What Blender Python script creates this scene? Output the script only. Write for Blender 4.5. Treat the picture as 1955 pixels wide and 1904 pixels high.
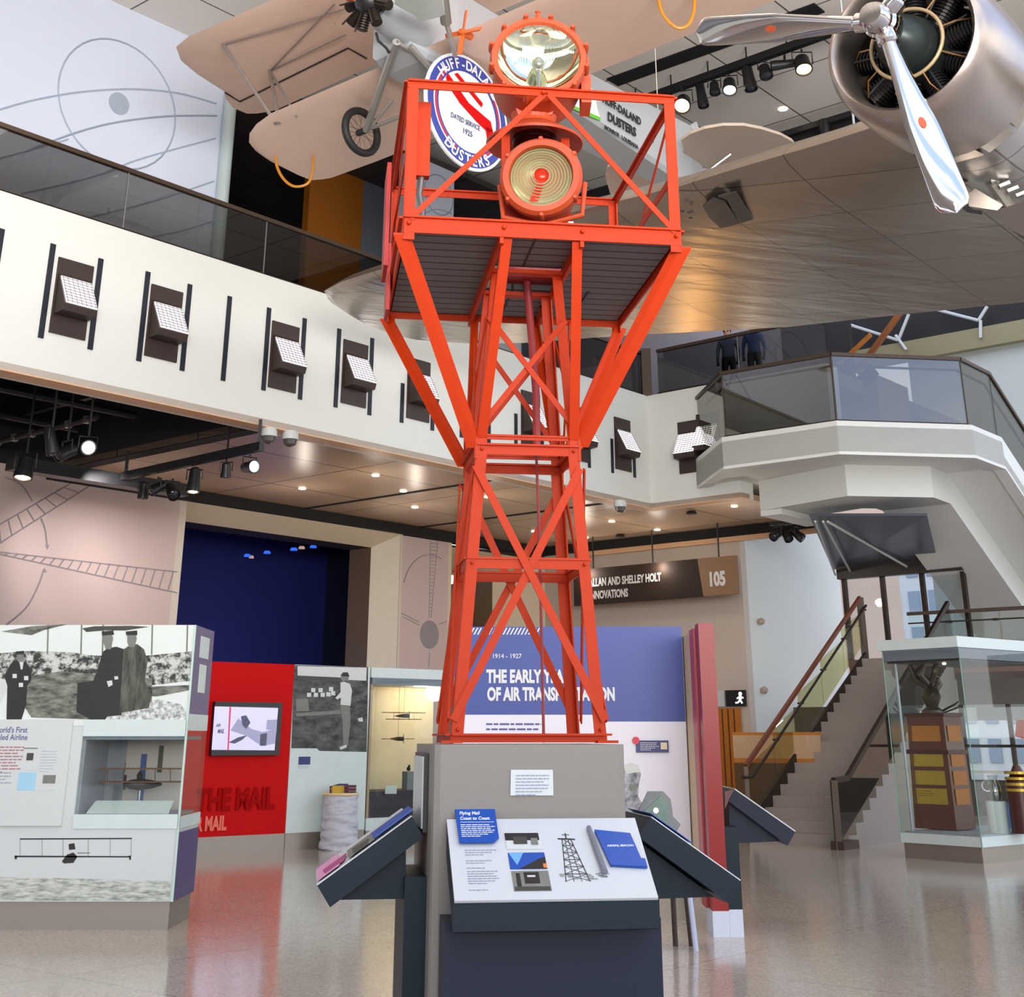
import bpy, math, random
from mathutils import Vector, Matrix, noise
random.seed(7)
sc = bpy.context.scene
for o in list(bpy.data.objects): bpy.data.objects.remove(o)
COL = sc.collection
R = math.radians
V = Vector

# ------------------------------------------------------------------ camera
F = 2550.0; PIT = R(22.0); CX = 977.5; CY = 378.0; H = 1.6
cam = bpy.data.cameras.new('camera'); camo = bpy.data.objects.new('camera', cam); COL.objects.link(camo)
camo.location = (0, 0, H); camo.rotation_euler = (R(90) + PIT, 0, 0)
cam.sensor_fit = 'HORIZONTAL'; cam.sensor_width = 36; cam.lens = F / 1955 * 36
cam.shift_y = -(952 - CY) / 1955; cam.clip_end = 500
sc.camera = camo
sc.view_settings.view_transform = 'Standard'; sc.view_settings.look = 'None'
sc.view_settings.gamma = 1; sc.view_settings.exposure = 0.0; sc.view_settings.use_curve_mapping = False

# ------------------------------------------------------------------ world: daylight sky with clouds
w = bpy.data.worlds.new('daylight'); sc.world = w; w.use_nodes = True
nt = w.node_tree; nt.nodes.clear(); N = nt.nodes; LK = nt.links
tc = N.new('ShaderNodeTexCoord'); sep = N.new('ShaderNodeSeparateXYZ'); LK.new(tc.outputs['Generated'], sep.inputs[0])
rmp = N.new('ShaderNodeValToRGB'); LK.new(sep.outputs['Z'], rmp.inputs[0])
e = rmp.color_ramp.elements
e[0].position = 0.0; e[0].color = (.16, .15, .14, 1); e[1].position = 1.0; e[1].color = (.25, .38, .75, 1)
x = e.new(.02); x.color = (.85, .88, .92, 1); x = e.new(.3); x.color = (.38, .5, .78, 1)
noi = N.new('ShaderNodeTexNoise'); noi.inputs['Scale'].default_value = 3.2; noi.inputs['Detail'].default_value = 6
LK.new(tc.outputs['Generated'], noi.inputs['Vector'])
r2 = N.new('ShaderNodeValToRGB'); r2.color_ramp.elements[0].position = .47; r2.color_ramp.elements[1].position = .56
LK.new(noi.outputs['Fac'], r2.inputs[0])
gt = N.new('ShaderNodeMath'); gt.operation = 'GREATER_THAN'; gt.inputs[1].default_value = .0; LK.new(sep.outputs['Z'], gt.inputs[0])
ml = N.new('ShaderNodeMath'); ml.operation = 'MULTIPLY'; LK.new(r2.outputs['Color'], ml.inputs[0]); LK.new(gt.outputs[0], ml.inputs[1])
mx = N.new('ShaderNodeMixRGB'); mx.inputs[2].default_value = (1, 1, 1, 1); LK.new(ml.outputs[0], mx.inputs[0]); LK.new(rmp.outputs['Color'], mx.inputs[1])
bg = N.new('ShaderNodeBackground'); bg.inputs['Strength'].default_value = 2.6; LK.new(mx.outputs[0], bg.inputs['Color'])
wo = N.new('ShaderNodeOutputWorld'); LK.new(bg.outputs[0], wo.inputs[0])

def area(name, loc, aim, size, sizey, power, color=(1, 1, 1)):
    l = bpy.data.lights.new(name, 'AREA'); l.shape = 'RECTANGLE'; l.size = size; l.size_y = sizey; l.energy = power; l.color = color
    o = bpy.data.objects.new(name, l); COL.objects.link(o); o.location = loc
    o.rotation_euler = (V(aim) - V(loc)).to_track_quat('-Z', 'Y').to_euler(); return o
def point(name, loc, power, color, r=.1):
    l = bpy.data.lights.new(name, 'POINT'); l.energy = power; l.color = color; l.shadow_soft_size = r
    o = bpy.data.objects.new(name, l); COL.objects.link(o); o.location = loc; return o
def spot(name, loc, aim, power, color, ang=50, blend=.5, r=.1):
    l = bpy.data.lights.new(name, 'SPOT'); l.energy = power; l.color = color; l.spot_size = R(ang); l.spot_blend = blend; l.shadow_soft_size = r
    o = bpy.data.objects.new(name, l); COL.objects.link(o); o.location = loc
    o.rotation_euler = (V(aim) - V(loc)).to_track_quat('-Z', 'Y').to_euler(); return o
# unseen area fills: the ceiling one is added behind the camera, no fixture
cw = area('ceiling_fill', (4, -7, 4.5), (1, 12, 14.7), 12, 5, 2000, (1, .96, .92)); cw.data.spread = R(84)
area('hall_light', (0, 13, 14.4), (0, 13, 0), 10, 10, 500, (1, .95, .88))

# ------------------------------------------------------------------ rays from the eye to known surfaces
CPIT, SPIT = math.cos(PIT), math.sin(PIT)
def ray(px, py):
    u = (px - CX) / F; v = (CY - py) / F
    return V((u, CPIT - v * SPIT, SPIT + v * CPIT))
EYE = V((0, 0, H))
def PZ(px, py, z): r = ray(px, py); return EYE + r * ((z - H) / r.z)
def PY(px, py, y): r = ray(px, py); return EYE + r * (y / r.y)
def surf(p, n):
    p = V(p); n = V(n)
    def f(px, py, off=0.0):
        r = ray(px, py); t = (p + n.normalized() * off - EYE).dot(n) / r.dot(n); return EYE + r * t
    return f
AZ = R(40.0)
A = V((math.sin(AZ), math.cos(AZ), 0)); B = V((-math.cos(AZ), math.sin(AZ), 0)); UP = V((0, 0, 1))

# ------------------------------------------------------------------ materials
MC = {}
def mat(name, col, rough=.6, metal=0.0, var=.06, scale=8.0, bump=0.0, bscale=40., emit=None, es=0.0, spec=.5, coat=0.0):
    if name in MC: return MC[name]
    m = bpy.data.materials.new(name); m.use_nodes = True; n = m.node_tree.nodes; l = m.node_tree.links
    p = n['Principled BSDF']; p.inputs['Roughness'].default_value = rough; p.inputs['Metallic'].default_value = metal
    p.inputs['Specular IOR Level'].default_value = spec
    if coat: p.inputs['Coat Weight'].default_value = coat; p.inputs['Coat Roughness'].default_value = .1
    t = n.new('ShaderNodeTexCoord'); no = n.new('ShaderNodeTexNoise'); no.inputs['Scale'].default_value = scale; no.inputs['Detail'].default_value = 4
    l.new(t.outputs['Object'], no.inputs['Vector'])
    mi = n.new('ShaderNodeMixRGB'); c = V(col[:3])
    mi.inputs[1].default_value = (*(c * (1 - var)), 1); mi.inputs[2].default_value = (*[min(1, q) for q in (c * (1 + var))], 1)
    l.new(no.outputs['Fac'], mi.inputs[0]); l.new(mi.outputs[0], p.inputs['Base Color'])
    if bump:
        b = n.new('ShaderNodeTexNoise'); b.inputs['Scale'].default_value = bscale; l.new(t.outputs['Object'], b.inputs['Vector'])
        bn = n.new('ShaderNodeBump'); bn.inputs['Strength'].default_value = bump; bn.inputs['Distance'].default_value = .02
        l.new(b.outputs['Fac'], bn.inputs['Height']); l.new(bn.outputs[0], p.inputs['Normal'])
    if emit: p.inputs['Emission Color'].default_value = (*emit, 1); p.inputs['Emission Strength'].default_value = es
    m['p'] = 1; MC[name] = m; return m
def srgb(r, g, b):
    f = lambda c: (c / 255 / 12.92) if c <= 10 else ((c / 255 + .055) / 1.055) ** 2.4
    return (f(r), f(g), f(b))
def glass(name, tint=(.9, .95, .93), refl=.08, rough=.02):
    if name in MC: return MC[name]
    m = bpy.data.materials.new(name); m.use_nodes = True; n = m.node_tree.nodes; l = m.node_tree.links; n.clear()
    tr = n.new('ShaderNodeBsdfTransparent'); tr.inputs[0].default_value = (*tint, 1)
    gl = n.new('ShaderNodeBsdfGlossy'); gl.inputs['Roughness'].default_value = rough; gl.inputs[0].default_value = (1, 1, 1, 1)
    fr = n.new('ShaderNodeFresnel'); fr.inputs[0].default_value = 1.45
    ge = n.new('ShaderNodeNewGeometry'); ib = n.new('ShaderNodeMath'); ib.operation = 'SUBTRACT'; ib.inputs[0].default_value = 1; l.new(ge.outputs['Backfacing'], ib.inputs[1])
    ad = n.new('ShaderNodeMath'); ad.operation = 'MULTIPLY_ADD'; ad.inputs[1].default_value = 1.0; ad.inputs[2].default_value = refl; ad.use_clamp = True
    l.new(fr.outputs[0], ad.inputs[0]); mf = n.new('ShaderNodeMath'); mf.operation = 'MULTIPLY'; l.new(ad.outputs[0], mf.inputs[0]); l.new(ib.outputs[0], mf.inputs[1]); mi = n.new('ShaderNodeMixShader'); l.new(mf.outputs[0], mi.inputs[0]); l.new(tr.outputs[0], mi.inputs[1]); l.new(gl.outputs[0], mi.inputs[2])
    o = n.new('ShaderNodeOutputMaterial'); l.new(mi.outputs[0], o.inputs[0]); MC[name] = m; return m
def emis(name, col, s):
    return mat(name, (.02, .02, .02), .5, emit=col, es=s)
def gridmat(name, col, line, bw, bh, mortar=.01, rough=.6, rot=AZ, spec=.5, var=.05):
    """panels with joints lying along the building's own axes"""
    if name in MC: return MC[name]
    m = bpy.data.materials.new(name); m.use_nodes = True; n = m.node_tree.nodes; l = m.node_tree.links; p = n['Principled BSDF']
    t = n.new('ShaderNodeTexCoord'); mp = n.new('ShaderNodeMapping'); mp.inputs['Rotation'].default_value = (0, 0, rot)
    l.new(t.outputs['Object'], mp.inputs[0]); b = n.new('ShaderNodeTexBrick'); b.offset = 0
    b.inputs['Scale'].default_value = 1; b.inputs['Brick Width'].default_value = bw; b.inputs['Row Height'].default_value = bh
    b.inputs['Mortar Size'].default_value = mortar; b.inputs['Mortar Smooth'].default_value = .1
    c = V(col); b.inputs['Color1'].default_value = (*(c * (1 - var)), 1); b.inputs['Color2'].default_value = (*(c * (1 + var)), 1); b.inputs['Mortar'].default_value = (*line, 1)
    l.new(mp.outputs[0], b.inputs['Vector']); l.new(b.outputs['Color'], p.inputs['Base Color'])
    p.inputs['Roughness'].default_value = rough; p.inputs['Specular IOR Level'].default_value = spec; MC[name] = m; return m

def floor_mat():
    m = bpy.data.materials.new('terrazzo'); m.use_nodes = True; n = m.node_tree.nodes; l = m.node_tree.links; p = n['Principled BSDF']
    t = n.new('ShaderNodeTexCoord'); v = n.new('ShaderNodeTexVoronoi'); v.inputs['Scale'].default_value = 70; l.new(t.outputs['Object'], v.inputs['Vector'])
    r = n.new('ShaderNodeValToRGB'); ee = r.color_ramp.elements; ee[0].color = (*srgb(166, 152, 138), 1); ee[1].color = (*srgb(212, 200, 186), 1)
    l.new(v.outputs['Color'], r.inputs[0])
    no = n.new('ShaderNodeTexNoise'); no.inputs['Scale'].default_value = .5; no.inputs['Detail'].default_value = 5; l.new(t.outputs['Object'], no.inputs['Vector'])
    r3 = n.new('ShaderNodeValToRGB'); r3.color_ramp.elements[0].color = (.8, .79, .78, 1); r3.color_ramp.elements[1].color = (1, 1, 1, 1); l.new(no.outputs['Fac'], r3.inputs[0])
    mu = n.new('ShaderNodeMixRGB'); mu.blend_type = 'MULTIPLY'; mu.inputs[0].default_value = 1; l.new(r.outputs[0], mu.inputs[1]); l.new(r3.outputs[0], mu.inputs[2])
    mp = n.new('ShaderNodeMapping'); mp.inputs['Rotation'].default_value = (0, 0, AZ); l.new(t.outputs['Object'], mp.inputs[0])
    b = n.new('ShaderNodeTexBrick'); b.offset = 0; b.inputs['Scale'].default_value = 1; b.inputs['Brick Width'].default_value = 3.2; b.inputs['Row Height'].default_value = 3.2; b.inputs['Mortar Size'].default_value = .006
    b.inputs['Color1'].default_value = b.inputs['Color2'].default_value = (1, 1, 1, 1); b.inputs['Mortar'].default_value = (.45, .42, .4, 1); l.new(mp.outputs[0], b.inputs['Vector'])
    m2 = n.new('ShaderNodeMixRGB'); m2.blend_type = 'MULTIPLY'; m2.inputs[0].default_value = 1; l.new(mu.outputs[0], m2.inputs[1]); l.new(b.outputs['Color'], m2.inputs[2])
    l.new(m2.outputs[0], p.inputs['Base Color']); p.inputs['Roughness'].default_value = .13; p.inputs['Specular IOR Level'].default_value = .62
    bn = n.new('ShaderNodeTexNoise'); bn.inputs['Scale'].default_value = 1.6; l.new(t.outputs['Object'], bn.inputs['Vector'])
    bu = n.new('ShaderNodeBump'); bu.inputs['Strength'].default_value = .12; bu.inputs['Distance'].default_value = .02; l.new(bn.outputs['Fac'], bu.inputs['Height']); l.new(bu.outputs[0], p.inputs['Normal'])
    return m

def photo_mat(name, scale, lo, hi, p0=.35, p1=.65, stretch=(1, 1, 1), detail=6):
    """black-and-white print: blotchy procedural tones"""
    if name in MC: return MC[name]
    m = bpy.data.materials.new(name); m.use_nodes = True; n = m.node_tree.nodes; l = m.node_tree.links; p = n['Principled BSDF']
    t = n.new('ShaderNodeTexCoord'); mp = n.new('ShaderNodeMapping'); mp.inputs['Scale'].default_value = stretch; l.new(t.outputs['Object'], mp.inputs[0])
    no = n.new('ShaderNodeTexNoise'); no.inputs['Scale'].default_value = scale; no.inputs['Detail'].default_value = detail; no.inputs['Roughness'].default_value = .65; l.new(mp.outputs[0], no.inputs['Vector'])
    r = n.new('ShaderNodeValToRGB'); r.color_ramp.elements[0].position = p0; r.color_ramp.elements[1].position = p1
    r.color_ramp.elements[0].color = (*lo, 1); r.color_ramp.elements[1].color = (*hi, 1); l.new(no.outputs['Fac'], r.inputs[0]); l.new(r.outputs[0], p.inputs['Base Color'])
    p.inputs['Roughness'].default_value = .5; MC[name] = m; return m

WHITE = mat('white_paint', srgb(226, 228, 222), .55, var=.02)
OFFW = mat('white_panel', srgb(206, 210, 208), .4, var=.02)
CREAM = mat('cream_panel', srgb(222, 205, 176), .5, var=.03)
MAUVE = mat('mauve_wall', srgb(205, 184, 178), .6, var=.02, scale=2)
LILAC = mat('pale_blue_wall', srgb(216, 224, 242), .55, var=.02, scale=2)
GLINE = mat('grey_line', srgb(150, 142, 145), .7); BLINE = mat('blue_grey_line', srgb(166, 178, 196), .7)
BROWN = mat('brown_panel', srgb(112, 92, 72), .6); TAN = mat('tan_wall', srgb(205, 192, 178), .6, var=.03)
BLACK = mat('black_void', (.008, .008, .009), .8); DARK = mat('dark_metal', (.02, .02, .022), .45, .3)
BLUELITW = mat('blue_lit_wall', (.01, .016, .16), .7)  # the room's blue light is put into this wall colour
PEACH = mat('peach_trim_cove_glow', srgb(226, 180, 140), .5, var=.02)
ORANGE = mat('beacon_orange', srgb(186, 52, 8), .5, var=.08, scale=14, spec=.2, bump=.05)
ORANGE2 = mat('beacon_orange_housing', srgb(190, 72, 30), .45, var=.1, scale=20, spec=.5)
DECK = gridmat('deck_boards', srgb(104, 102, 100), srgb(36, 34, 34), 4, .105, .008, .7, rot=R(-8), var=.06)
TEAL = mat('dark_teal_powdercoat', srgb(25, 37, 47), .5, spec=.25, var=.05, scale=60, bump=.03, bscale=300)
TEALB = mat('slate_blue_powdercoat', srgb(34, 40, 56), .5, spec=.25, var=.05, scale=60)
TAUPE = mat('taupe_laminate', srgb(136, 129, 120), .5, var=.02, scale=30)
PLINTH = mat('brushed_plinth', srgb(140, 132, 122), .35, .5, var=.04)
RED = mat('red_panel', srgb(196, 6, 6), .55, var=.03, spec=.12); DRED = mat('red_relief', srgb(160, 3, 3), .6, spec=.08)
REDC = mat('red_column', srgb(138, 5, 12), .3, var=.03, spec=.3)
SALMON = mat('salmon_letters', srgb(235, 110, 85), .5)
BLUEP = mat('blue_banner', srgb(56, 74, 148), .45, var=.03); NAVY = mat('navy_label', srgb(44, 52, 110), .45)
RBLUE = mat('royal_blue_print', srgb(16, 76, 166), .4, var=.03)
PURP = mat('purple_panel', srgb(112, 100, 130), .5); PURPD = mat('violet_panel', srgb(78, 68, 112), .5)
INK = mat('grey_ink', srgb(150, 154, 168), .7); RINK = mat('maroon_ink', srgb(170, 110, 115), .7); BINK = mat('blue_ink', srgb(86, 92, 140), .6)
WINK = mat('white_lettering', srgb(222, 222, 222), .5, var=.0)
PHK = mat('print_black', srgb(30, 30, 28), .5, var=.2, scale=20); PHD = mat('print_dark', srgb(64, 64, 58), .5, var=.25, scale=14)
PHM = mat('print_mid', srgb(120, 122, 114), .5, var=.2, scale=20); PHL = mat('print_light', srgb(206, 210, 206), .5, var=.05)
ALU = mat('doped_silver_fabric', srgb(226, 196, 178), .42, .1, var=.05, scale=3)
GREYP = mat('silver_grey_paint', srgb(170, 174, 178), .45, .1, var=.03)
STEEL = mat('brushed_steel', srgb(190, 188, 184), .3, .9, var=.05); CHROME = mat('polished_chrome', (.66, .63, .62), .07, 1, var=.02)
RUB = mat('black_rubber', (.012, .012, .012), .6); BRONZE = mat('dark_bronze', srgb(58, 48, 40), .35, .7)
RAILM = mat('bronze_rail', srgb(82, 66, 54), .4, .4); BLK = mat('satin_black', (.012, .012, .013), .4)
WOODR = mat('reddish_wood', srgb(92, 38, 22), .3, var=.25, scale=6, coat=.3); WOODO = mat('orange_wood', srgb(190, 116, 40), .4, var=.2, scale=5)
BRASS = mat('brass_plate', srgb(190, 160, 60), .35, .6); PLY = mat('plywood_edge', srgb(205, 180, 145), .6, var=.12, scale=25)
GLASSC = glass('clear_case_glass', (.93, .97, .95), .0); GLASSD = glass('tinted_railing_glass', (.46, .46, .45), .02)
GEDGE = mat('green_glass_edge', srgb(120, 165, 145), .2); PALEG = mat('pale_green_white', srgb(205, 218, 214), .4)
LOUVL = emis('led_white', (1, .98, 1), 3.0); WARML = emis('warm_lamp', (1, .72, .38), 12); COOLL = emis('cool_lamp', (.9, .95, 1), 6)
SLOT = mat('slot_navy', srgb(24, 28, 42), .5); FIXB = mat('fixture_brown', srgb(56, 42, 38), .5)

# ------------------------------------------------------------------ mesh builder
class M:
    def __init__(s): s.v = []; s.f = []; s.mi = []; s.cur = 0; s.mats = []
    def use(s, m):
        if m not in s.mats: s.mats.append(m)
        s.cur = s.mats.index(m); return s
    def add(s, vs, fs):
        b = len(s.v); s.v += [tuple(q) for q in vs]
        for f in fs: s.f.append([b + i for i in f]); s.mi.append(s.cur)
        return s
    def box(s, x0, x1, y0, y1, z0, z1):
        return s.ob(V(((x0 + x1) / 2, (y0 + y1) / 2, (z0 + z1) / 2)), V(((x1 - x0) / 2, 0, 0)), V((0, (y1 - y0) / 2, 0)), V((0, 0, (z1 - z0) / 2)))
    def ob(s, c, a, b, d):
        c, a, b, d = V(c), V(a), V(b), V(d)
        vs = [c + a * i + b * j + d * k for i in (-1, 1) for j in (-1, 1) for k in (-1, 1)]
        fs = [(0, 1, 3, 2), (4, 6, 7, 5), (0, 4, 5, 1), (2, 3, 7, 6), (0, 2, 6, 4), (1, 5, 7, 3)]
        if a.cross(b).dot(d) < 0: fs = [f[::-1] for f in fs]
        return s.add(vs, fs)
    def bar(s, p, q, w, h, side=None):
        p, q = V(p), V(q); d = (q - p)
        if side is None: side = d.cross(UP) if abs(d.normalized().z) < .99 else V((1, 0, 0))
        side = V(side); side = (side - d * (side.dot(d) / d.dot(d))).normalized(); n = d.cross(side).normalized()
        return s.ob((p + q) / 2, d / 2, side * w / 2, n * h / 2)
    def angle(s, p, q, w, t, d1, d2):
        """steel angle: two thin flanges that meet along p-q and point along d1 and d2"""
        p, q, d1, d2 = V(p), V(q), V(d1).normalized(), V(d2).normalized(); d = q - p
        s.ob((p + q) / 2 + d1 * w / 2, d / 2, d1 * w / 2, d2 * t / 2)
        return s.ob((p + q) / 2 + d2 * w / 2, d / 2, d2 * w / 2, d1 * t / 2)
    def prism(s, poly, vec):
        poly = [V(p) for p in poly]; vec = V(vec); n = len(poly); nn = V((0, 0, 0))
        for i in range(n): nn += poly[i].cross(poly[(i + 1) % n])
        if nn.dot(vec) > 0: poly = poly[::-1]
        vs = poly + [p + vec for p in poly]
        fs = [list(range(n)), list(range(2 * n - 1, n - 1, -1))] + [(i, i + n, (i + 1) % n + n, (i + 1) % n) for i in range(n)]
        return s.add(vs, fs)
    def poly(s, pts): return s.add(pts, [list(range(len(pts)))])
    def tube(s, pts, r, n=8, closed=False, caps=True):
        pts = [V(p) for p in pts]; k = len(pts); rr = r if isinstance(r, (list, tuple)) else [r] * k; vs = []; prev = None
        for i, p in enumerate(pts):
            a = pts[i - 1] if (i or closed) else p; b = pts[(i + 1) % k] if (i < k - 1 or closed) else p
            d = (b - a).normalized()
            if prev is None: u = d.orthogonal().normalized()
            else: u = (prev - d * prev.dot(d)).normalized()
            prev = u; w_ = d.cross(u)
            vs += [p + (u * math.cos(2 * math.pi * j / n) + w_ * math.sin(2 * math.pi * j / n)) * rr[i] for j in range(n)]
        fs = []
        for i in range(k if closed else k - 1):
            for j in range(n):
                a = i * n + j; b = i * n + (j + 1) % n; c = ((i + 1) % k) * n
                fs.append((a, b, c + (j + 1) % n, c + j))
        if caps and not closed: fs += [list(range(n - 1, -1, -1)), [(k - 1) * n + j for j in range(n)]]
        return s.add(vs, fs)
    def lathe(s, prof, o, ax, n=32, sx=1.0, up=None, caps=True):
        o, ax = V(o), V(ax).normalized(); u = V(up).normalized() if up is not None else ax.orthogonal().normalized()
        u = (u - ax * u.dot(ax)).normalized(); w_ = ax.cross(u); vs = []
        for r, h in prof:
            vs += [o + ax * h + (u * math.cos(2 * math.pi * j / n) + w_ * math.sin(2 * math.pi * j / n) * sx) * r for j in range(n)]
        fs = []
        for i in range(len(prof) - 1):
            for j in range(n): fs.append((i * n + j, i * n + (j + 1) % n, (i + 1) * n + (j + 1) % n, (i + 1) * n + j))
        if caps: fs += [list(range(n - 1, -1, -1)), [(len(prof) - 1) * n + j for j in range(n)]]
        return s.add(vs, fs)
    def ball(s, c, r, n=12, sc3=(1, 1, 1)):
        prof = [(max(1e-4, math.sin(math.pi * i / n)), -math.cos(math.pi * i / n)) for i in range(n + 1)]
        b = len(s.v); s.lathe(prof, (0, 0, 0), UP, n * 2, up=(1, 0, 0), caps=False)
        for i in range(b, len(s.v)): q = s.v[i]; s.v[i] = (c[0] + q[0] * r * sc3[0], c[1] + q[1] * r * sc3[1], c[2] + q[2] * r * sc3[2])
        return s
    def text(s, st, o, ux, uy, h, sx=1.0, bold=0.0, depth=.004, align='LEFT', shear=0):
        cu = bpy.data.curves.new('t', 'FONT'); cu.body = st; cu.size = 1; cu.offset = bold; cu.extrude = .5; cu.align_x = align; cu.shear = shear; cu.resolution_u = 3
        ob = bpy.data.objects.new('t', cu); me = bpy.data.meshes.new_from_object(ob)
        ux, uy = V(ux).normalized(), V(uy).normalized(); n = ux.cross(uy); k = h / .73; o = V(o)
        s.add([o + ux * v.co.x * k * sx + uy * v.co.y * k + n * (v.co.z + .5) * depth for v in me.vertices], [list(p.vertices) for p in me.polygons])
        bpy.data.objects.remove(ob); bpy.data.curves.remove(cu); bpy.data.meshes.remove(me); return s
    def lines(s, o, ux, uy, wd, ht, n, fill=.5, depth=.001, rag=.25, seed=1):
        """rows of small print too fine to read"""
        rd = random.Random(seed); ux, uy = V(ux).normalized(), V(uy).normalized(); nn = ux.cross(uy); st = ht / n
        for i in range(n):
            L_ = wd * (1 - rag * rd.random()) if i < n - 1 else wd * .55; x_ = 0
            while x_ < L_:
                g = min(wd * rd.uniform(.06, .17), L_ - x_); c = V(o) + ux * (x_ + g / 2) - uy * (i + .5) * st + nn * depth / 2
                s.ob(c, ux * g / 2, uy * st * fill / 2, nn * depth / 2); x_ += g + wd * .02
        return s
def mesh(name, mb, m, org=V((0, 0, 0)), smooth=False):
    me = bpy.data.meshes.new(name); me.from_pydata([tuple(V(v) - org) for v in mb.v], [], mb.f); me.update()
    if mb.mats and m is None:
        for q in mb.mats: me.materials.append(q)
        me.polygons.foreach_set('material_index', mb.mi)
    else: me.materials.append(m)
    if smooth:
        for p in me.polygons: p.use_smooth = True
        try: me.set_sharp_from_angle(angle=R(35))
        except Exception: pass
    return me
def link(name, me, loc=(0, 0, 0), parent=None):
    o = bpy.data.objects.new(name, me); COL.objects.link(o); o.location = loc
    if parent: o.parent = parent
    return o
ORG = {}
def thing(name, label, cat, loc, group=None):
    o = bpy.data.objects.new(name, None); COL.objects.link(o); o.location = loc; o.empty_display_size = .2
    o['label'] = label; o['category'] = cat
    if group: o['group'] = group
    ORG[o] = V(loc); return o
def part(t, name, mb, m=None, smooth=False, parent=None, label=None):
    o = link(name, mesh(name, mb, m, ORG[t], smooth), (0, 0, 0), parent or t)
    if label: o['label'] = label
    return o
def bbo(mb):
    xs = [v[0] for v in mb.v]; ys = [v[1] for v in mb.v]; zs = [v[2] for v in mb.v]
    return V(((min(xs) + max(xs)) / 2, (min(ys) + max(ys)) / 2, min(zs)))
def single(name, mb, m, label, cat, group=None, smooth=False):
    og = bbo(mb); o = link(name, mesh(name, mb, m, og, smooth), og); o['label'] = label; o['category'] = cat
    if group: o['group'] = group
    return o
def struct(name, mb, m=None, smooth=False, parent=None):
    o = link(name, mesh(name, mb, m, V((0, 0, 0)), smooth), (0, 0, 0), parent)
    if not parent: o['kind'] = 'structure'
    return o
def circle(c, u, w_, r, n=24, a0=0, a1=360):
    return [V(c) + (V(u) * math.cos(R(a0 + (a1 - a0) * i / n)) + V(w_) * math.sin(R(a0 + (a1 - a0) * i / n))) * r for i in range(n if abs(a1 - a0) == 360 else n + 1)]

#BODY
# ================================================================== THE BUILDING
fl = M(); fl.box(-40, 45, -25, 70, -.2, 0); struct('floor', fl, floor_mat())

# --- balcony front: long wall (direction A) and short wall (direction -B)
FC = V((3.14, 30.55, 0))                       # inner corner in plan
FS = surf(FC, B)                               # plane of the long front
FR = surf(FC, A)                               # plane of the short front
TLEN = 46
m = M(); m.prism([FC + UP * 6.4, FC - A * TLEN + UP * 6.4, FC - A * TLEN + UP * 8.97, FC + UP * 8.97], B * .5)
struct('wall_left', m, WHITE)
m = M(); m.prism([FC + UP * 6.4, FC - B * 2.35 + UP * 6.4, FC - B * 2.35 + UP * 8.97, FC + UP * 8.97], A * .5)
m.prism([FC - B * 2.35 + UP * 7.3, FC - B * 4.6 + UP * 7.3, FC - B * 4.6 + UP * 8.97, FC - B * 2.35 + UP * 8.97], A * .5)
struct('wall_right', m, WHITE)
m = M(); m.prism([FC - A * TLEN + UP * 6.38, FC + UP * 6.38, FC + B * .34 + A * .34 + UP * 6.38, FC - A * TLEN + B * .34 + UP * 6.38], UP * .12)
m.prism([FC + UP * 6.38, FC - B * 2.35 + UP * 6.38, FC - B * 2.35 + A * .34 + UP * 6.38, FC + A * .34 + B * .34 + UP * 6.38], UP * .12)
struct('trim_1', m, PEACH)  # warm cove glow under the balcony edge is put into the peach
# upper walkway floor slab
m = M(); m.prism([FC - A * TLEN + B * .5 + UP * 8.6, FC + B * .5 + A * .5 + UP * 8.6, FC + B * .5 + A * .5 + B * 12 + UP * 8.6, FC - A * TLEN + B * 12.5 + UP * 8.6], UP * .3)
m.prism([FC + A * .5 + B * .5 + UP * 8.6, FC - B * 4.6 + A * .5 + UP * 8.6, FC - B * 4.6 + A * 7 + UP * 8.6, FC + A * 9 + B * 12.5 + UP * 8.6, FC + A * .5 + B * 12.5 + UP * 8.6], UP * .3)
struct('floor.001', m, mat('walkway_floor', (.12, .11, .1), .5))

# --- slots in the front
slots = [(4, 437, -14, 620), (102, 466, 76, 645), (193, 494, 174, 668), (283, 519, 262, 689), (363, 543, 347, 708), (439, 566, 425, 727), (514, 588, 501, 745), (582, 608, 573, 763),
         (648, 628, 641, 778), (711, 646, 706, 793), (769, 732, 766, 807), (827, 748, 825, 822), (882, 763, 880, 835), (934, 777, 934, 850), (985, 790, 985, 862), (1035, 803, 1035, 873), (1124, 828, 1125, 893), (1168, 838, 1169, 903), (1210, 851, 1212, 912)]
for i, (a, b, c, d) in enumerate(slots):
    p = FS(a, b, -.012); q = FS(c, d, -.012); q.x, q.y = p.x, p.y
    m = M(); m.bar(p, q, .085, .02, side=A)
    struct('trim_%d' % (i + 2), m, SLOT)

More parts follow.
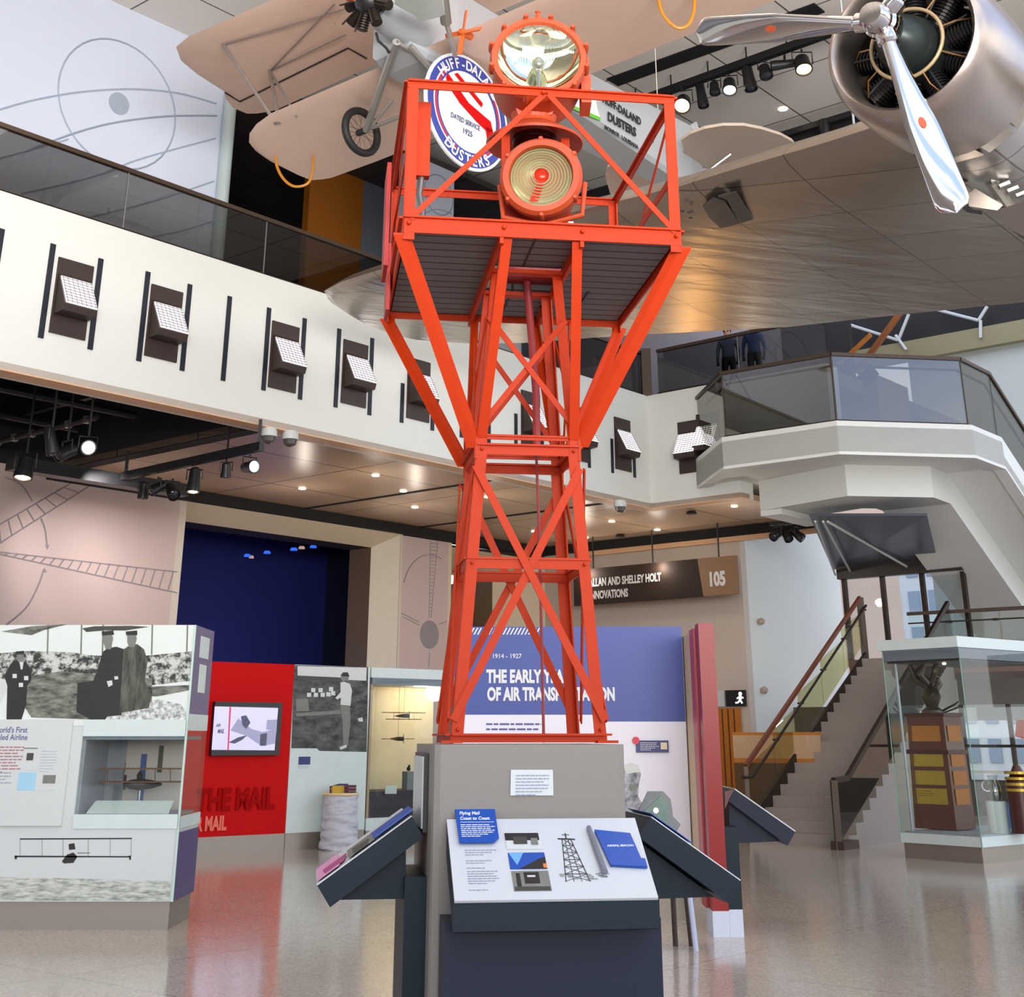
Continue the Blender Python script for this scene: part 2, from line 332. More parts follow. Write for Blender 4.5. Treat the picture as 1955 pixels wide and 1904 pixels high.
# --- LED wall lights recessed in the front
lights = [(136, 571, 'first from the left edge'), (312, 618, 'second from the left edge'), (541, 682, 'third from the left'), (676, 714, 'fourth, below the shiny wing tip'), (798, 745, 'fifth from the left, left of the orange tower'),
          (1012, 802, 'seen between the legs of the orange tower'), (1106, 829, 'just behind the right leg of the orange tower'), (1188, 849, 'last one before the inner corner')]
def wall_light(c, ux, n, label, hgt=1.16, wdt=.60):
    """c: centre on the wall, ux: along the wall, n: out of the wall"""
    t = thing('wall_light', label, 'wall light', c - UP * hgt / 2, 'LED lights along the white balcony front')
    m = M(); m.ob(c + n * .015, ux * wdt / 2, UP * hgt / 2, n * .015); part(t, 'back_plate', m, FIXB)
    # wedge-shaped lamp housing that tips out at the bottom
    z0, z1 = -.30, .34; hw = wdt * .46
    m = M(); m.prism([c - ux * hw + UP * z1 + n * .03, c - ux * hw + UP * z0 + n * .03, c - ux * hw + UP * (z0 + .02) + n * .27, c - ux * hw + UP * (z0 + .12) + n * .30], ux * hw * 2)
    hs = part(t, 'lamp_housing', m, FIXB)
    a = c - UP * 0; p0 = c + UP * (z1 - .06) + n * .075; p1 = c + UP * (z0 + .13) + n * .312; d = (p1 - p0)
    nn = ux.cross(d).normalized(); nn = nn if nn.dot(n) > 0 else -nn
    m = M(); m.ob((p0 + p1) / 2 + nn * .004, ux * hw * .94, d / 2, nn * .006); g = part(t, 'led_panel', m, LOUVL, parent=hs)
    m = M()
    for k in range(9): m.ob(p0 + d * (k + .5) / 9 + nn * .014, ux * hw * .94, d.normalized() * .006, nn * .008)
    for k in range(-3, 4): m.ob((p0 + p1) / 2 + ux * hw * .94 * k / 3.3 + nn * .014, ux * .004, d / 2, nn * .008)
    part(t, 'louvre', m, mat('grey_louvre', srgb(150, 140, 150), .5), parent=hs)
for x, y, lb in lights: wall_light(FS(x, y), -A, -B, 'LED light on the white balcony front, ' + lb)
wall_light(FR(1318, 853), -B, -A, 'LED light on the short white front, left of the two by the landing')
wall_light(FR(1354, 838), -B, -A, 'LED light on the short white front seen through the landing glass', )

# --- railing on the balcony
def railing(name, label, p, q, z0, z1, n, gm, cat='railing', off=V((0, 0, 0)), railw=.09):
    p, q = V(p) + off, V(q) + off; d = (q - p) / n
    t = thing(name, label, cat, p + UP * z0)
    m = M(); m.bar(p + UP * z1, q + UP * z1, railw, .07); part(t, 'handrail', m, RAILM)
    m = M(); m.bar(p + UP * (z0 + .03), q + UP * (z0 + .03), .07, .06); part(t, 'base_channel', m, BRONZE)
    for i in range(n):
        a = p + d * i; b = p + d * (i + 1); u = d.normalized() * .012
        m = M(); m.prism([a + u + UP * (z0 + .05), b - u + UP * (z0 + .05), b - u + UP * (z1 - .02), a + u + UP * (z1 - .02)], d.cross(UP).normalized() * .018); g = part(t, 'glass_panel', m, gm)
        if i:
            m = M(); m.bar(a + UP * (z0 + .05), a + UP * (z1 - .03), .02, .022); part(t, 'panel_joint', m, mat('joint_grey', srgb(170, 170, 170), .5))
    return t
railing('glass_railing', 'long tinted glass railing with a bronze handrail on top of the white balcony front', FC - A * 40 + B * .12, FC + B * .12, 8.97, 10.02, 14, GLASSD)
railing('glass_railing', 'tinted glass railing on the short balcony front, two people standing behind it', FC + A * .12 - B * .25, FC - B * 4.6 + A * .12, 8.97, 10.02, 2, GLASSD)
m = M(); m.box(FC.x - .1, FC.x + .12, FC.y - .05, FC.y + .17, 8.97, 10.1); single('railing_post', m, BRONZE, 'square bronze post at the inner corner where the two balcony railings meet', 'post')

# --- upper level behind the balcony
W0 = FC + B * 3
WU = surf(W0, B)
ZC = 14.7
pr_ = WU(425, 300)
m = M(); m.prism([W0 - A * 40 + UP * 8.9, V((pr_.x, pr_.y, 8.9)), V((pr_.x, pr_.y, ZC)), W0 - A * 40 + UP * ZC], B * .3)
struct('wall_left.001', m, LILAC)
m = M()                                           # drawn curves on the pale wall
def curve_on(mb, S, pts, r, off, n=24):
    """smooth ribbon through picture points on a wall surface"""
    P = [S(x, y, off) for x, y in pts]; out = []
    for i in range(len(P) - 1):
        p0 = P[max(i - 1, 0)]; p1 = P[i]; p2 = P[i + 1]; p3 = P[min(i + 2, len(P) - 1)]
        for k in range(6):
            t = k / 6; out.append(.5 * ((2 * p1) + (p2 - p0) * t + (2 * p0 - 5 * p1 + 4 * p2 - p3) * t * t + (3 * p1 - p0 - 3 * p2 + p3) * t ** 3))
    out.append(P[-1]); mb.tube(out, r, 4)
curve_on(m, WU, [(-10, 212), (60, 192), (150, 176), (250, 170), (340, 178), (413, 198)], .022, -.002)
curve_on(m, WU, [(60, 285), (140, 255), (220, 234), (320, 222), (414, 221)], .022, -.002)
curve_on(m, WU, [(-10, 308), (100, 285), (240, 314), (330, 288), (412, 264)][::4] + [], .02, -.002) if 0 else None
curve_on(m, WU, [(200, 330), (260, 306), (340, 283), (412, 264)], .02, -.002)
curve_on(m, WU, [(-10, 305), (60, 286), (130, 266)], .02, -.002)
curve_on(m, WU, [(40, 370), (150, 345), (240, 318)], .02, -.002)
curve_on(m, WU, [(170, 415), (290, 385), (408, 346)], .02, -.002)
curve_on(m, WU, [(290, 452), (350, 440), (404, 423)], .02, -.002)
cc = WU(227, 198, -.002); m.tube(circle(cc, A, UP, 1.28, 40), .02, 4, closed=True)
struct('trim_30', m, BLINE)
m = M(); m.lathe([(.22, 0), (.22, .012)], cc + B * 0 - B * .012, B, 32); struct('trim_31', m, BLINE)
m = M(); m.tube([V((pr_.x, pr_.y, 8.9)) - B * .1, V((pr_.x, pr_.y, ZC)) - B * .1], .13, 12); struct('trim_32', m, mat('pale_green_post', srgb(190, 205, 205), .4), smooth=True)
# recess beyond the pale wall: dark ceiling, black room, coloured panels
WR = surf(FC + B * 8, B)
a0 = V((pr_.x, pr_.y, 0)); 
m = M(); m.prism([a0 + UP * 14.3, a0 + A * 16 + UP * 14.3, a0 + A * 16 + B * 9 + UP * 14.3, a0 + B * 9 + UP * 14.3], UP * .15)
struct('ceiling.001', m, gridmat('dark_soffit', srgb(70, 64, 62), (.01, .01, .01), 1.6, 1.6, .02, .6))
m = M(); m.prism([a0 + B * 9 + UP * 8.9, a0 + B * 9 + A * 30 + UP * 8.9, a0 + B * 9 + A * 30 + UP * 14.3, a0 + B * 9 + UP * 14.3], B * .2)
m.prism([a0 + B * .3 + UP * 8.9, a0 + B * 9 + UP * 8.9, a0 + B * 9 + UP * 14.3, a0 + B * .3 + UP * 14.3], -A * .1)
struct('wall_back', m, BLACK)
WO = surf(FC + B * 5, B)
def upright(S, x0, x1, z0, z1, ydef=420):
    a, b = S(x0, ydef), S(x1, ydef); return [V((a.x, a.y, z0)), V((b.x, b.y, z0)), V((b.x, b.y, z1)), V((a.x, a.y, z1))]
m = M(); m.prism(upright(WO, 588, 691, 8.9, 14.29), B * .2); struct('wall_back.001', m, mat('orange_ochre_wall', srgb(170, 100, 14), .6, var=.05))
m = M(); m.prism(upright(WO, 691.5, 790, 8.9, 14.29), B * .2); struct('wall_back.002', m, mat('slate_grey_wall', srgb(112, 120, 132), .5))
pa = WU(776, 350); pb = WU(867, 350)
m = M(); m.prism([V((pa.x, pa.y, 8.9)), V((pb.x, pb.y, 8.9)), V((pb.x, pb.y, ZC - .4)), V((pa.x, pa.y, ZC - .4))], B * .25); struct('wall_left.002', m, LILAC)
m = M(); m.tube(circle(WU(838, 372, -.002), A, UP, .5, 30), .018, 4, closed=True); curve_on(m, WU, [(790, 420), (830, 400), (862, 408)], .015, -.002); struct('trim_33', m, BLINE)
# square outline sign in the dark room
WB = surf(a0 + B * 8.6, B)
m = M(); q = [WB(545, 378, -.02), WB(570, 366, -.02), WB(568, 396, -.02), WB(544, 405, -.02)]; m.tube(q, .03, 4, closed=True)
single('wall_frame', m, mat('pale_frame', srgb(190, 190, 190), .5), 'thin pale square outline hanging in the dark upper room', 'frame')

# --- main hall ceiling
CE = lambda x, y: PZ(x, y, ZC)
e0 = CE(1470, 258); e0 = V((e0.x, e0.y, ZC))
far = e0
def LA(s, t): return far + A * s + B * t        # s: beyond the far edge, t: to the left
m = M(); m.prism([LA(0, -14), LA(0, 10.6), LA(-60, 10.6), LA(-60, -14)], UP * .3)
struct('ceiling', m, gridmat('hall_ceiling', srgb(232, 226, 216), srgb(90, 84, 80), 2.1, 2.1, .018, .5, var=.03))
m = M(); m.prism([LA(0, -14) - UP * 3.2, LA(0, 6.8) - UP * 3.2, LA(0, 6.8) , LA(0, -14)], A * .2); struct('wall_back.003', m, BLACK)
m = M()
def strip(mb, x0, y0, x1, y1, wd, th, z=ZC):
    a, b = PZ(x0, y0, z - th), PZ(x1, y1, z - th); d = (b - a).normalized(); d = B if abs(d.dot(B)) > .8 else A
    L_ = (b - a).dot(d); mb.prism([a, a + d * L_, a + d * L_ + d.cross(UP) * wd, a + d.cross(UP) * wd], UP * th)
strip(m, 1158, 152, 1560, 12, .42, .03); struct('trim_34', m, BLACK)
m = M(); strip(m, 728, 272, 800, 246, .35, .03); struct('trim_35', m, BLACK)
m = M(); strip(m, 745, 118, 735, 70, .16, .12); struct('trim_36', m, mat('bright_beam', srgb(225, 228, 232), .4))
# light track and the spotlights that hang on it
t = thing('light_track', 'black lighting track running under the pale hall ceiling at the upper right', 'light track', PZ(1200, 205, ZC - .4))
m = M(); ta, tb = PZ(1130, 226, ZC - .35), PZ(1640, 42, ZC - .35); m.bar(ta, tb, .14, .16); part(t, 'track_bar', m, BLK)
for k in range(7):
    p = ta + (tb - ta) * (k + .3) / 7; m = M(); m.bar(p, p + UP * .35, .03, .03); part(t, 'hanger', m, BLK)

def spotlight(top, aim, ln, rd, label, lens=None, group=None, body=None, rod=0):
    """theatre spotlight: yoke, can, front rim, lens; hangs from point top and looks along aim"""
    aim = V(aim).normalized(); t = thing('spotlight', label, 'spotlight', top, group); c = V(top) - UP * (rd * 1.9)
    sd = aim.cross(UP); sd = sd.normalized() if sd.length > .05 else A
    m = M(); m.tube([V(top), V(top) - UP * rd * .35], .02, 6); m.tube([c + sd * rd * 1.15, c + sd * rd * 1.15 + UP * rd * 1.5, c - sd * rd * 1.15 + UP * rd * 1.5, c - sd * rd * 1.15], .014, 5); part(t, 'yoke', m, BLK)
    if rod: m = M(); m.tube([V(top), V((top[0], top[1], rod))], .02, 6); part(t, 'hanger_rod', m, BLK)
    m = M(); m.lathe([(rd * .55, -ln * .5), (rd * .8, -ln * .42), (rd * .85, 0), (rd, ln * .3), (rd, ln * .5), (rd * .86, ln * .5), (rd * .8, ln * .4)], c, aim, 20); cn = part(t, 'lamp_can', m, body or BLK, smooth=True)
    m = M(); m.lathe([(rd * .8, ln * .42), (rd * .55, ln * .5), (.001, ln * .53)], c, aim, 20); part(t, 'lens', m, lens or mat('dark_lens', (.03, .03, .04), .08), smooth=True, parent=cn)
    return t
upl = [(1302, 166, (-.2, -.6, -.7), .3, .16, 'lit warm square floodlight above the right end of the orange tower rail', WARML), (1338, 160, (.1, -.1, -1), .55, .1, 'long black spotlight hanging straight down next to the warm floodlight', None),
       (1363, 148, (0, -.2, -1), .25, .1, 'short black spotlight third along the upper track', None), (1391, 138, (-.1, -.5, -1), .3, .13, 'black spotlight with a cool white lens on the upper track', COOLL), (1428, 125, (.1, -.1, -1), .5, .12, 'tall black cylindrical spotlight on the upper track', None),
       (1459, 112, (.1, -.3, -1), .26, .12, 'short rounded black spotlight right of the tall one on the upper track', None), (1497, 104, (-1, .1, -.1), .5, .09, 'black spotlight lying sideways on the upper track', None), (1530, 92, (0, -.4, -1), .32, .15, 'spotlight glowing warm, last on the upper track next to the round engine cowl', WARML)]
for x, y, aim, ln, rd, lb, le in upl: spotlight(PZ(x, y + 2, ZC - .44), aim, ln * 1.1, rd * 1.15, lb, le, 'spotlights on the upper track')
m = M(); p = PZ(1495, 209, ZC - .02); m.lathe([(.1, 0), (.1, .03)], p, UP, 16); single('ceiling_downlight', m, emis('down_glow', (1, .8, .6), 6), 'single small round downlight in the pale upper ceiling below the engine cowl', 'downlight')
# second, lower track seen edge on with dark lamps in front of the black wall
p0 = PZ(1475, 246, ZC - .5); 
t = thing('light_track', 'dark lighting track with lamps at the far edge of the pale ceiling', 'light track', p0)
m = M(); q0 = LA(-.4, 1) - UP * .3; q1 = LA(-.4, -8) - UP * .3; m.bar(q0, q1, .12, .14); part(t, 'track_bar', m, BLK)
for k in range(5):
    q = LA(-.4, -.5 - k * 1.1) - UP * .75; m = M(); m.lathe([(.1, 0), (.15, .25), (.13, .5)], q, UP, 12); part(t, 'lamp', m, BLK, smooth=True)

# --- soffit under the balcony
def PZp(x, y, z=6.45): return PZ(x, y, z)
W1o = PZ(359, 941, 6.4); W1o = V((W1o.x, W1o.y, 0))
W2o = PZ(1130, 1040, 6.4); W2o = V((W2o.x, W2o.y, 0))
G1 = surf(W1o, B); G2 = surf(W2o, A)
# corner of the two gallery walls
def isect(p, d, q, e_):
    den = d.x * e_.y - d.y * e_.x; t = ((q.x - p.x) * e_.y - (q.y - p.y) * e_.x) / den; return p + d * t
GC = isect(W1o, A, W2o, B)
open_edge = PZ(498, 813, 6.45); oe = V((open_edge.x, open_edge.y, 0)); oef = isect(oe, B, FC + B * .34, A); oeb = isect(oe, B, W1o, A)
FCi = FC + A * .34 + B * .34
m = M(); right_end = W2o - B * 6.9; re2 = right_end - A * ((right_end - FC).dot(A) - .34)
m.prism([x_ + UP * 6.45 for x_ in (oef, FCi, re2, right_end, GC, oeb)], UP * .12)
struct('ceiling.002', m, gridmat('soffit_panels', srgb(206, 176, 148), srgb(66, 54, 46), 2.4, 3.6, .02, .32, spec=.6, var=.03))
for k, (s_, wd) in enumerate(((0.0, .3), (6.3, .08), (10.1, .08))):     # black slots across the soffit
    m = M(); a = oef + A * (s_ + .0); b = oeb + A * s_
    m.prism([a + UP * 6.43, b + UP * 6.43, b + A * wd + UP * 6.43, a + A * wd + UP * 6.43], UP * .02); struct('trim_%d' % (37 + k), m, BLACK)
m = M(); m.prism([oeb - A * .2 + UP * 6.22 - B * .16, GC + UP * 6.22 - B * .16, GC + UP * 6.22, oeb - A * .2 + UP * 6.22], UP * .22); m.prism([GC + UP * 6.22 - A * .2, right_end + UP * 6.22 - A * .2, right_end + UP * 6.22, GC + UP * 6.22], UP * .22); struct('trim_41', m, BLACK)
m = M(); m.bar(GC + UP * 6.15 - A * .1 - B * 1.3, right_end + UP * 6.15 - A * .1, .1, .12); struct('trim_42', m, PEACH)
# open black plenum at the left
m = M(); m.prism([oe_ + UP * 8.2 for oe_ in (FC - A * 40 + B * .5, oef, oeb + B * 2, W1o - A * 30 + B * 2)], UP * .1); m.prism([oef + UP * 6.45, oeb + UP * 6.45, oeb + UP * 8.2, oef + UP * 8.2], A * .1)
m.prism([W1o - A * 30 + UP * 6.4, oeb + UP * 6.4, oeb + UP * 8.2, W1o - A * 30 + UP * 8.2], B * .1)
struct('ceiling.003', m, BLACK)
t = thing('ceiling_framework', 'black pipes and beams in the open dark ceiling at the left', 'framework', oef - A * 2 + UP * 6.6)
for k in range(5):
    m = M(); a = oef - A * (1.2 + 2.3 * k) + UP * 7.3; m.bar(a, a + B * 6.5, .12, .2); part(t, 'beam', m, DARK)
for k in range(3):
    m = M(); a = oef - A * 10 + B * (1.2 + 1.8 * k) + UP * 7.0; m.tube([a, a + A * 9.6], .07, 8); part(t, 'pipe', m, DARK, smooth=True)
# downlights in the soffit
dl = [(577, 933), (717, 908), (792, 969), (931, 949), (770, 938), (1168, 996), (1118, 1027), (1255, 1012), (1402, 967), (1020, 1015)]
for x, y in dl:
    m = M(); p = PZ(x, y, 6.44); m.lathe([(.075, 0), (.075, .02)], p - UP * .012, UP, 16)
    single('ceiling_downlight', m, emis('soffit_glow', (1, .86, .62), 5), 'small round lit downlight in the warm tan soffit', 'downlight', 'downlights in the tan soffit')
for x, y, lb in ((1320, 977, 'small black ceiling disc near the balcony corner'), (1184, 1021, 'small black ceiling disc above the hanging brown sign')):
    m = M(); p = PZ(x, y, 6.44); m.lathe([(.13, 0), (.1, .05)], p - UP * .05, UP, 16); single('ceiling_speaker', m, BLK, lb, 'ceiling speaker')
for k in range(8):
    x, y = dl[k if k < 4 else k + 1]; point('soffit_lamp', tuple(PZ(x, y, 6.4) - UP * .9), 20, (1, .88, .74), .12)
# cameras/domes hanging at the soffit edge
for x, y, lb in ((514, 822, 'white dome camera hanging at the edge of the soffit, left one of two'), (555, 828, 'smaller white dome at the edge of the soffit, right one of two'), (1184, 960, 'pale dome camera at the soffit edge right of the tower')):
    p = PZ(x, y - 4, 6.38); t = thing('security_camera', lb, 'camera', p - UP * .25); m = M(); m.lathe([(.12, 0), (.14, -.06), (.14, -.14)], p, UP, 16); part(t, 'mount', m, OFFW, smooth=True)
    m = M(); m.lathe([(.12, -.14), (.1, -.22), (.03, -.26)], p, UP, 16); part(t, 'dome', m, mat('smoked_dome', (.1, .09, .08), .1), smooth=True)

# --- gallery walls under the balcony
def wallpiece(S, xa, xb, z0, z1, d, th=.2, y=1150):
    a, b = S(xa, y), S(xb, y); return [V((a.x, a.y, z0)), V((b.x, b.y, z0)), V((b.x, b.y, z1)), V((a.x, a.y, z1))]
def at1(x, y=1150): p = G1(x, y); return V((p.x, p.y, 0))
jl = at1(359, 1100); jr = at1(764, 1100); jc = at1(855, 1100); jw = at1(1050, 1100)
jl = W1o.copy(); jr = G1(767, 1004); jr = V((jr.x, jr.y, 0)); jc = G1(857, 1020); jc = V((jc.x, jc.y, 0))
m = M(); m.prism([W1o - A * 30 + UP * 0, jl - A * .18, jl - A * .18 + UP * 6.4, W1o - A * 30 + UP * 6.4], B * .3); struct('wall_gallery_left', m, MAUVE)
# its drawn construction lines
m = M()
def truss(mb, S, a0_, a1_, b0_, b1_, n, r, sl=0):
    curve_on(mb, S, [a0_, a1_], r, -.004); curve_on(mb, S, [b0_, b1_], r, -.004)
    for i in range(1, n):
        t = i / n; u = min(1, t + sl); p = (a0_[0] + (a1_[0] - a0_[0]) * u, a0_[1] + (a1_[1] - a0_[1]) * u); q = (b0_[0] + (b1_[0] - b0_[0]) * t, b0_[1] + (b1_[1] - b0_[1]) * t)
        mb.tube([S(*p, -.004), S(*q, -.004)], r, 4)
truss(m, G1, (-20, 1013), (175, 900), (-20, 1050), (215, 900), 11, .015)
truss(m, G1, (-10, 1053), (338, 1092), (-10, 1056), (338, 1132), 20, .015, .03)
curve_on(m, G1, [(10, 912), (40, 925), (62, 957)], .015, -.004); curve_on(m, G1, [(78, 990), (86, 1012), (90, 1046)], .018, -.004)
curve_on(m, G1, [(10, 1195), (50, 1160), (72, 1120), (84, 1087)], .018, -.004)
for (x, y, dy) in ((90, 1050, -9), (85, 1084, 9)): m.prism([G1(x, y, -.006), G1(x - 4, y + dy, -.006), G1(x + 5, y + dy, -.006)], -B * .004)
struct('trim_43', m, GLINE)
# cream portal around the dark blue room
fw = .36
m = M()
for (a, b) in ((jl - A * .18, jl), (jr - A * .02, jr + A * .05)): m.prism([a, b, b + UP * 6.3, a + UP * 6.3], B * .3 - A * 0)
m.prism([jl + UP * 6.22, jr + UP * 6.22, jr + B * .0 + UP * 6.32, jl + UP * 6.32], B * .3)
struct('trim_44', m, mat('pale_edge', srgb(214, 204, 190), .5))
m = M(); ji = .55                       # splayed reveal
zt = 6.22; zi = 5.9; jri = jr - A * .48 + B * ji; jli = jl + B * ji + A * .12
m.add([jl + UP * zt, jr + UP * zt, jri + UP * zi, jli + UP * zi], [(0, 1, 2, 3)]); struct('trim_45', m, CREAM)
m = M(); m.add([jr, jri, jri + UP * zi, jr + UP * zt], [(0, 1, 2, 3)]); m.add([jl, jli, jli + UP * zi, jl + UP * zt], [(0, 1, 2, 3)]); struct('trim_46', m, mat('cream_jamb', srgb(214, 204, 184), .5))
pj_ = G1(660, 1100); dpt = 0
# depth of the brown side jamb so that its far edge falls where the blue starts
best = min(((abs((jri + B * d).x / max(.1, ((jri + B * d).y * CPIT + 2 * SPIT)) - (660 - CX) / F), d) for d in [i * .05 for i in range(1, 160)]))[1]
jb = jri + B * best; lb_ = jli + B * best
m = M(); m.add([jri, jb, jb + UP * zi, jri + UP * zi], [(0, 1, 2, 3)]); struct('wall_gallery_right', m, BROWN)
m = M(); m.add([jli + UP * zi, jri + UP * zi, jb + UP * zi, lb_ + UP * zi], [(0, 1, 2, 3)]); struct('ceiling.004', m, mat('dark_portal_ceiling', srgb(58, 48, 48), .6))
m = M(); m.prism([lb_ - A * 3 + B * 3, jb + A * 2 + B * 3, jb + A * 2 + B * 3 + UP * 7, lb_ - A * 3 + B * 3 + UP * 7], B * .1); struct('wall_gallery_back', m, BLUELITW)
m = M(); m.add([jb, jb + A * 2, jb + A * 2 + UP * 7, jb + UP * 7], [(0, 1, 2, 3)]); m.add([lb_, lb_ - A * 3, lb_ - A * 3 + UP * 7, lb_ + UP * 7], [(0, 1, 2, 3)])
m.add([lb_ - A * 3 + UP * 7, jb + A * 2 + UP * 7, jb + A * 2 + B * 3 + UP * 7, lb_ - A * 3 + B * 3 + UP * 7], [(0, 1, 2, 3)]); m.add([jb + A * 2, jb + A * 2 + B * 3, jb + A * 2 + B * 3 + UP * 7, jb + A * 2 + UP * 7], [(0, 1, 2, 3)])
m.add([lb_ - A * 3, lb_ - A * 3 + B * 3, lb_ - A * 3 + B * 3 + UP * 7, lb_ - A * 3 + UP * 7], [(0, 1, 2, 3)])
struct('wall_gallery_inner', m, mat('blue_lit_black', (.004, .006, .03), .7))  # dark inner walls tinted blue to carry the room's light
RB = surf(jb + B * 1.2, B)
for i, (x, y, w_, cl) in enumerate(((472, 1063, .14, 0), (510, 1057, .15, 0), (561, 1051, .16, 0), (598, 1046, .15, 0), (635, 1043, .1, 0), (560, 1031, .2, 0), (480, 1066, .1, 1), (576, 1048, .14, 1))):
    m = M(); p = RB(x, y); m.lathe([(w_ * .6, 0), (w_ * .55, .03), (w_ * .4, .06)], p, UP, 14)
    single('stage_lamp', m, emis('blue_stage_glow', (.03, .16, 1), 1.0) if not cl else emis('pink_stage_glow', (1, .6, .5), .5), ('tiny blue stage lamp hanging in the dark blue room' if not cl else 'tiny %s stage lamp among the blue ones in the dark room' % ('amber' if i == 6 else 'pinkish')), 'stage lamp', 'stage lamps in the dark blue room')
point('blue_room_light', tuple(jb * .5 + lb_ * .5 + B * 1.0 + UP * 3.2 + A * 1.2), 16, (.2, .3, 1), .5)
# mauve column with a drawn propeller
m = M(); m.prism([jr + A * .05 - B * .0, jc, jc + UP * 6.2, jr + A * .05 + UP * 6.2], B * .3); struct('wall_gallery_centre', m, MAUVE)
m = M(); cc = G1(820, 1212, -.006); m.lathe([(.33, 0), (.33, .01)], cc - B * .008, B, 30)
m2 = M(); m2.tube(circle(cc + UP * .9 - B * .004 + A * .02, A, UP, 1.0, 20, 70, 165), .012, 4)
curve_on(m2, G1, [(767, 1171), (800, 1188)], .012, -.004); curve_on(m2, G1, [(769, 1178), (801, 1194)], .012, -.004); curve_on(m2, G1, [(838, 1192), (853, 1187)], .012, -.004); curve_on(m2, G1, [(820, 1245), (818, 1275)], .012, -.004)
truss(m2, G1, (822, 1030), (819, 1180), (836, 1032), (823, 1180), 22, .01)
struct('trim_47', m, GLINE); struct('trim_48', m2, GLINE)
# second, plain portal between the column and the corner
m = M(); jd = GC - A * .35; m.add([jc + UP * 6.1, GC + UP * 6.1, GC + B * 1.2 - A * .8 + UP * 5.6, jc + B * 1.2 + UP * 5.6], [(0, 1, 2, 3)])
m.prism([jc - A * .0, jc + A * .12, jc + A * .12 + UP * 6.2, jc + UP * 6.2], B * .3)
m.prism([GC + B * 1.2 - A * .8, GC, GC + UP * 6.1, GC + B * 1.2 - A * .8 + UP * 5.6], B * .02); struct('trim_49', m, CREAM)
m = M(); m.prism([jc + B * 3.4, GC + B * 3.4, GC + B * 3.4 + UP * 5.7, jc + B * 3.4 + UP * 5.7], B * .1); m.add([GC + B * 1.2 - A * .8, GC + B * 3.4 - A * .8, GC + B * 3.4 - A * .8 + UP * 5.6, GC + B * 1.2 - A * .8 + UP * 5.6], [(0, 1, 2, 3)])
struct('wall_gallery_back.001', m, mat('olive_brown_wall', srgb(128, 104, 76), .6)); 
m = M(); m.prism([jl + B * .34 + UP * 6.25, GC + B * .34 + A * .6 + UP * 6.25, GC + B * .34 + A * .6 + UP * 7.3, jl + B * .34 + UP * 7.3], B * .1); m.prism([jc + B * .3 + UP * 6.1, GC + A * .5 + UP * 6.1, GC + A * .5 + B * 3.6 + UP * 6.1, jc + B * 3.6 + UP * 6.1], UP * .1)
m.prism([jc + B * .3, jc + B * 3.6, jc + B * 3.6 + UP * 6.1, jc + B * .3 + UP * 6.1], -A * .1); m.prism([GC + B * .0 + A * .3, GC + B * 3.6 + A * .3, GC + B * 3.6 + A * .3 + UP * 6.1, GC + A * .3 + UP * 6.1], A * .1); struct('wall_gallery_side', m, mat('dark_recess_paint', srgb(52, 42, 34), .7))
# tan wall under the hanging sign, then the tall white stair wall
g2e = G2(1412, 1040); W3 = V((g2e.x, g2e.y, 0))
m = M(); m.prism([GC, W3, W3 + UP * 6.4, GC + UP * 6.4], A * .25); struct('wall_back.004', m, TAN)
m = M(); m.prism([W3 + A * .25, W3 + A * 5.2, W3 + A * 5.2 + UP * 7.3, W3 + A * .25 + UP * 7.3], B * .25); struct('wall_stair', m, WHITE)
# ================================================================== LANDING, STAIRS, RIGHT SIDE
ZL = 7.35
def flat(p): return V((p.x, p.y, 0))
la = [flat(FR(1328, 884)), flat(PZ(1378, 835, ZL)), flat(PZ(1597, 803, ZL)), flat(PZ(1855, 811, ZL)), flat(PZ(1912, 835, ZL))]
END = la[4] + A * 11.5; SL = -.55
def offset_path(P, d):
    out = []
    for i, p in enumerate(P):
        a = (P[i] - P[i - 1]).normalized() if i else (P[1] - P[0]).normalized(); b = (P[i + 1] - P[i]).normalized() if i < len(P) - 1 else a
        n1 = V((-a.y, a.x, 0)); n2 = V((-b.y, b.x, 0)); n = (n1 + n2).normalized(); out.append(p + n * d / max(.3, n.dot(n1)))
    return out
def band(mb, P, zs, h, th):
    """vertical band along a plan path with thickness th towards the inside"""
    Q = offset_path(P, th)
    for i in range(len(P) - 1):
        a, b, c, d = P[i], P[i + 1], Q[i + 1], Q[i]
        vs = [a + UP * (zs[i] - h), b + UP * (zs[i + 1] - h), c + UP * (zs[i + 1] - h), d + UP * (zs[i] - h), a + UP * zs[i], b + UP * zs[i + 1], c + UP * zs[i + 1], d + UP * zs[i]]
        mb.add(vs, [(0, 3, 2, 1), (4, 5, 6, 7), (0, 1, 5, 4), (1, 2, 6, 5), (2, 3, 7, 6), (3, 0, 4, 7)])
    return Q
P = la + [END]; zs = [ZL] * 5 + [ZL + 11.5 * SL]
st = thing('staircase', 'large white angular landing with a stair falling away to the right', 'staircase', la[2] + UP * (ZL - 1.3))
m = M(); Q = band(m, P, zs, .66, .25); part(st, 'parapet', m, WHITE)
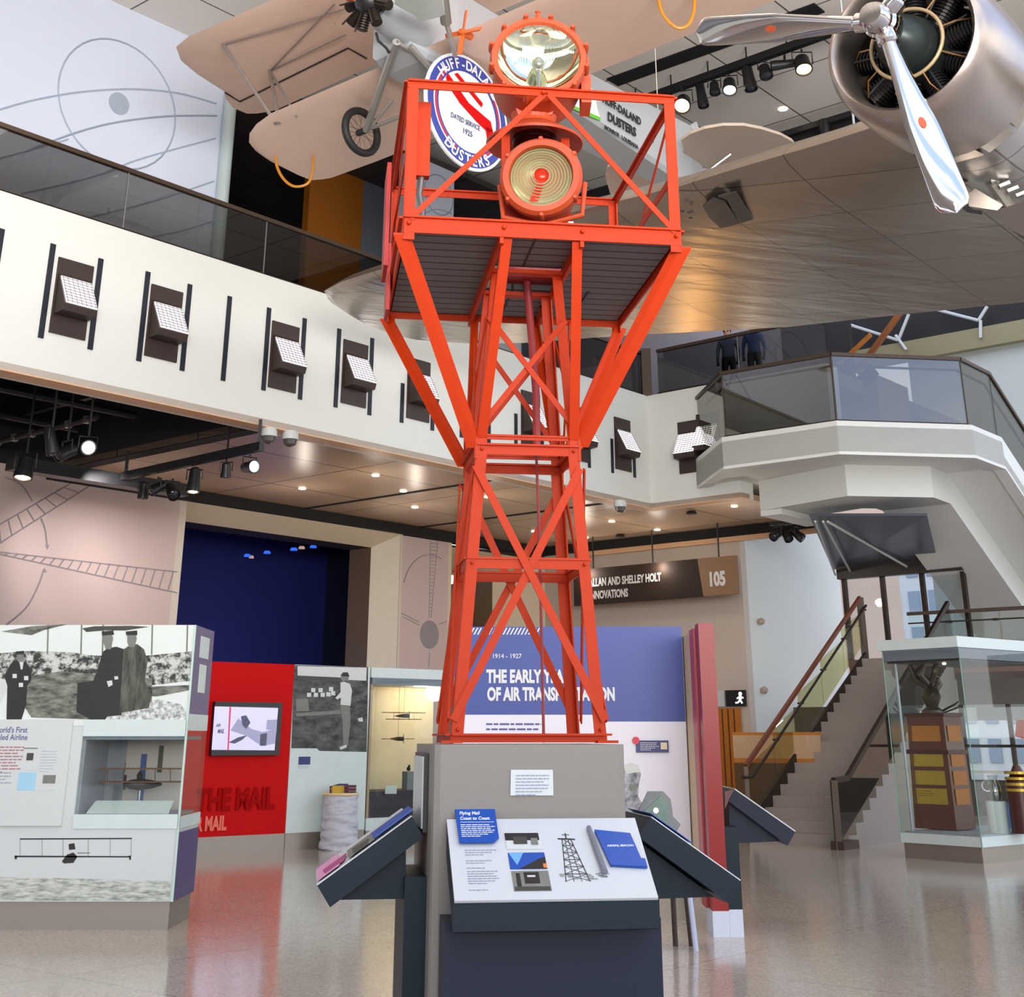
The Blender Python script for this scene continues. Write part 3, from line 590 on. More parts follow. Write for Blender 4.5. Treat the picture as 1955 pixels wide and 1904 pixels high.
# soffit slab of landing and stair
m = M(); z = ZL - .6; bk = [la[0], la[1], la[2], la[3], la[4], la[4] + B * 3.4, la[0] + A * 3]
m.prism([p + UP * z for p in bk], UP * .5); e0_, e1_ = la[4], END
m.add([e0_ + UP * z, e1_ + UP * (z + 11.5 * SL), e1_ + B * 2.4 + UP * (z + 11.5 * SL), e0_ + B * 2.4 + UP * z, e0_ + UP * (z + .2), e1_ + UP * (z + .2 + 11.5 * SL), e1_ + B * 2.4 + UP * (z + .2 + 11.5 * SL), e0_ + B * 2.4 + UP * (z + .2)], [(0, 3, 2, 1), (4, 5, 6, 7), (0, 1, 5, 4), (1, 2, 6, 5), (2, 3, 7, 6), (3, 0, 4, 7)])
part(st, 'soffit', m, WHITE)
# deep inner beam
zb = 6.12
lb = [flat(PZ(1452, 975, zb)), flat(PZ(1618, 947, zb)), flat(PZ(1783, 950, zb)), flat(PZ(1815, 962, zb))]
lb = [lb[0]] + lb[1:]; P2 = lb + [lb[-1] + A * 11]; zs2 = [6.78] * 4 + [6.78 + 11 * SL]
m = M(); band(m, P2, zs2, .66, 1.5); part(st, 'beam', m, WHITE)
m = M(); q = lb[0]; m.prism([q + UP * 6.0, q - B * .5 + UP * 6.0, q - B * .5 + A * 2 + UP * 6.0, q + A * 2 + UP * 6.0], UP * .8); part(st, 'bracket', m, WHITE)
# treads going down behind the parapet, and steps up to the balcony
m = M()
for k in range(13):
    a = la[4] + A * (.3 * k + .1); zz = ZL - .165 * (k + 1); m.prism([a + B * .3 + UP * zz, a + B * 2.2 + UP * zz, a + B * 2.2 + A * .32 + UP * zz, a + B * .3 + A * .32 + UP * zz], UP * .06)
part(st, 'treads', m, STEEL)
gl = thing('glass_railing', 'glass railing with a bronze rail running around the white angular landing and down its stair', 'railing', la[2] + UP * ZL)
GH = 1.36
Pm = offset_path(P, .1); 
gm_land = glass('landing_glass', (.42, .41, .37), .10)
hr = M(); bc = M()
for i in range(len(P) - 1):
    a, b = Pm[i] + UP * zs[i], Pm[i + 1] + UP * zs[i + 1]; hr.bar(a + UP * GH, b + UP * GH, .1, .07); bc.bar(a + UP * .02, b + UP * .02, .06, .04)
    m = M(); d = (b - a).normalized() * .015; n = (flat(b) - flat(a)).cross(UP).normalized() * .018
    m.prism([a + d + UP * .03, b - d + UP * .03, b - d + UP * (GH - .02), a + d + UP * (GH - .02)], n); part(gl, 'glass_panel', m, gm_land)
    m = M(); m.bar(a + UP * (GH - .2) + (flat(b) - flat(a)).cross(UP).normalized() * -.12, b + UP * (GH - .2) + (flat(b) - flat(a)).cross(UP).normalized() * -.12, .04, .04); part(gl, 'grab_rail', m, RAILM)
for i in range(1, 5):
    a = Pm[i] + UP * zs[i]; m = M(); m.bar(a, a + UP * GH, .035, .035); part(gl, 'corner_joint', m, BRONZE)
part(gl, 'handrail', hr, RAILM); part(gl, 'base_channel', bc, BRONZE)
# steps up from the landing to the balcony floor
SU = surf(la[2] + A * 3.4, A)
t = thing('inner_stair', 'tan stepped stair seen through the glass of the white landing', 'staircase', la[2] + A * 3.4 + UP * ZL)
s0 = flat(SU(1478, 800)); m = M(); stp = -B
for k in range(10):
    a = s0 + stp * (.26 * k); zz = ZL + .17 * (k + 1); m.prism([a + UP * (ZL), a + stp * .27 + UP * ZL, a + stp * .27 + UP * zz, a + UP * zz], A * 1.6)
part(t, 'steps', m, mat('olive_stone', srgb(120, 104, 74), .6))
m = M(); m.bar(s0 - A * .05 + UP * (ZL + .9), s0 + stp * 2.6 - A * .05 + UP * (ZL + 2.6), .06, .09); part(t, 'handrail', m, WOODO)
m = M(); m.bar(s0 - A * .03 + stp * .1 + UP * (ZL + .12), s0 + stp * 2.6 - A * .03 + UP * (ZL + 1.82), .05, .3); part(t, 'stringer', m, BRONZE)
# upper background right of the corner: back wall, dark roof with white tubes
BW = FC + A * 6.5
m = M(); m.prism([BW + B * 16 + UP * 8.9, BW - B * .1 + UP * 8.9, BW - B * .1 + UP * 14.6, BW + B * 16 + UP * 14.6], A * .2); struct('wall_back.005', m, mat('mauve_grey_wall', srgb(176, 166, 168), .6))
m = M(); m.prism([BW - B * .1 + UP * 7.2, BW - B * 2.1 + UP * 7.2, BW - B * 2.1 + UP * 14.6, BW - B * .1 + UP * 14.6], A * .2); struct('wall_back.006', m, mat('brown_black_wall', srgb(44, 38, 34), .5))
SB = surf(BW + A * 3.5, A)
u0 = flat(SB(1590, 690)); u1 = u0 - B * 12
za = SB(1700, 640).z; zw = SB(1700, 662).z
m = M(); m.prism([u0 + UP * (zw + .02), u1 + UP * (zw + .02), u1 + UP * 15, u0 + UP * 15], A * .2); struct('wall_back.007', m, mat('dark_roof_void', srgb(24, 22, 22), .6))
m = M(); m.prism([u0 + UP * (zw - .55), u1 + UP * (zw - .55), u1 + UP * zw, u0 + UP * zw], -A * .25); struct('trim_50', m, mat('olive_ledge', srgb(150, 142, 108), .5))
m = M(); m.prism([u0 - B * 2.3 + UP * 2.0, u1 + UP * 2.0, u1 + UP * (zw - .55), u0 - B * 2.3 + UP * (zw - .55)], A * .2); struct('wall_back.008', m, mat('pale_green_wall', srgb(206, 212, 206), .55, var=.02))
t = thing('roof_truss', 'dark roof space with thin white tube bracing above the landing', 'truss', u0 + UP * zw)
for a, b in (((1596, 612), (1715, 650)), ((1715, 650), (1735, 600)), ((1790, 592), (1868, 612)), ((1868, 612), (1885, 585)), ((1710, 640), (1730, 668)), ((1872, 612), (1872, 645))):
    m = M(); m.tube([SB(*a, -.3), SB(*b, -.3)], .045, 6); part(t, 'tube', m, OFFW, smooth=True)
SB2 = surf(BW + A * 2.0, A)
for a, b, lb2 in (((1478, 700), (1560, 615), 'thin diagonal orange-lit handrail above the landing glass, left one'), ((1655, 685), (1735, 575), 'thick diagonal orange-lit handrail above the landing glass, under the shiny wing')):
    m = M(); p, q = SB2(*a), SB2(*b); d = q - p; m.bar(p - d * .25, q, .09, .16); m.bar(p - d * .25 + B * .3, q + B * .3, .06, .08) if a[0] < 1500 else None
    single('sloping_handrail', m, mat('orange_lit_rail', srgb(150, 88, 44), .4), lb2, 'handrail')  # orange light on these rails is put into their colour

# --- lower stair
S0 = flat(PZ(1431, 1610, 0)); T0 = PZ(1655, 1622, 0); wst = 1.75
NS = 18; RUN = .30; RIS = .17
SA = V((math.sin(R(37.5)), math.cos(R(37.5)), 0)); SR = V((SA.y, -SA.x, 0))
ls = thing('staircase', 'straight grey terrazzo staircase climbing to the upper right beside the tall white wall', 'staircase', S0)
m = M()
for k in range(NS):
    a = S0 + SA * (RUN * k); m.prism([a, a + SR * wst, a + SR * wst + SA * RUN, a + SA * RUN], UP * RIS * (k + 1))
top = S0 + SA * (RUN * NS); ZT = RIS * NS
part(ls, 'steps', m, mat('terrazzo_steps', srgb(150, 138, 130), .55, var=.12, scale=70))
m = M(); m.prism([top - SR * .4, top + SR * 4.2, top + SR * 4.2 + SA * 3.2, top - SR * .4 + SA * 3.2], UP * .3); m.v = [(v[0], v[1], v[2] + ZT - .3) for v in m.v]; part(ls, 'landing', m, mat('landing_stone', srgb(120, 92, 80), .5))
m = M(); a = S0 + SA * .1 - SR * .04; b = top - SR * .04
m.prism([a, b + UP * (ZT - .35), b + UP * (ZT + .16), a + UP * .36], SR * .05)
for k in range(NS):
    p = S0 + SA * (RUN * k) - SR * .0; m.prism([p, p + SA * RUN, p + SA * RUN + UP * (RIS * (k + 1) + .0), p + UP * (RIS * (k + 1) + .0)], -SR * .03)
part(ls, 'stringer', m, BRONZE)
rl = thing('stair_railing', 'glass stair railing with reddish brown rail left of the grey stair', 'railing', a)
dz = UP * (ZT) ; p0 = a + UP * 1.15; p1 = b + UP * (ZT + 1.2)
m = M(); m.bar(p0, p1, .06, .07); part(rl, 'top_rail', m, mat('red_brown_rail', srgb(104, 52, 32), .35))
m = M(); m.tube([p0 + SR * .12 - UP * .16 - SA * .35, p0 + SR * .12 - UP * .16, p1 + SR * .12 - UP * .16], .025, 8); part(rl, 'grab_rail', m, BRONZE)
for k in range(5):
    q0 = a + (b - a) * (k / 5) + UP * (ZT * k / 5 + .34); q1 = a + (b - a) * ((k + .985) / 5) + UP * (ZT * (k + .985) / 5 + .34)
    if k == 0: q0 = q0
    m = M(); m.prism([q0, q1, q1 + UP * .58, q0 + UP * .78], SR * .018); part(rl, 'glass_panel', m, glass('olive_glass', (.80, .78, .58), .01))
    q = q1 + UP * .62; m = M(); m.bar(q, q + SR * .12, .03, .03); part(rl, 'bracket', m, BRONZE)
m = M(); m.bar(p0 - UP * 0, V((p0.x, p0.y, .02)), .07, .07); part(rl, 'end_post', m, BRONZE)
m = M(); m.bar(p1, V((p1.x, p1.y, ZT)), .12, .12); part(rl, 'end_post', m, BRONZE)
# right side: low dark framed parapet
rr = thing('stair_railing', 'dark bronze framed glass parapet right of the grey stair foot, by the trophy case', 'railing', S0 + SR * wst)
a2 = S0 + SR * (wst + .03) - SA * .45; b2 = top + SR * (wst + .03)
m = M(); m.bar(a2, a2 + UP * .98, .1, .1); m.bar(a2 + UP * .98, a2 + SA * .5 + UP * 1.0, .08, .08); part(rr, 'newel_frame', m, BRONZE)
m = M(); m.bar(a2 + SA * .5 + UP * 1.0, b2 + UP * (ZT + 1.0), .07, .08); part(rr, 'top_rail', m, BRONZE)
m = M(); m.prism([a2 + SA * .02 + UP * .1, b2 + UP * (ZT + .05), b2 + UP * (ZT + .96), a2 + SA * .5 + UP * .96, a2 + SA * .05 + UP * .94], SR * .02); part(rr, 'glass_panel', m, glass('dark_glass', (.3, .29, .26), .03))
m = M(); m.bar(a2 - SA * .06 + UP * .06, a2 + SA * .5 + UP * .06, .22, .12); part(rr, 'base_shoe', m, mat('dark_red_shoe', srgb(60, 34, 28), .4))
# end wall of the stair hall: window with mullions, view to buildings outside
GWp = top + SA * 3.2; GW = surf(GWp, A)
m = M(); x0 = flat(GW(1612, 1180)); x1 = x0 - B * 3.0
zh = GW(1670, 1090).z
m.prism([x0 + UP * (zh - .15), x1 + UP * (zh - .15), x1 + UP * (zh + .25), x0 + UP * (zh + .25)], -A * .2); struct('window_1', m, mat('dark_header', srgb(40, 32, 30), .4))
for i in range(4):
    p = x0 - B * (.08 + .95 * i); m = M(); m.bar(p + UP * ZT, p + UP * zh, .09, .12, side=B); struct('window_frame', m, BRONZE, parent=bpy.data.objects['window_1'])
m = M(); m.prism([x0 + UP * ZT, x1 + UP * ZT, x1 + UP * zh, x0 + UP * zh], A * .02); struct('window_pane', m, glass('window_glass', (.9, .94, .95), .02), parent=bpy.data.objects['window_1'])
# sloping dark glazed roof above the window, with white tubes
Rf = surf(GWp - A * 3.5, A); r0 = [GW(1590, 1088), GW(1790, 1072), Rf(1770, 985), Rf(1545, 985)]
m = M(); m.prism(r0, UP * .05); struct('ceiling.006', m, mat('slate_roof_glazing', srgb(92, 96, 108), .35))
def lerp(a, b, t): return a + (b - a) * t
t = thing('roof_brace', 'thin white tubes crossing the slate grey sloping roof above the stair window', 'brace', r0[0] - UP * .1)
for u0_, u1_ in ((0.02, .05), (.18, .12), (.75, .16)):
    m = M(); m.tube([lerp(r0[0], r0[1], u0_) - UP * .12, lerp(r0[3], r0[2], u1_) - UP * .12], .028, 6); part(t, 'tube', m, OFFW, smooth=True)
tr = thing('landing_railing', 'bronze and glass railing along the landing in front of the stair window', 'railing', top + SA * 2.8 + UP * ZT)
ra = top + SA * 2.6 + UP * ZT - SR * .1; rb = ra + SR * 4
m = M(); m.bar(ra + UP * 1.05, rb + UP * 1.05, .08, .07); part(tr, 'top_rail', m, RAILM)
m = M(); m.bar(ra + UP * .85, rb + UP * .85, .03, .03); part(tr, 'grab_rail', m, BRONZE)
for k in range(4):
    m = M(); p = ra + SR * (k + .02); m.prism([p, p + SR * .96, p + SR * .96 + UP * 1.0, p + UP * 1.0], SA * .018); part(tr, 'glass_panel', m, GLASSC)
    m = M(); p = ra + SR * (k + .9) + UP * .85; m.bar(p, p + SA * .1, .1, .05); part(tr, 'bracket', m, BRONZE)
# buildings outside
def outside(name, c, wx, wy, h, wallm, nx, nz, label):
    t = thing(name, label, 'building', c); m = M(); m.ob(V(c) + UP * h / 2, B * wx / 2, A * wy / 2, UP * h / 2); part(t, 'wall', m, wallm)
    for i in range(nx):
        for k in range(nz):
            p = V(c) - A * wy / 2 + B * (wx * ((i + .5) / nx - .5)) + UP * (h * (k + .5) / nz); m = M(); m.ob(p, B * wx / nx * .28, A * .08, UP * h / nz * .3); part(t, 'window', m, mat('pane_blue_grey', srgb(130, 142, 160), .3))
    return t
outside('office_building', flat(PY(1800, 1250, 80)), 13, 6, 11.5, mat('pale_stone', srgb(196, 198, 200), .7), 11, 6, 'pale stone office building with rows of windows seen through the stair window')
outside('tan_building', flat(PY(1578, 1250, 62)), 5.2, 5, 12, mat('tan_stone', srgb(192, 166, 148), .7), 1, 0, 'plain tan building seen through the stair window left of the pale one')
# ground floor at the far right: wall beside the stair, street window behind the trophy case
GV = surf(GWp + A * 2, A); v0 = flat(GV(1800, 1400)); v1 = v0 - B * 16
za_, zb_ = GV(1900, 1490).z, GV(1900, 1345).z
m = M(); m.prism([v0 + B * 9, v1, v1 + UP * za_, v0 + B * 9 + UP * za_], A * .2)
va = flat(GV(1838, 1400)); m.prism([v0 + B * 9, va, va + UP * zb_, v0 + B * 9 + UP * zb_], A * .2); struct('wall_right.001', m, mat('dark_taupe_wall', srgb(92, 84, 76), .6))
m = M(); m.prism([va + UP * zb_, v1 + UP * zb_, v1 + UP * (zb_ + 1.2), va + UP * (zb_ + 1.2)], A * .2); struct('window_2', m, mat('grey_lintel', srgb(120, 112, 104), .5))
for k in range(9):
    p = va - B * (.02 + 1.1 * k); m = M(); m.bar(p + UP * za_, p + UP * zb_, .08, .1, side=B); struct('window_frame', m, BRONZE, parent=bpy.data.objects['window_2'])
m = M(); m.bar(va + UP * (za_ + .7), v1 + UP * (za_ + .7), .08, .06); struct('window_frame', m, BRONZE, parent=bpy.data.objects['window_2'])
random.seed(4)
for k in range(2):
    p = va - B * (.8 + 1.5 * k) + A * (4 + k % 2); t = thing('construction_digger', 'orange construction machine out in the street behind the trophy case window', 'digger', p, 'orange machines in the street')
    m = M(); m.ob(p + UP * 1.3, B * .6, A * .6, UP * .6); part(t, 'body', m, mat('machine_orange', srgb(240, 96, 40), .4)); m = M(); m.bar(p + UP * 1.6, p + B * .6 + UP * 3.2, .22, .28); m.bar(p + B * .6 + UP * 3.2, p + B * 1.0 + UP * 1.6, .18, .2); part(t, 'arm', m, mat('machine_orange', (1, 1, 1)))
    m = M(); m.ob(p + UP * .35, B * .7, A * .7, UP * .35); part(t, 'track', m, BLK)
m = M(); p = va + A * 9; m.prism([p + B * 2, p - B * 14, p - B * 14 + UP * 2.5, p + B * 2 + UP * 2.5], A * .1); single('street_hoarding', m, mat('peach_hoarding', srgb(240, 205, 170), .6), 'pale peach hoarding in the street beyond the window', 'hoarding')

# --- hanging sign and small things on the walls
HS = surf(W2o - A * 1.0, A)
t = thing('hanging_sign', 'long dark brown hanging sign reading ALLAN AND SHELLEY HOLT INNOVATIONS 105', 'sign', HS(1260, 1145))
q = [HS(1095, 1099), HS(1405, 1060), HS(1407, 1134), HS(1100, 1155)]
zt_, zb2 = HS(1405, 1060).z, HS(1407, 1134).z
c0, c1, cs = flat(HS(1095, 1100)), flat(HS(1406, 1100)), flat(HS(1341, 1100))
m = M(); m.prism([c0 + UP * zb2, cs + UP * zb2, cs + B * .12 + UP * zt_, c0 + UP * zt_], A * .12); part(t, 'dark_board', m, mat('sign_dark_brown', srgb(46, 30, 22), .75, var=.02))
m = M(); m.prism([cs + UP * zb2, c1 + UP * zb2, c1 + UP * zt_, cs + B * .12 + UP * zt_], A * .12); part(t, 'number_board', m, mat('sign_bronze', srgb(140, 106, 74), .45, var=.02))
hh = zt_ - zb2
m = M(); o = flat(HS(1125, 1100)) - A * .01; m.text('ALLAN AND SHELLEY HOLT', o + UP * (zb2 + hh * .50), -B, UP, hh * .22, sx=.66, bold=.035); part(t, 'lettering', m, WINK)
m = M(); m.text('INNOVATIONS', o + UP * (zb2 + hh * .15), -B, UP, hh * .22, sx=.66, bold=.035); part(t, 'lettering', m, WINK)
m = M(); o = flat(HS(1352, 1100)) - A * .01; m.text('105', o + UP * (zb2 + hh * .26), -B, UP, hh * .36, sx=.74, bold=.05); part(t, 'number', m, WINK)
for x in (1130, 1244, 1371):
    p = flat(HS(x, 1080)) + A * .06; m = M(); m.tube([p + UP * zt_, p + UP * 6.44], .02, 6); part(t, 'hanger_rod', m, BLK)
X1 = surf(W2o - A * .03, A)
t = thing('exit_sign', 'small black sign with a white running figure on the tan wall above the orange door', 'sign', X1(1405, 1348))
ea, eb = flat(X1(1388, 1330)), flat(X1(1425, 1330)); z0_, z1_ = X1(1405, 1349).z, X1(1405, 1318).z
m = M(); m.prism([ea + UP * z0_, eb + UP * z0_, eb + UP * z1_, ea + UP * z1_], -A * .06); part(t, 'box', m, BLK)
def fig(mb, cx, cy, k, S, off):
    mb.lathe([(.045 * k, 0), (.045 * k, .004)], S(cx, cy - 9, off), A, 12)
    for a, b, w_ in (((0, -6), (0, 3), .06), ((0, 3), (-5, 8), .035), ((-5, 8), (-9, 8), .03), ((0, 3), (4, 9), .035), ((0, -4), (6, -1), .03), ((0, -4), (-6, 0), .03)):
        mb.bar(S(cx + a[0] * k, cy + a[1] * k, off), S(cx + b[0] * k, cy + b[1] * k, off), w_ * k, .01, side=B)
m = M(); fig(m, 1413, 1334, 1.0, X1, -.075); part(t, 'running_figure', m, emis('sign_white', (1, 1, 1), 2))
m = M(); m.prism([ea + B * .5 + UP * (z0_), ea + B * .05 + UP * z0_, ea + B * .05 + UP * z1_, ea + B * .5 + UP * z1_], -A * .05); single('wall_box', m, OFFW, 'small white box on the tan wall left of the black exit sign', 'box')
da, db = flat(X1(1372, 1400)), flat(X1(1417, 1400)); zd = X1(1395, 1352).z
m = M(); m.prism([da, db, db + UP * zd, da + UP * zd], -A * .05); dr = struct('door_1', m, WOODO)
for k in range(1, 4): m = M(); p = lerp(da, db, k / 4) - A * .055; m.bar(p + UP * .02, p + UP * (zd - .02), .03, .01, side=B); struct('door_groove', m, mat('dark_wood_groove', srgb(90, 46, 14), .5), parent=dr)
X3 = surf(W3, B)
for x, y, lb in ((1449, 1187, 'upper small round fitting on the tall white stair wall'), (1455, 1318, 'lower small round fitting on the tall white stair wall')):
    p = X3(x, y, -.02); m = M(); m.lathe([(.07, 0), (.09, .08), (.05, .14)], p, -B, 14); single('wall_speaker', m, mat('beige_fitting', srgb(176, 160, 140), .4), lb, 'wall fitting', smooth=True)
# counter behind the stair rail
CT = surf(S0 + SA * 1.9, A); c0, c1 = flat(CT(1400, 1430)), flat(CT(1545, 1430)); zt_ = CT(1460, 1404).z; zm = CT(1460, 1448).z
t = thing('counter_unit', 'light wooden counter with a dark shelf behind the lower end of the stair rail', 'counter', (c0 + c1) / 2)
c1 = c0 + (c1 - c0) * .98
m = M(); m.prism([c0 + UP * zm, c1 + UP * zm, c1 + UP * zt_, c0 + UP * zt_], A * .5); part(t, 'upper_panel', m, mat('peach_board', srgb(196, 160, 124), .5))
m = M(); m.prism([c0 + UP * (zt_ - .0), c1 + UP * zt_, c1 + UP * (zt_ + .05), c0 + UP * (zt_ + .05)], A * .55); part(t, 'top', m, WOODO)
m = M(); m.prism([c0 + UP * (zm - .08), c1 + UP * (zm - .08), c1 + UP * zm, c0 + UP * zm], A * .5); part(t, 'shelf', m, WOODO)
m = M(); m.prism([c0 + UP * 0, c1 + UP * 0, c1 + UP * (zm - .08), c0 + UP * (zm - .08)], A * .5); part(t, 'lower_cabinet', m, mat('brown_cabinet', srgb(92, 66, 34), .5))

# lighting rigs
t = thing('light_track', 'black lighting track hanging below the soffit at the left, running towards the balcony edge', 'light track', PZ(375, 880, 6.0))
ta, tb = PZ(235, 910, 6.0), PZ(500, 852, 6.0); m = M(); m.bar(ta, tb, .1, .14); part(t, 'track_bar', m, BLK)
for k in (.02, .98): p = lerp(ta, tb, k); m = M(); m.bar(p, p + UP * .45, .05, .05); part(t, 'hanger', m, BLK)
t = thing('light_track', 'thick black lighting beam in the dark ceiling at the left edge of the photo', 'light track', PZ(200, 920, 6.0))
ta, tb = PZ(20, 885, 5.95), PZ(352, 938, 5.95); m = M(); m.bar(ta, tb, .3, .22); part(t, 'beam', m, BLK)
t_rig = t
t = thing('pipe_rig', 'second dark lighting pipe above the thick beam at the left', 'pipe', PZ(90, 830, 6.6)); ta, tb = PZ(-20, 848, 6.6), PZ(185, 797, 6.6); m = M(); m.tube([ta, tb], .05, 8); part(t, 'pipe', m, DARK)
for k in range(6): p = lerp(ta, tb, (k + .5) / 6); m = M(); m.ob(p + UP * .0, A * .05, B * .05, UP * .06); part(t, 'clamp', m, STEEL)
rig = [(52, 853, (0, -.2, -1), .42, .17, 'spotlight lit warm orange at the far left under the dark ceiling', WARML), (170, 822, (.4, -.9, -.15), .4, .13, 'spotlight with a bright white lens facing the viewer in the dark ceiling', COOLL), (130, 830, (-.5, -.6, -.4), .4, .13, 'grey spotlight left of the white one in the dark ceiling', None), (100, 812, (.3, 0, -1), .5, .11, 'slender grey spotlight hanging deepest in the dark ceiling', None),
       (276, 911, (0, 0, -1), .34, .11, 'short black spotlight hanging left on the track, above the mauve wall', None), (303, 905, (-.6, -.5, -.5), .36, .11, 'black spotlight tilted left in the cluster at the corner of the mauve wall', None), (330, 908, (.5, -.7, -.6), .4, .13, 'black spotlight with flaps, lowest of the cluster at the corner of the mauve wall', None),
       (373, 886, (0, -.1, -1), .5, .13, 'tall black spotlight glowing warm next to the cream portal corner', WARML), (433, 873, (0, .1, -1), .28, .1, 'small black spotlight hanging behind the track', None), (478, 862, (.6, -.75, -.1), .42, .12, 'black spotlight with a pale blue lens at the right end of the left track', COOLL)]
for x, y, aim, ln, rd, lb, le in rig: spotlight(PZ(x, y + 6, 5.93), aim, ln * .85, rd * .9, lb, le, 'spotlights under the left balcony', rod=8.19 if x < 200 else (6.52 if x == 433 else 0))
for k, (x, aim, lb) in enumerate(((1482, (-.6, -.5, -.4), 'left one of three black spotlights hanging above the stair'), (1500, (.2, -.6, -.8), 'middle one of three black spotlights hanging above the stair'), (1520, (.6, -.4, -.6), 'right one of three black spotlights hanging above the stair'))):
    spotlight(PZ(x, 1003, 6.18), aim, .34, .11, lb, None, 'spotlights above the stair')
m = M(); m.bar(PZ(1470, 1001, 6.25), PZ(1535, 996, 6.25), .08, .08); single('light_track', m, BLK, 'short black lighting track carrying three spotlights above the stair', 'light track')

for tx in ((120, 1050), (290, 1050)): spot('wall_wash', tuple(PZ(300, 900, 5.9) + B * 1.0 - A * .5), tuple(G1(*tx)), 300, (1, .93, .92), 60, .9)
# two people behind the balcony glass
def person(base, face, shirt, trousers, hair, label, h=1.7, arms='down'):
    f = V(face).normalized(); r = V((f.y, -f.x, 0)); t = thing('person', label, 'person', base); k = h / 1.75; b = V(base)
    def P_(u, v, z): return b + r * u * k + f * v * k + UP * z * k
    me = bpy.data.meshes.new('body'); vs = []; es = []; rad = []
    def add(p, rr, par=None):
        vs.append(tuple(p - b)); rad.append(rr * k)
        if par is not None: es.append((par, len(vs) - 1))
        return len(vs) - 1
    pel = add(P_(0, 0, .98), .15); wa = add(P_(0, 0, 1.15), .13, pel); ch = add(P_(0, 0, 1.34), .155, wa); nk = add(P_(0, 0, 1.48), .06, ch); hd0 = add(P_(0, .015, 1.57), .075, nk); hd1 = add(P_(0, .015, 1.66), .088, hd0); add(P_(0, .01, 1.71), .06, hd1); add(P_(0, .1, 1.62), .022, hd0)
    for s in (-1, 1):
        hp = add(P_(.1 * s, 0, .9), .095, pel); kn = add(P_(.1 * s, .03, .5), .062, hp); an = add(P_(.1 * s, -.02, .1), .042, kn); add(P_(.1 * s, .14, .04), .036, an)
        sh = add(P_(.19 * s, 0, 1.4), .062, ch); el = add(P_(.25 * s, .02 if arms == 'down' else .1, 1.12), .043, sh)
        wr = add(P_(.24 * s, .14 if arms == 'down' else .34, .9 if arms == 'down' else 1.1), .03, el); pa_ = add(P_(.23 * s, .19 if arms == 'down' else .41, .83 if arms == 'down' else 1.12), .034, wr)
        for j in range(4): add(P_((.205 + .018 * j) * s, (.23 if arms == 'down' else .48), (.76 if arms == 'down' else 1.12) - .004 * j), .009, pa_)
        add(P_(.19 * s, .2 if arms == 'down' else .42, .8 if arms == 'down' else 1.1), .01, pa_)
    me.from_pydata(vs, es, []); o = link('body', me, (0, 0, 0), t); sk = o.modifiers.new('skin', 'SKIN'); sk.use_smooth_shade = True
    for i, q in enumerate(me.skin_vertices[0].data): q.radius = (rad[i], rad[i]); q.use_root = (i == 0)
    ss = o.modifiers.new('sub', 'SUBSURF'); ss.levels = ss.render_levels = 2
    mm = bpy.data.materials.new('clothed_skin'); mm.use_nodes = True; n = mm.node_tree.nodes; l = mm.node_tree.links; tc_ = n.new('ShaderNodeTexCoord'); sp = n.new('ShaderNodeSeparateXYZ'); l.new(tc_.outputs['Object'], sp.inputs[0])
    rp = n.new('ShaderNodeValToRGB'); rp.color_ramp.interpolation = 'CONSTANT'; dv = n.new('ShaderNodeMath'); dv.operation = 'DIVIDE'; dv.inputs[1].default_value = 2; l.new(sp.outputs['Z'], dv.inputs[0]); l.new(dv.outputs[0], rp.inputs[0])
    e_ = rp.color_ramp.elements; e_[0].color = (*trousers, 1); e_[0].position = 0; e_[1].position = .5 * k; e_[1].color = (*shirt, 1); z_ = e_.new(.735 * k); z_.color = (*srgb(190, 140, 115), 1)
    l.new(rp.outputs[0], n['Principled BSDF'].inputs['Base Color']); me.materials.append(mm)
    m = M(); m.ball(P_(0, -.015, 1.675), .1 * k, 10, (1, 1.05, .95)); part(t, 'hair', m, mat('dark_hair', srgb(34, 24, 20), .7), smooth=True)
    m = M()
    for s in (-1, 1): m.ball(P_(.033 * s, .092, 1.63), .012 * k, 6)
    part(t, 'eyes', m, BLK, smooth=True)
    return t
for x, lb, sh in ((1392, 'person in a grey blue shirt standing behind the balcony glass, left of the two', srgb(96, 110, 140)), (1442, 'person in a blue shirt standing behind the balcony glass, right of the two', srgb(70, 90, 150))):
    s = surf(FC + A * 1.3, A); p = flat(s(x, 700)) + UP * 8.9; person(p, (-.3, -1, 0), sh, srgb(40, 42, 50), None, lb, 1.74)

# glazed street front behind the viewer: dark frames only, daylight comes through
m = M()
for k in range(16): m.box(-24 + 3.2 * k, -23.85 + 3.2 * k, -14.2, -13.9, 0, 16)
for z in (3.2, 7.5, 12): m.box(-24, 24, -14.2, -13.9, z, z + .15)
struct('window_3', m, BRONZE)
# ================================================================== THE BEACON TOWER
TC = V((.03, 7.23, 0)); YW = R(8)
EX = V((math.cos(YW), math.sin(YW), 0)); EY = V((-math.sin(YW), math.cos(YW), 0))
def T(u, v, z): return TC + EX * (u + .01 * (z - 1.5)) + EY * v + UP * z
ZB = 1.575; ZP = 4.0
def hw(z): return .5 * (.75 - .15 * (z - 1.56))
tw = thing('beacon_tower', 'orange red steel lattice tower with a railed platform standing on the grey pedestal', 'tower', T(0, 0, ZB))
ZM = 3.02
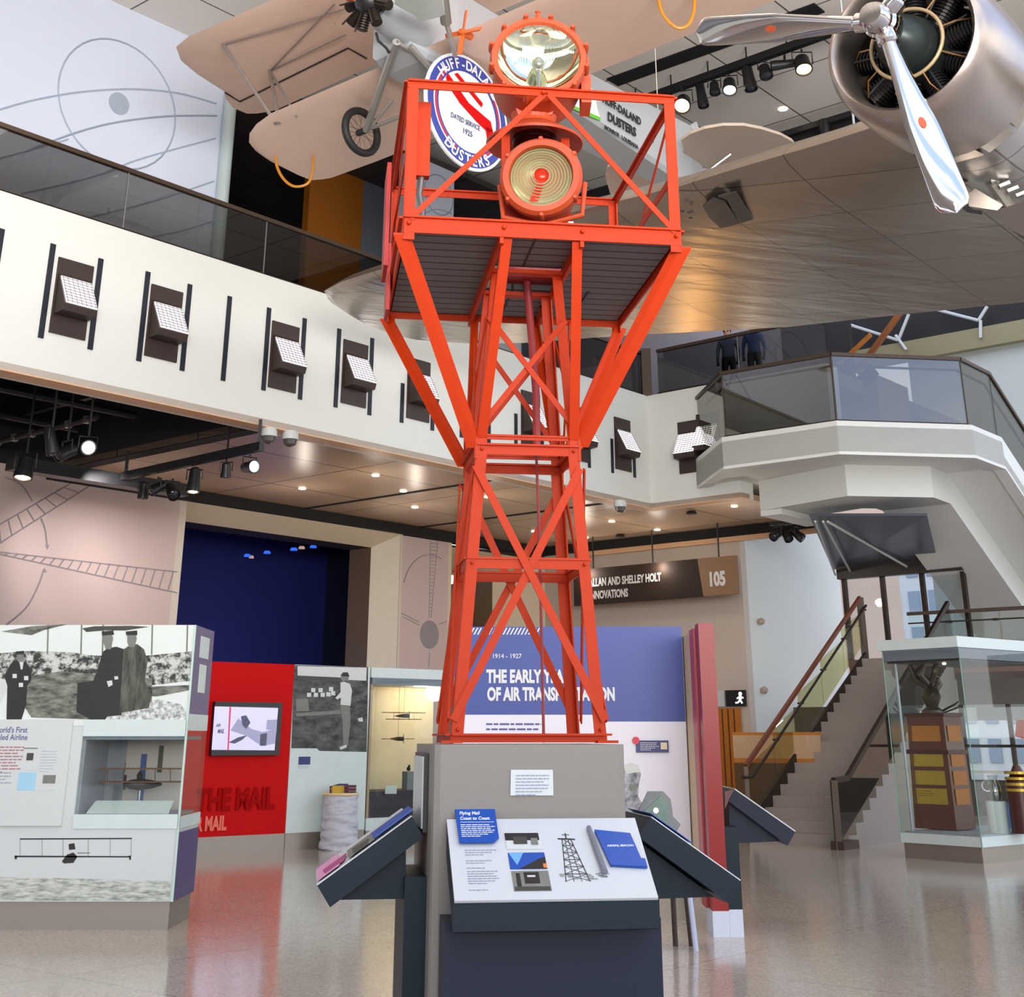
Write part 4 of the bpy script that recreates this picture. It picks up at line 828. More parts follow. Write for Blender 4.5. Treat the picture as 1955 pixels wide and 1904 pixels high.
# legs: steel angles
for u in (-1, 1):
    for v in (-1, 1):
        for za, zb_ in ((ZB, ZM), (ZM, ZP)):
            m = M(); m.angle(T(u * hw(za), v * hw(za), za), T(u * hw(zb_), v * hw(zb_), zb_), .055 if za == ZB else .05, .008, EX * -u, EY * -v); part(tw, 'leg', m, ORANGE)
def ring(z, w_, h, name='tie_bar', t_=.01, sides=4):
    k = hw(z); c = [(-k, -k), (k, -k), (k, k), (-k, k)]
    for i in range(sides):
        a, b = c[i], c[(i + 1) % 4]; m = M(); m.bar(T(*a, z), T(*b, z), t_, h, side=(EX if i % 2 else EY)); 
        m.bar(T(*a, z + h / 2), T(*b, z + h / 2), w_, t_, side=(EX if i % 2 else EY)); part(tw, name, m, ORANGE)
ring(ZB + .02, .06, .035, 'base_rail'); ring(2.41, .03, .05); ring(ZM - .03, .05, .05); ring(ZM + .035, .03, .02)
def xbrace(z0, z1, faces=(0, 1, 2, 3), w_=.04):
    k0, k1 = hw(z0), hw(z1); c0 = [(-k0, -k0), (k0, -k0), (k0, k0), (-k0, k0)]; c1 = [(-k1, -k1), (k1, -k1), (k1, k1), (-k1, k1)]
    for i in faces:
        nrm = [-EY, EX, EY, -EX][i]; j = (i + 1) % 4
        for a, b, o in ((c0[i], c1[j], .012), (c0[j], c1[i], .024)):
            p, q = T(*a, z0) + nrm * o, T(*b, z1) + nrm * o; m = M(); m.bar(p, q, w_, .008, side=nrm.cross(q - p)); part(tw, 'brace', m, ORANGE)
xbrace(ZB + .1, ZM - .12); xbrace(ZM + .08, 3.72, w_=.03)
# platform square, slightly larger than the tower, measured from its corners
PC = V((.06, 7.23, 0)); hx, hy = .725, .76
def Pp(u, v, z): return PC + EX * u + EY * v + UP * z
m = M(); m.ob(Pp(0, -.47, ZP + .045), EX * (hx - .02), EY * .27, UP * .02); m.ob(Pp(0, .47, ZP + .045), EX * (hx - .02), EY * .27, UP * .02)
m.ob(Pp(-.46, 0, ZP + .045), EX * .245, EY * .2, UP * .02); m.ob(Pp(.46, 0, ZP + .045), EX * .245, EY * .2, UP * .02)
part(tw, 'deck', m, DECK, label='grey boarded deck with a square opening')
m = M(); m.ob(Pp(.42, .34, ZP + .02), EX * .0075, EY * .16, UP * .006); m.ob(Pp(.3, .5, ZP + .02), EX * .12, EY * .006, UP * .006); part(tw, 'deck_hatch', m, BLK)
for i, (a, b) in enumerate((((-hx, -hy), (hx, -hy)), ((hx, -hy), (hx, hy)), ((hx, hy), (-hx, hy)), ((-hx, hy), (-hx, -hy)))):
    m = M(); m.bar(Pp(*a, ZP + .03), Pp(*b, ZP + .03), .012, .085, side=[EY, EX, EY, EX][i]); m.bar(Pp(*a, ZP + .07), Pp(*b, ZP + .07), .05, .01, side=[EY, EX, EY, EX][i]); part(tw, 'platform_beam', m, ORANGE)
for u in (-.22, .2):      # beams under the deck, from front to back
    m = M(); m.bar(Pp(u, -hy, ZP - .01), Pp(u, hy, ZP - .01), .02, .07); part(tw, 'joist', m, ORANGE)
for v in (-.2, .2): m = M(); m.bar(Pp(-.22, v, ZP - .01), Pp(.2, v, ZP - .01), .07, .02); part(tw, 'opening_frame', m, ORANGE)
# railing posts, rails and diagonal braces
ZR = 4.83
for u, v, w_ in ((-hx, -hy, .055), (hx, -hy, .055), (hx, hy, .045), (-hx, hy, .045)):
    m = M(); m.angle(Pp(u, v, ZP - .05), Pp(u, v, ZR), w_, .008, EX * (-1 if u > 0 else 1), EY * (-1 if v > 0 else 1)); part(tw, 'corner_post', m, ORANGE)
for i, (a, b) in enumerate((((-hx, -hy), (hx, -hy)), ((hx, -hy), (hx, hy)), ((hx, hy), (-hx, hy)), ((-hx, hy), (-hx, -hy)))):
    sd = [EY, EX, EY, EX][i]; m = M(); m.bar(Pp(*a, ZR), Pp(*b, ZR), .01, .045, side=sd); m.bar(Pp(*a, ZR + .02), Pp(*b, ZR + .02), .045, .01, side=sd); part(tw, 'top_rail', m, ORANGE)
    if i in (1, 3): m = M(); m.bar(Pp(*a, ZP + .42), Pp(*b, ZP + .42), .01, .04, side=sd); part(tw, 'mid_rail', m, ORANGE)
for s in (-1, 1):
    m = M(); p, q = Pp(.02, -hy - .01, ZR), Pp(s * (hx - .03), -hy - .01, ZP + .06); m.bar(p, q, .03, .006, side=EY.cross(q - p)); part(tw, 'rail_brace', m, ORANGE)
    m = M(); p, q = Pp(s * hx, -hy, ZR), Pp(s * hx, hy, ZP + .1); m.bar(p, q, .03, .006, side=EX.cross(q - p)); part(tw, 'rail_brace', m, ORANGE)
# big struts from the legs up to the platform
ks = hw(3.14)
for u, v, pu, pv, zl, w_ in ((-1, -1, -hx, -hy, 3.12, .052), (1, -1, hx, -hy, 3.14, .056), (1, 1, hx, hy, 3.12, .045), (-1, 1, -hx, hy, 3.12, .045)):
    p, q = T(u * (hw(zl) + .01), v * (hw(zl) + .01), zl - .12), Pp(pu, pv, ZP - .02); m = M(); m.angle(p, q, w_, .008, (EX * u), UP - EX * u * .2); part(tw, 'strut', m, ORANGE)
for u, pu in ((-1, -.21), (1, .2)):
    p, q = T(u * (hw(3.05) + .005), -hw(3.05) - .015, 3.05), Pp(pu, -hy + .01, ZP + .02); m = M(); m.angle(p, q, .05, .008, EX * -u, EY); part(tw, 'strut', m, ORANGE)
    p, q = T(u * (hw(3.05) + .005), hw(3.05) + .015, 3.05), Pp(pu, hy - .01, ZP + .02); m = M(); m.angle(p, q, .045, .008, EX * -u, -EY); part(tw, 'strut', m, ORANGE)
# gusset plates with bolts
for u in (-1, 1):
    for v in (-1, 1):
        m = M(); k = hw(3.05) + .008; m.ob(T(u * k, v * (k - .02), 3.06), EX * .005, EY * .03, UP * .12); m.ob(T(u * (k - .02), v * k, 3.06), EX * .03, EY * .005, UP * .12); part(tw, 'gusset', m, ORANGE)
def bolt(p, n, r=.012):
    m = M(); m.lathe([(r, 0), (r, .012), (r * .6, .018)], p, n, 6); part(tw, 'bolt', m, ORANGE)
for u in (-.7, -.21, .2, .7): bolt(Pp(u, -hy - .012, ZP + .035), -EY)
for u in (-1, 1):
    for z in (2.41, ZM - .03, 3.1, ZB + .06): bolt(T(u * (hw(z) - .025), -hw(z) - .012, z), -EY, .009)
bolt(Pp(.0, -hy - .018, ZR - .01), -EY)
# base plates
for u in (-1, 1):
    m = M(); k = hw(ZB); m.ob(T(u * k, -k, ZB + .006), EX * .05, EY * .04, UP * .006); part(tw, 'foot_plate', m, ORANGE)
# left side: ladder guard channel and electrical box with conduit
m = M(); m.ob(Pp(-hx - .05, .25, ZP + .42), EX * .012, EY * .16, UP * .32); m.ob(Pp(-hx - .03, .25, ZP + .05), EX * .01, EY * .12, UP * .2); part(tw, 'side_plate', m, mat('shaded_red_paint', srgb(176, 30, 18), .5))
m = M(); m.ob(Pp(-hx + .1, -hy + .25, ZP + .62), EX * .04, EY * .03, UP * .22); part(tw, 'junction_box', m, ORANGE)
m = M(); m.tube([Pp(-hx + .1, -hy + .25, ZP + .42), Pp(-hx + .09, -hy + .25, ZP + .3), Pp(-hx + .11, -hy + .25, ZP + .2), Pp(-hx + .1, -hy + .25, ZP + .07)], .018, 8); part(tw, 'cable_conduit', m, mat('grey_conduit', srgb(120, 116, 112), .35, .7), smooth=True)
m = M(); m.tube([T(.1, .05, ZM), T(.1, .1, 3.4), T(.05, .15, ZP + .1)], .022, 10); part(tw, 'cable_conduit', m, mat('red_conduit', srgb(150, 50, 50), .4), smooth=True)
m = M(); m.tube([T(.155, .15, ZB), T(.13, .15, 2.6), T(.09, .13, 3.5)], .008, 6); part(tw, 'cable', m, mat('red_conduit', (1, 1, 1)), smooth=True)

# --- lower course light (faces the viewer) on its stand
BC = Pp(.09, -.1, 0)                          # beacon axis in plan
fw_ = V((-.08, -1, -.03)).normalized()        # where the lower light looks
LC = V((.167, 7.02, 4.56)); rr_ = .205
up_ = UP
FRES = mat('fresnel_ring_glass', srgb(214, 214, 188), .08, .55, var=.05, spec=.9); REDL = mat('red_inner_lens', srgb(200, 30, 20), .15, emit=(1, .08, .03), es=.35)
bl = thing('course_light', 'lower round orange lamp with a ribbed glass lens and red centre on the tower platform', 'beacon light', V((LC.x, LC.y + .05, ZP + .07)))
m = M(); m.lathe([(.001, .43), (rr_ * .72, .42), (rr_ * .86, .34), (rr_ * .98, .22), (rr_, .06), (rr_ * 1.02, .02)], LC, -fw_, 40, caps=False); hb = part(bl, 'housing', m, ORANGE2, smooth=True)
m = M(); m.lathe([(rr_ * .86, -.02), (rr_ * .90, -.045), (rr_ * 1.06, -.045), (rr_ * 1.15, -.02), (rr_ * 1.15, .02), (rr_ * 1.0, .03), (rr_ * .86, .0)], LC, -fw_, 48, caps=False); part(bl, 'front_ring', m, ORANGE2, smooth=True)
m = M(); prof = [(rr_ * .88, -.005)]
for k in range(9):
    r_ = rr_ * (.86 - .075 * k); prof += [(r_, -.03 - .004 * k), (r_ - rr_ * .06, -.012 - .004 * k)]
prof += [(rr_ * .14, -.06), (.001, -.07)]
m.lathe(prof, LC, -fw_, 48, caps=False); part(bl, 'ribbed_lens', m, glass('ribbed_glass', (.86, .86, .74), .10, .04), smooth=False)
m = M(); m.lathe([(rr_ * .9, .0), (rr_ * .7, .05), (rr_ * .4, .085), (.001, .1)], LC, -fw_, 32, caps=False); part(bl, 'reflector', m, mat('pale_gold_mirror', srgb(236, 234, 212), .22, .5), smooth=True, parent=hb)
for k in range(8):
    r_ = rr_ * (.84 - .085 * k); m = M(); m.tube(circle(LC + fw_ * (.012 + .003 * k), fw_.cross(UP).normalized(), fw_.cross(UP).cross(fw_).normalized(), r_, 40), .0035, 6, closed=True); part(bl, 'lens_rib', m, mat('pale_glass_rib', srgb(206, 206, 178), .12, .2), smooth=True)
m = M(); m.ball(LC - fw_ * .0 + UP * .02 - fw_ * .03 - fw_ * -.02, .045, 10, (1, .5, 1)); part(bl, 'red_bulb', m, REDL, smooth=True, parent=hb)
m = M(); m.prism([LC + EX * -.015 + fw_ * .005 - UP * .02, LC + EX * .02 + fw_ * .005 - UP * .02, LC - EX * .02 + fw_ * .005 - UP * .15, LC - EX * .07 + fw_ * .005 - UP * .15], fw_ * .004); part(bl, 'red_filter', m, REDL, parent=hb)
fu = fw_.cross(UP).normalized(); fv = fu.cross(fw_).normalized()
for a in (35, 90, 145, 215, 325, 270):
    c = LC + (fu * math.cos(R(a)) + fv * math.sin(R(a))) * rr_ * 1.13; m = M(); m.lathe([(.012, -.04), (.016, -.03), (.016, .03), (.01, .04)], c, fw_, 8); part(bl, 'clamp', m, ORANGE2, smooth=True)
m = M(); m.tube([LC + fu * rr_ * 1.2 + UP * .0 - fw_ * .1, LC + fu * rr_ * 1.1 - UP * .2 - fw_ * .1, LC - UP * rr_ * 1.28 - fw_ * .08, LC - fu * rr_ * 1.1 - UP * .2 - fw_ * .1, LC - fu * rr_ * 1.2 - fw_ * .1], .016, 8); part(bl, 'cradle', m, ORANGE2, smooth=True)
for s in (-1, 1): m = M(); q = LC + fu * s * .16 - fw_ * .1; m.bar(q - UP * .24, V((q.x, q.y, ZP + .07)), .03, .02); part(bl, 'stand_leg', m, STEEL)
# column stand behind it
cs_ = thing('lamp_stand', 'orange cabinet with a chrome drum carrying the top beacon, behind the lower lamp', 'stand', V((LC.x, LC.y + .5, ZP + .07)))
SC = V((LC.x - .03, LC.y + .35, 0))
for u in (-.19, .17): m = M(); m.bar(SC + EX * u - EY * .1 + UP * (ZP + .07), SC + EX * u - EY * .1 + UP * 4.93, .05, .03); part(cs_, 'upright', m, ORANGE)
m = M(); m.ob(SC - EX * .02 + UP * (ZP + .38), EX * .17, EY * .12, UP * .32); part(cs_, 'cabinet', m, mat('deep_red_paint', srgb(150, 30, 24), .45))
m = M(); m.lathe([(.13, 0), (.13, .2), (.135, .2), (.135, .23)], SC + UP * 4.74, UP, 32); part(cs_, 'chrome_drum', m, mat('dark_chrome', (.12, .12, .12), .08, 1), smooth=True)
m = M(); m.lathe([(.13, .02), (.29, -.06), (.295, -.045), (.14, .06)], SC + UP * 4.98, UP, 40); part(cs_, 'rain_skirt', m, ORANGE2, smooth=True)
m = M(); m.lathe([(.1, -.02), (.13, .04), (.12, .1)], SC + UP * 4.98, UP, 24); part(cs_, 'turntable', m, ORANGE2, smooth=True)
# --- upper rotating beacon
UC = V((.16, 7.12, 5.375)); ur = .262; uf = V((.03, -1, .12)).normalized()
ub = thing('rotating_beacon', 'big round orange searchlight with clear glass and mirror, topmost on the tower', 'beacon light', V((SC.x, SC.y, 5.08)))
m = M(); m.lathe([(.001, .53), (ur * .5, .52), (ur * .8, .47), (ur * 1.0, .36), (ur * 1.04, .30), (ur * 1.04, .03), (ur * 1.1, .0)], UC, -uf, 44, caps=False); hb = part(ub, 'drum_housing', m, ORANGE2, smooth=True)
m = M(); m.lathe([(ur * .93, -.01), (ur * .96, -.035), (ur * 1.08, -.035), (ur * 1.12, 0), (ur * 1.1, .03), (ur * .93, .02)], UC, -uf, 48, caps=False); part(ub, 'front_ring', m, ORANGE2, smooth=True)
m = M(); m.lathe([(ur * .965, -.005), (ur * .85, .035), (ur * .6, .085), (ur * .3, .115), (.001, .125)], UC, -uf, 40, caps=False); part(ub, 'mirror', m, mat('parabolic_mirror', srgb(244, 240, 214), .05, 1, var=.0), smooth=True, parent=hb)
m = M(); m.lathe([(ur * .94, -.0), (ur * .6, -.022), (.001, -.032)], UC, -uf, 40, caps=False); part(ub, 'glass_front', m, glass('beacon_glass', (.96, .98, .94), .05), smooth=True)
m = M(); m.ball(UC - uf * .05 + UP * .0, .04, 10, (1, 1, 1.3)); m.tube([UC - uf * .05 - UP * .05, UC - uf * .015 - UP * ur * .9], .016, 8); part(ub, 'bulb', m, mat('lamp_bulb_glass', srgb(150, 150, 140), .08, .6), smooth=True, parent=hb)
uu = uf.cross(UP).normalized(); uv = uu.cross(uf).normalized()
for k in range(12):
    a = R(30 * k + 15); c = UC + (uu * math.cos(a) + uv * math.sin(a)) * ur * 1.12; m = M(); m.lathe([(.012, -.045), (.018, -.03), (.018, .02), (.012, .06)], c, uf, 8); part(ub, 'clamp', m, ORANGE2, smooth=True)
m = M(); m.bar(UC - uu * ur * 1.1 - uf * .15 + UP * .1, UC - uu * ur * 1.1 - uf * .15 - UP * .08, .05, .06); m.ob(UC - uu * ur * 1.12 - uf * .2 - UP * .12, uu * .03, uf * .08, UP * .09); part(ub, 'side_box', m, ORANGE2)
m = M(); m.lathe([(.012, 0), (.02, .02), (.012, .05), (.02, .06)], UC - uf * .03 + UP * ur * 1.08, UP, 8); part(ub, 'top_knob', m, ORANGE2, smooth=True)
m = M(); a_, b_ = UC - uf * .22 - UP * ur * .9, SC + UP * 5.08
m.prism([a_ - uu * .17 + UP * .1, a_ + uu * .17 + UP * .1, V((b_.x, b_.y, 5.08)) + uu * .1, V((b_.x, b_.y, 5.08)) - uu * .1], V((0, -.1, 0))); m.lathe([(.12, 0), (.16, .1)], V((SC.x, SC.y, 5.06)), UP, 20); part(ub, 'yoke', m, ORANGE2)

# ================================================================== PEDESTAL AND READER PANELS
def Q(u, v, z): return V((.06, 7.23, 0)) + EX * u + EY * v + UP * z
pd = thing('pedestal', 'tall taupe grey pedestal block carrying the orange tower', 'pedestal', Q(-.05, 0, 0))
u0, u1, v0, v1 = -.50, .40, -.53, .50; c = .035
m = M(); m.prism([Q(u0 + c, v0, 0), Q(u0 + .008, v0 + .01, 0), Q(u0, v0 + c, 0), Q(u0, v1, 0), Q(u1, v1, 0), Q(u1, v0 + c, 0), Q(u1 - .008, v0 + .01, 0), Q(u1 - c, v0, 0)][::-1], UP * 1.57); part(pd, 'block', m, TAUPE)
qa = surf(Q(0, v0, 0), EY)
m = M(); m.prism([qa(974, 1519), qa(1056, 1519), qa(1055, 1470), qa(975, 1470)], -EY * .008); lb1 = part(pd, 'white_label', m, OFFW)
m = M(); o = qa(984, 1478) - EY * .0085; m.lines(o, EX, UP, .165, .095, 7, .35, seed=3); part(pd, 'label_print', m, INK, parent=lb1)
m = M(); m.ob(Q(u0 - .012, .0, 1.36), EX * .01, EY * .3, UP * .17); sp = part(pd, 'side_panel', m, BLK); m = M(); m.ob(Q(u0 - .025, .0, 1.36), EX * .004, EY * .28, UP * .155); part(pd, 'side_print', m, PHL, parent=sp)

# front reader: sloping white graphic on a dark box
fr_ = thing('reader_rail', 'front sloping white information panel on a dark slate cabinet, with a blue label', 'information panel', Q(0, -.75, 0))
RU0, RU1 = -.435, .43; TV, TZ, BV, BZ = -.555, 1.258, -.955, .972
def RP(s, t, off=0):     # s 0..1 across, t 0..1 from top to bottom
    n = (EX.cross(Q(0, TV, TZ) - Q(0, BV, BZ))).normalized(); n = n if n.z > 0 else -n
    return lerp(Q(RU0, TV, TZ), Q(RU1, TV, TZ), s) + (Q(0, BV, BZ) - Q(0, TV, TZ)) * t + n * off
rn = (RP(0, 0, 1) - RP(0, 0, 0)); rv = (RP(0, 0) - RP(0, 1)).normalized()
m = M(); m.prism([RP(0, 0), RP(1, 0), RP(1, 1), RP(0, 1)], -rn * .012); bd = part(fr_, 'graphic_board', m, mat('board_print_white', srgb(202, 205, 205), .5, var=.01))
m = M(); m.prism([Q(RU0 - 0, TV, TZ - .02), Q(RU0, BV, BZ - .015), Q(RU0, BV, BZ - .115), Q(RU0, BV + .06, BZ - .125), Q(RU0, TV, TZ - .14)], EX * (RU1 - RU0)); part(fr_, 'tray', m, TEAL)
m = M(); m.prism([Q(-.46, -.56, 0), Q(.475, -.56, 0), Q(.475, -.80, 0), Q(-.46, -.80, 0)], UP * .88); part(fr_, 'cabinet', m, TEALB)
lw = (RU1 - RU0); lh = (RP(0, 0) - RP(0, 1)).length
def rect(mb, s0, t0, s1, t1, off=.001, th=.002): return mb.prism([RP(s0, t0, off), RP(s1, t0, off), RP(s1, t1, off), RP(s0, t1, off)], rn * th)
# measured on the photo: board spans x 837-1203 top, 843-1243 bottom
m = M(); m.prism([RP(.045, -.1, .012), RP(.255, -.1, .012), RP(.255, .29, .012), RP(.225, .345, .012), RP(.05, .345, .012)], rn * .006); bb = part(fr_, 'blue_label', m, RBLUE)
m = M(); m.text('Flying Mail', RP(.065, -.015, .0185), EX, rv, .02, sx=.8, bold=.03, depth=.001, shear=.15); m.text('Coast to Coast', RP(.065, .055, .0185), EX, rv, .02, sx=.78, bold=.03, depth=.001, shear=.15)
rect(m, .065, .085, .24, .09, .0185, .001); m.lines(RP(.065, .11, .0185), EX, rv, .155, .085, 7, .4, seed=5); part(fr_, 'label_print', m, WINK, parent=bb)
m = M()
for t0, n in ((.39, 3), (.52, 2), (.61, 1), (.65, 6), (.87, 1)): m.lines(RP(.075, t0, .001), EX, rv, lw * .17, .014 * n, n, .35, depth=.0006, seed=int(t0 * 100))
part(fr_, 'small_print', m, INK)
m = M()      # three small pictures
m.use(PHL); rect(m, .29, .20, .475, .40); m.use(PHK); rect(m, .29, .20, .465, .29, .003); m.use(PHD); rect(m, .33, .25, .40, .34, .0045); m.use(PHM); rect(m, .42, .27, .455, .35, .0045)
m.use(RBLUE); rect(m, .292, .445, .478, .645); m.use(mat('print_sky', srgb(110, 170, 220), .4)); m.prism([RP(.295, .45, .003), RP(.37, .45, .003), RP(.33, .6, .003)], rn * .001); m.use(PHK); m.prism([RP(.34, .645, .003), RP(.478, .645, .003), RP(.478, .5, .003), RP(.44, .53, .003)], rn * .001); m.use(mat('print_orange', srgb(220, 130, 60), .4)); rect(m, .46, .59, .478, .64, .0045)
m.use(PHM); rect(m, .295, .67, .48, .905); m.use(PHK); rect(m, .355, .69, .43, .82, .003); rect(m, .315, .7, .335, .86, .003); m.use(PHD); rect(m, .30, .86, .475, .9, .003); m.use(PHL); rect(m, .37, .73, .41, .75, .0045)
part(fr_, 'printed_photos', m)
# drawn beacon tower on the panel
m = M()
def ln(a, b, w_=.0035): m.bar(RP(*a, .0015), RP(*b, .0015), w_, .0008, side=rn.cross(RP(*b) - RP(*a)))
xt, xb = .607, .62
for s in (-1, 1):
    ln((xt + s * .022, .27), (xb + s * .06, .8), .004); ln((xt + s * .008, .27), (xb + s * .02, .8), .0025)
for k in range(6):
    t0, t1 = .27 + .088 * k, .27 + .088 * (k + 1); w0, w1 = .022 + .0072 * k, .022 + .0072 * (k + 1); c0_, c1_ = xt + .0024 * k, xt + .0024 * (k + 1)
    ln((c0_ - w0, t0), (c1_ + w1, t1), .002); ln((c0_ + w0, t0), (c1_ - w1, t1), .002); ln((c0_ - w0, t0), (c0_ + w0, t0), .003)
ln((xt - .045, .27), (xt + .045, .28), .008); ln((xt, .2), (xt, .27), .006); ln((xt - .02, .22), (xt + .02, .22), .003)
part(fr_, 'tower_drawing', m, mat('charcoal_print', srgb(60, 62, 62), .6, var=.3, scale=90))
m = M()
for k in range(26):
    r1 = random.random(); s_0 = .535 + r1 * .24; m.ob(RP(s_0, .70 + .1 * random.random() * (1 - abs(r1 - .5)), .0012), EX * .012 * random.random() + EX * .005, rv * .004, rn * .0004)
part(fr_, 'landscape_drawing', m, mat('grey_print', srgb(150, 152, 150), .6, var=.3, scale=60))
m = M(); m.tube([RP(.735, .15, .012), RP(.748, .45, .012), RP(.762, .72, .012)], [.011, .013, .014], 10); part(fr_, 'spiral_binding', m, mat('wire_grey', srgb(132, 136, 146), .4, .3, var=.3, scale=120))
m = M(); m.prism([RP(.762, .19, .004), RP(.945, .24, .004), RP(.965, .56, .004), RP(.985, .565, .004), RP(.985, .665, .004), RP(.80, .635, .004)], rn * .012); fb = part(fr_, 'blue_flip_book', m, RBLUE)
m = M(); m.text('AIRMAIL BEACON', RP(.805, .415, .0165), EX, rv, .012, sx=.9, bold=.03, depth=.001, shear=.2); part(fr_, 'book_title', m, WINK, parent=fb)

# readers on the left and right flank of the pedestal (near side faces measured on the photo)
def flank(poly_px, vv, depth, label, colm, stand_px, brk_px, gsurf, ey=EY):
    S = surf(Q(0, vv, 0), ey); t = thing('reader_rail', label, 'information panel', flat(S(*stand_px[2])))
    P3 = [S(*p) for p in poly_px]; m = M(); m.prism(P3, ey * depth); part(t, 'tray', m, colm)
    # board on the upper face
    a, b = P3[0], P3[3]; n = (b - a).cross(ey).normalized(); n = n if n.z > 0 else -n
    m = M(); m.prism([a + n * .002, b + n * .002, b + n * .002 + ey * depth, a + n * .002 + ey * depth], n * .005); g = part(t, 'graphic_board', m, OFFW)
    m = M(); m.prism([S(*p) for p in brk_px], ey * depth * .8); m.v = [tuple(V(v) + ey * depth * .1) for v in m.v]; part(t, 'bracket', m, colm)
    st_ = [flat(S(*stand_px[0])) + UP * S(*stand_px[0]).z, S(*stand_px[1])]; pa_, pb_ = st_
    m = M(); m.prism([flat(pa_), flat(pb_), flat(pb_) + UP * pa_.z, flat(pa_) + UP * pa_.z], ey * depth * .9); part(t, 'stand', m, colm)
    return t, a, b, n
vv = -.33
t, a, b, n = flank([(606, 1692), (630, 1733), (808, 1599), (787, 1560)], vv, .72, 'left sloping information panel with pink photo print on the side of the pedestal', TEAL, [(773, 1675), (824, 1675), (800, 1800)], [(640, 1722), (777, 1720), (777, 1600), (700, 1660)], None)
m = M(); m.use(mat('pink_print', srgb(222, 150, 190), .5)); d = b - a; o = a + n * .015 + EY * .03; m.prism([o + d * .02, o + d * .25, o + d * .25 + EY * .6, o + d * .02 + EY * .6], n * .002)
m.use(mat('magenta_print', srgb(170, 60, 120), .5, var=.3, scale=30)); m.prism([o + d * .1 + EY * .05, o + d * .3 + EY * .05, o + d * .34 + EY * .3, o + d * .08 + EY * .3], n * .003)
m.use(PHM); m.prism([o + d * .35, o + d * .62, o + d * .62 + EY * .4, o + d * .35 + EY * .4], n * .002); m.use(PHD); m.prism([o + d * .4, o + d * .55, o + d * .58 + EY * .2, o + d * .4 + EY * .3], n * .004); part(t, 'printed_photos', m)
m = M(); o = a + n * .02 + EY * .02; m.prism([o + d * .62, o + d * 1.04, o + d * 1.04 + EY * .3, o + d * .62 + EY * .3], n * .006); part(t, 'blue_label', m, RBLUE)
t, a, b, n = flank([(1413, 1683), (1395, 1727), (1217, 1597), (1243, 1562)], vv, .72, 'right sloping information panel with a scalloped coloured print on the side of the pedestal', TEAL, [(1200, 1700), (1258, 1700), (1230, 1800)], [(1236, 1616), (1372, 1716), (1256, 1720), (1246, 1720)], None)
d = b - a
m = M(); m.use(RBLUE); o = a + n * .015; m.prism([o + d * .55, o + d * 1.02, o + d * 1.02 + EY * .5, o + d * .55 + EY * .5], n * .003); part(t, 'blue_edge', m)
m = M(); m.use(PHM); o = a + d * .62 + EY * .22 + n * .015
pts = [o, o + d * .42, o + d * .42 + EY * .02 + n * .10, o + d * .30 + n * .14, o + d * .2 + n * .13, o + d * .1 + n * .07, o + n * .06]; m.prism(pts, EY * .01); m.use(mat('green_print', srgb(110, 130, 110), .5, var=.3, scale=25)); m.prism([p - EY * .003 for p in [pts[0] + d * .1 + n * .01, pts[1] - d * .05 + n * .01, pts[3] - n * .02, pts[4] - n * .03]], -EY * .003)
part(t, 'cut_out_print', m)
m = M(); m.ball(a + d * .97 + n * .045 + EY * .05, .012, 8); part(t, 'indicator_lamp', m, emis('pinkish_led', (1, .5, .4), 8), smooth=True)
# ================================================================== HANGING AIRLINER (wing, engine, propeller)
def metal(name, col, rough, bump=.25, bs=1.2, seam=None):
    if name in MC: return MC[name]
    m = bpy.data.materials.new(name); m.use_nodes = True; n = m.node_tree.nodes; l = m.node_tree.links; p = n['Principled BSDF']
    t = n.new('ShaderNodeTexCoord'); mp = n.new('ShaderNodeMapping'); mp.inputs['Rotation'].default_value = (0, 0, AZ); l.new(t.outputs['Object'], mp.inputs[0])
    no = n.new('ShaderNodeTexNoise'); no.inputs['Scale'].default_value = bs; no.inputs['Detail'].default_value = 3
    m3 = n.new('ShaderNodeMapping'); m3.inputs['Rotation'].default_value = (0, 0, AZ); m3.inputs['Scale'].default_value = (.6, 2.6, 1); l.new(t.outputs['Object'], m3.inputs[0]); l.new(m3.outputs[0], no.inputs['Vector'])
    bu = n.new('ShaderNodeBump'); bu.inputs['Strength'].default_value = bump; bu.inputs['Distance'].default_value = .05; l.new(no.outputs['Fac'], bu.inputs['Height']); l.new(bu.outputs[0], p.inputs['Normal'])
    p.inputs['Metallic'].default_value = .9; p.inputs['Roughness'].default_value = rough
    if seam:
        b = n.new('ShaderNodeTexBrick'); b.offset = 0; b.inputs['Scale'].default_value = 1; b.inputs['Brick Width'].default_value = seam[0]; b.inputs['Row Height'].default_value = seam[1]; b.inputs['Mortar Size'].default_value = .009; l.new(mp.outputs[0], b.inputs['Vector'])
        c = V(col); b.inputs['Color1'].default_value = (*(c * .93), 1); b.inputs['Color2'].default_value = (*(c * 1.05), 1); b.inputs['Mortar'].default_value = (*(c * .45), 1); l.new(b.outputs['Color'], p.inputs['Base Color'])
    else: p.inputs['Base Color'].default_value = (*col, 1)
    MC[name] = m; return m
WING = metal('riveted_aluminium', srgb(186, 174, 158), .28, .32, 1.3, (1.25, .9)); COWL = metal('cowl_aluminium', srgb(176, 164, 154), .3, .15, 1.5)
E0 = PZ(1720, 75, 6.8); E0f = flat(E0)
def AB(a, b, z): return E0f + A * a + B * b + UP * z
nW = (UP - B * .13 + A * .03); pW = AB(1.4, .77, 6.6); SW = surf(pW, nW)
LEp = [(1955, 300), (1700, 278), (1580, 303), (1400, 352), (1300, 382), (1076, 433), (735, 528), (690, 540), (650, 552), (612, 570)]
TEp = [(1955, 577), (1700, 603), (1500, 625), (1200, 640), (1000, 655), (900, 656), (800, 650), (735, 637), (680, 612), (640, 590), (612, 570)]
def abof(p, o): d = flat(p) - o; return d.dot(A), d.dot(B)
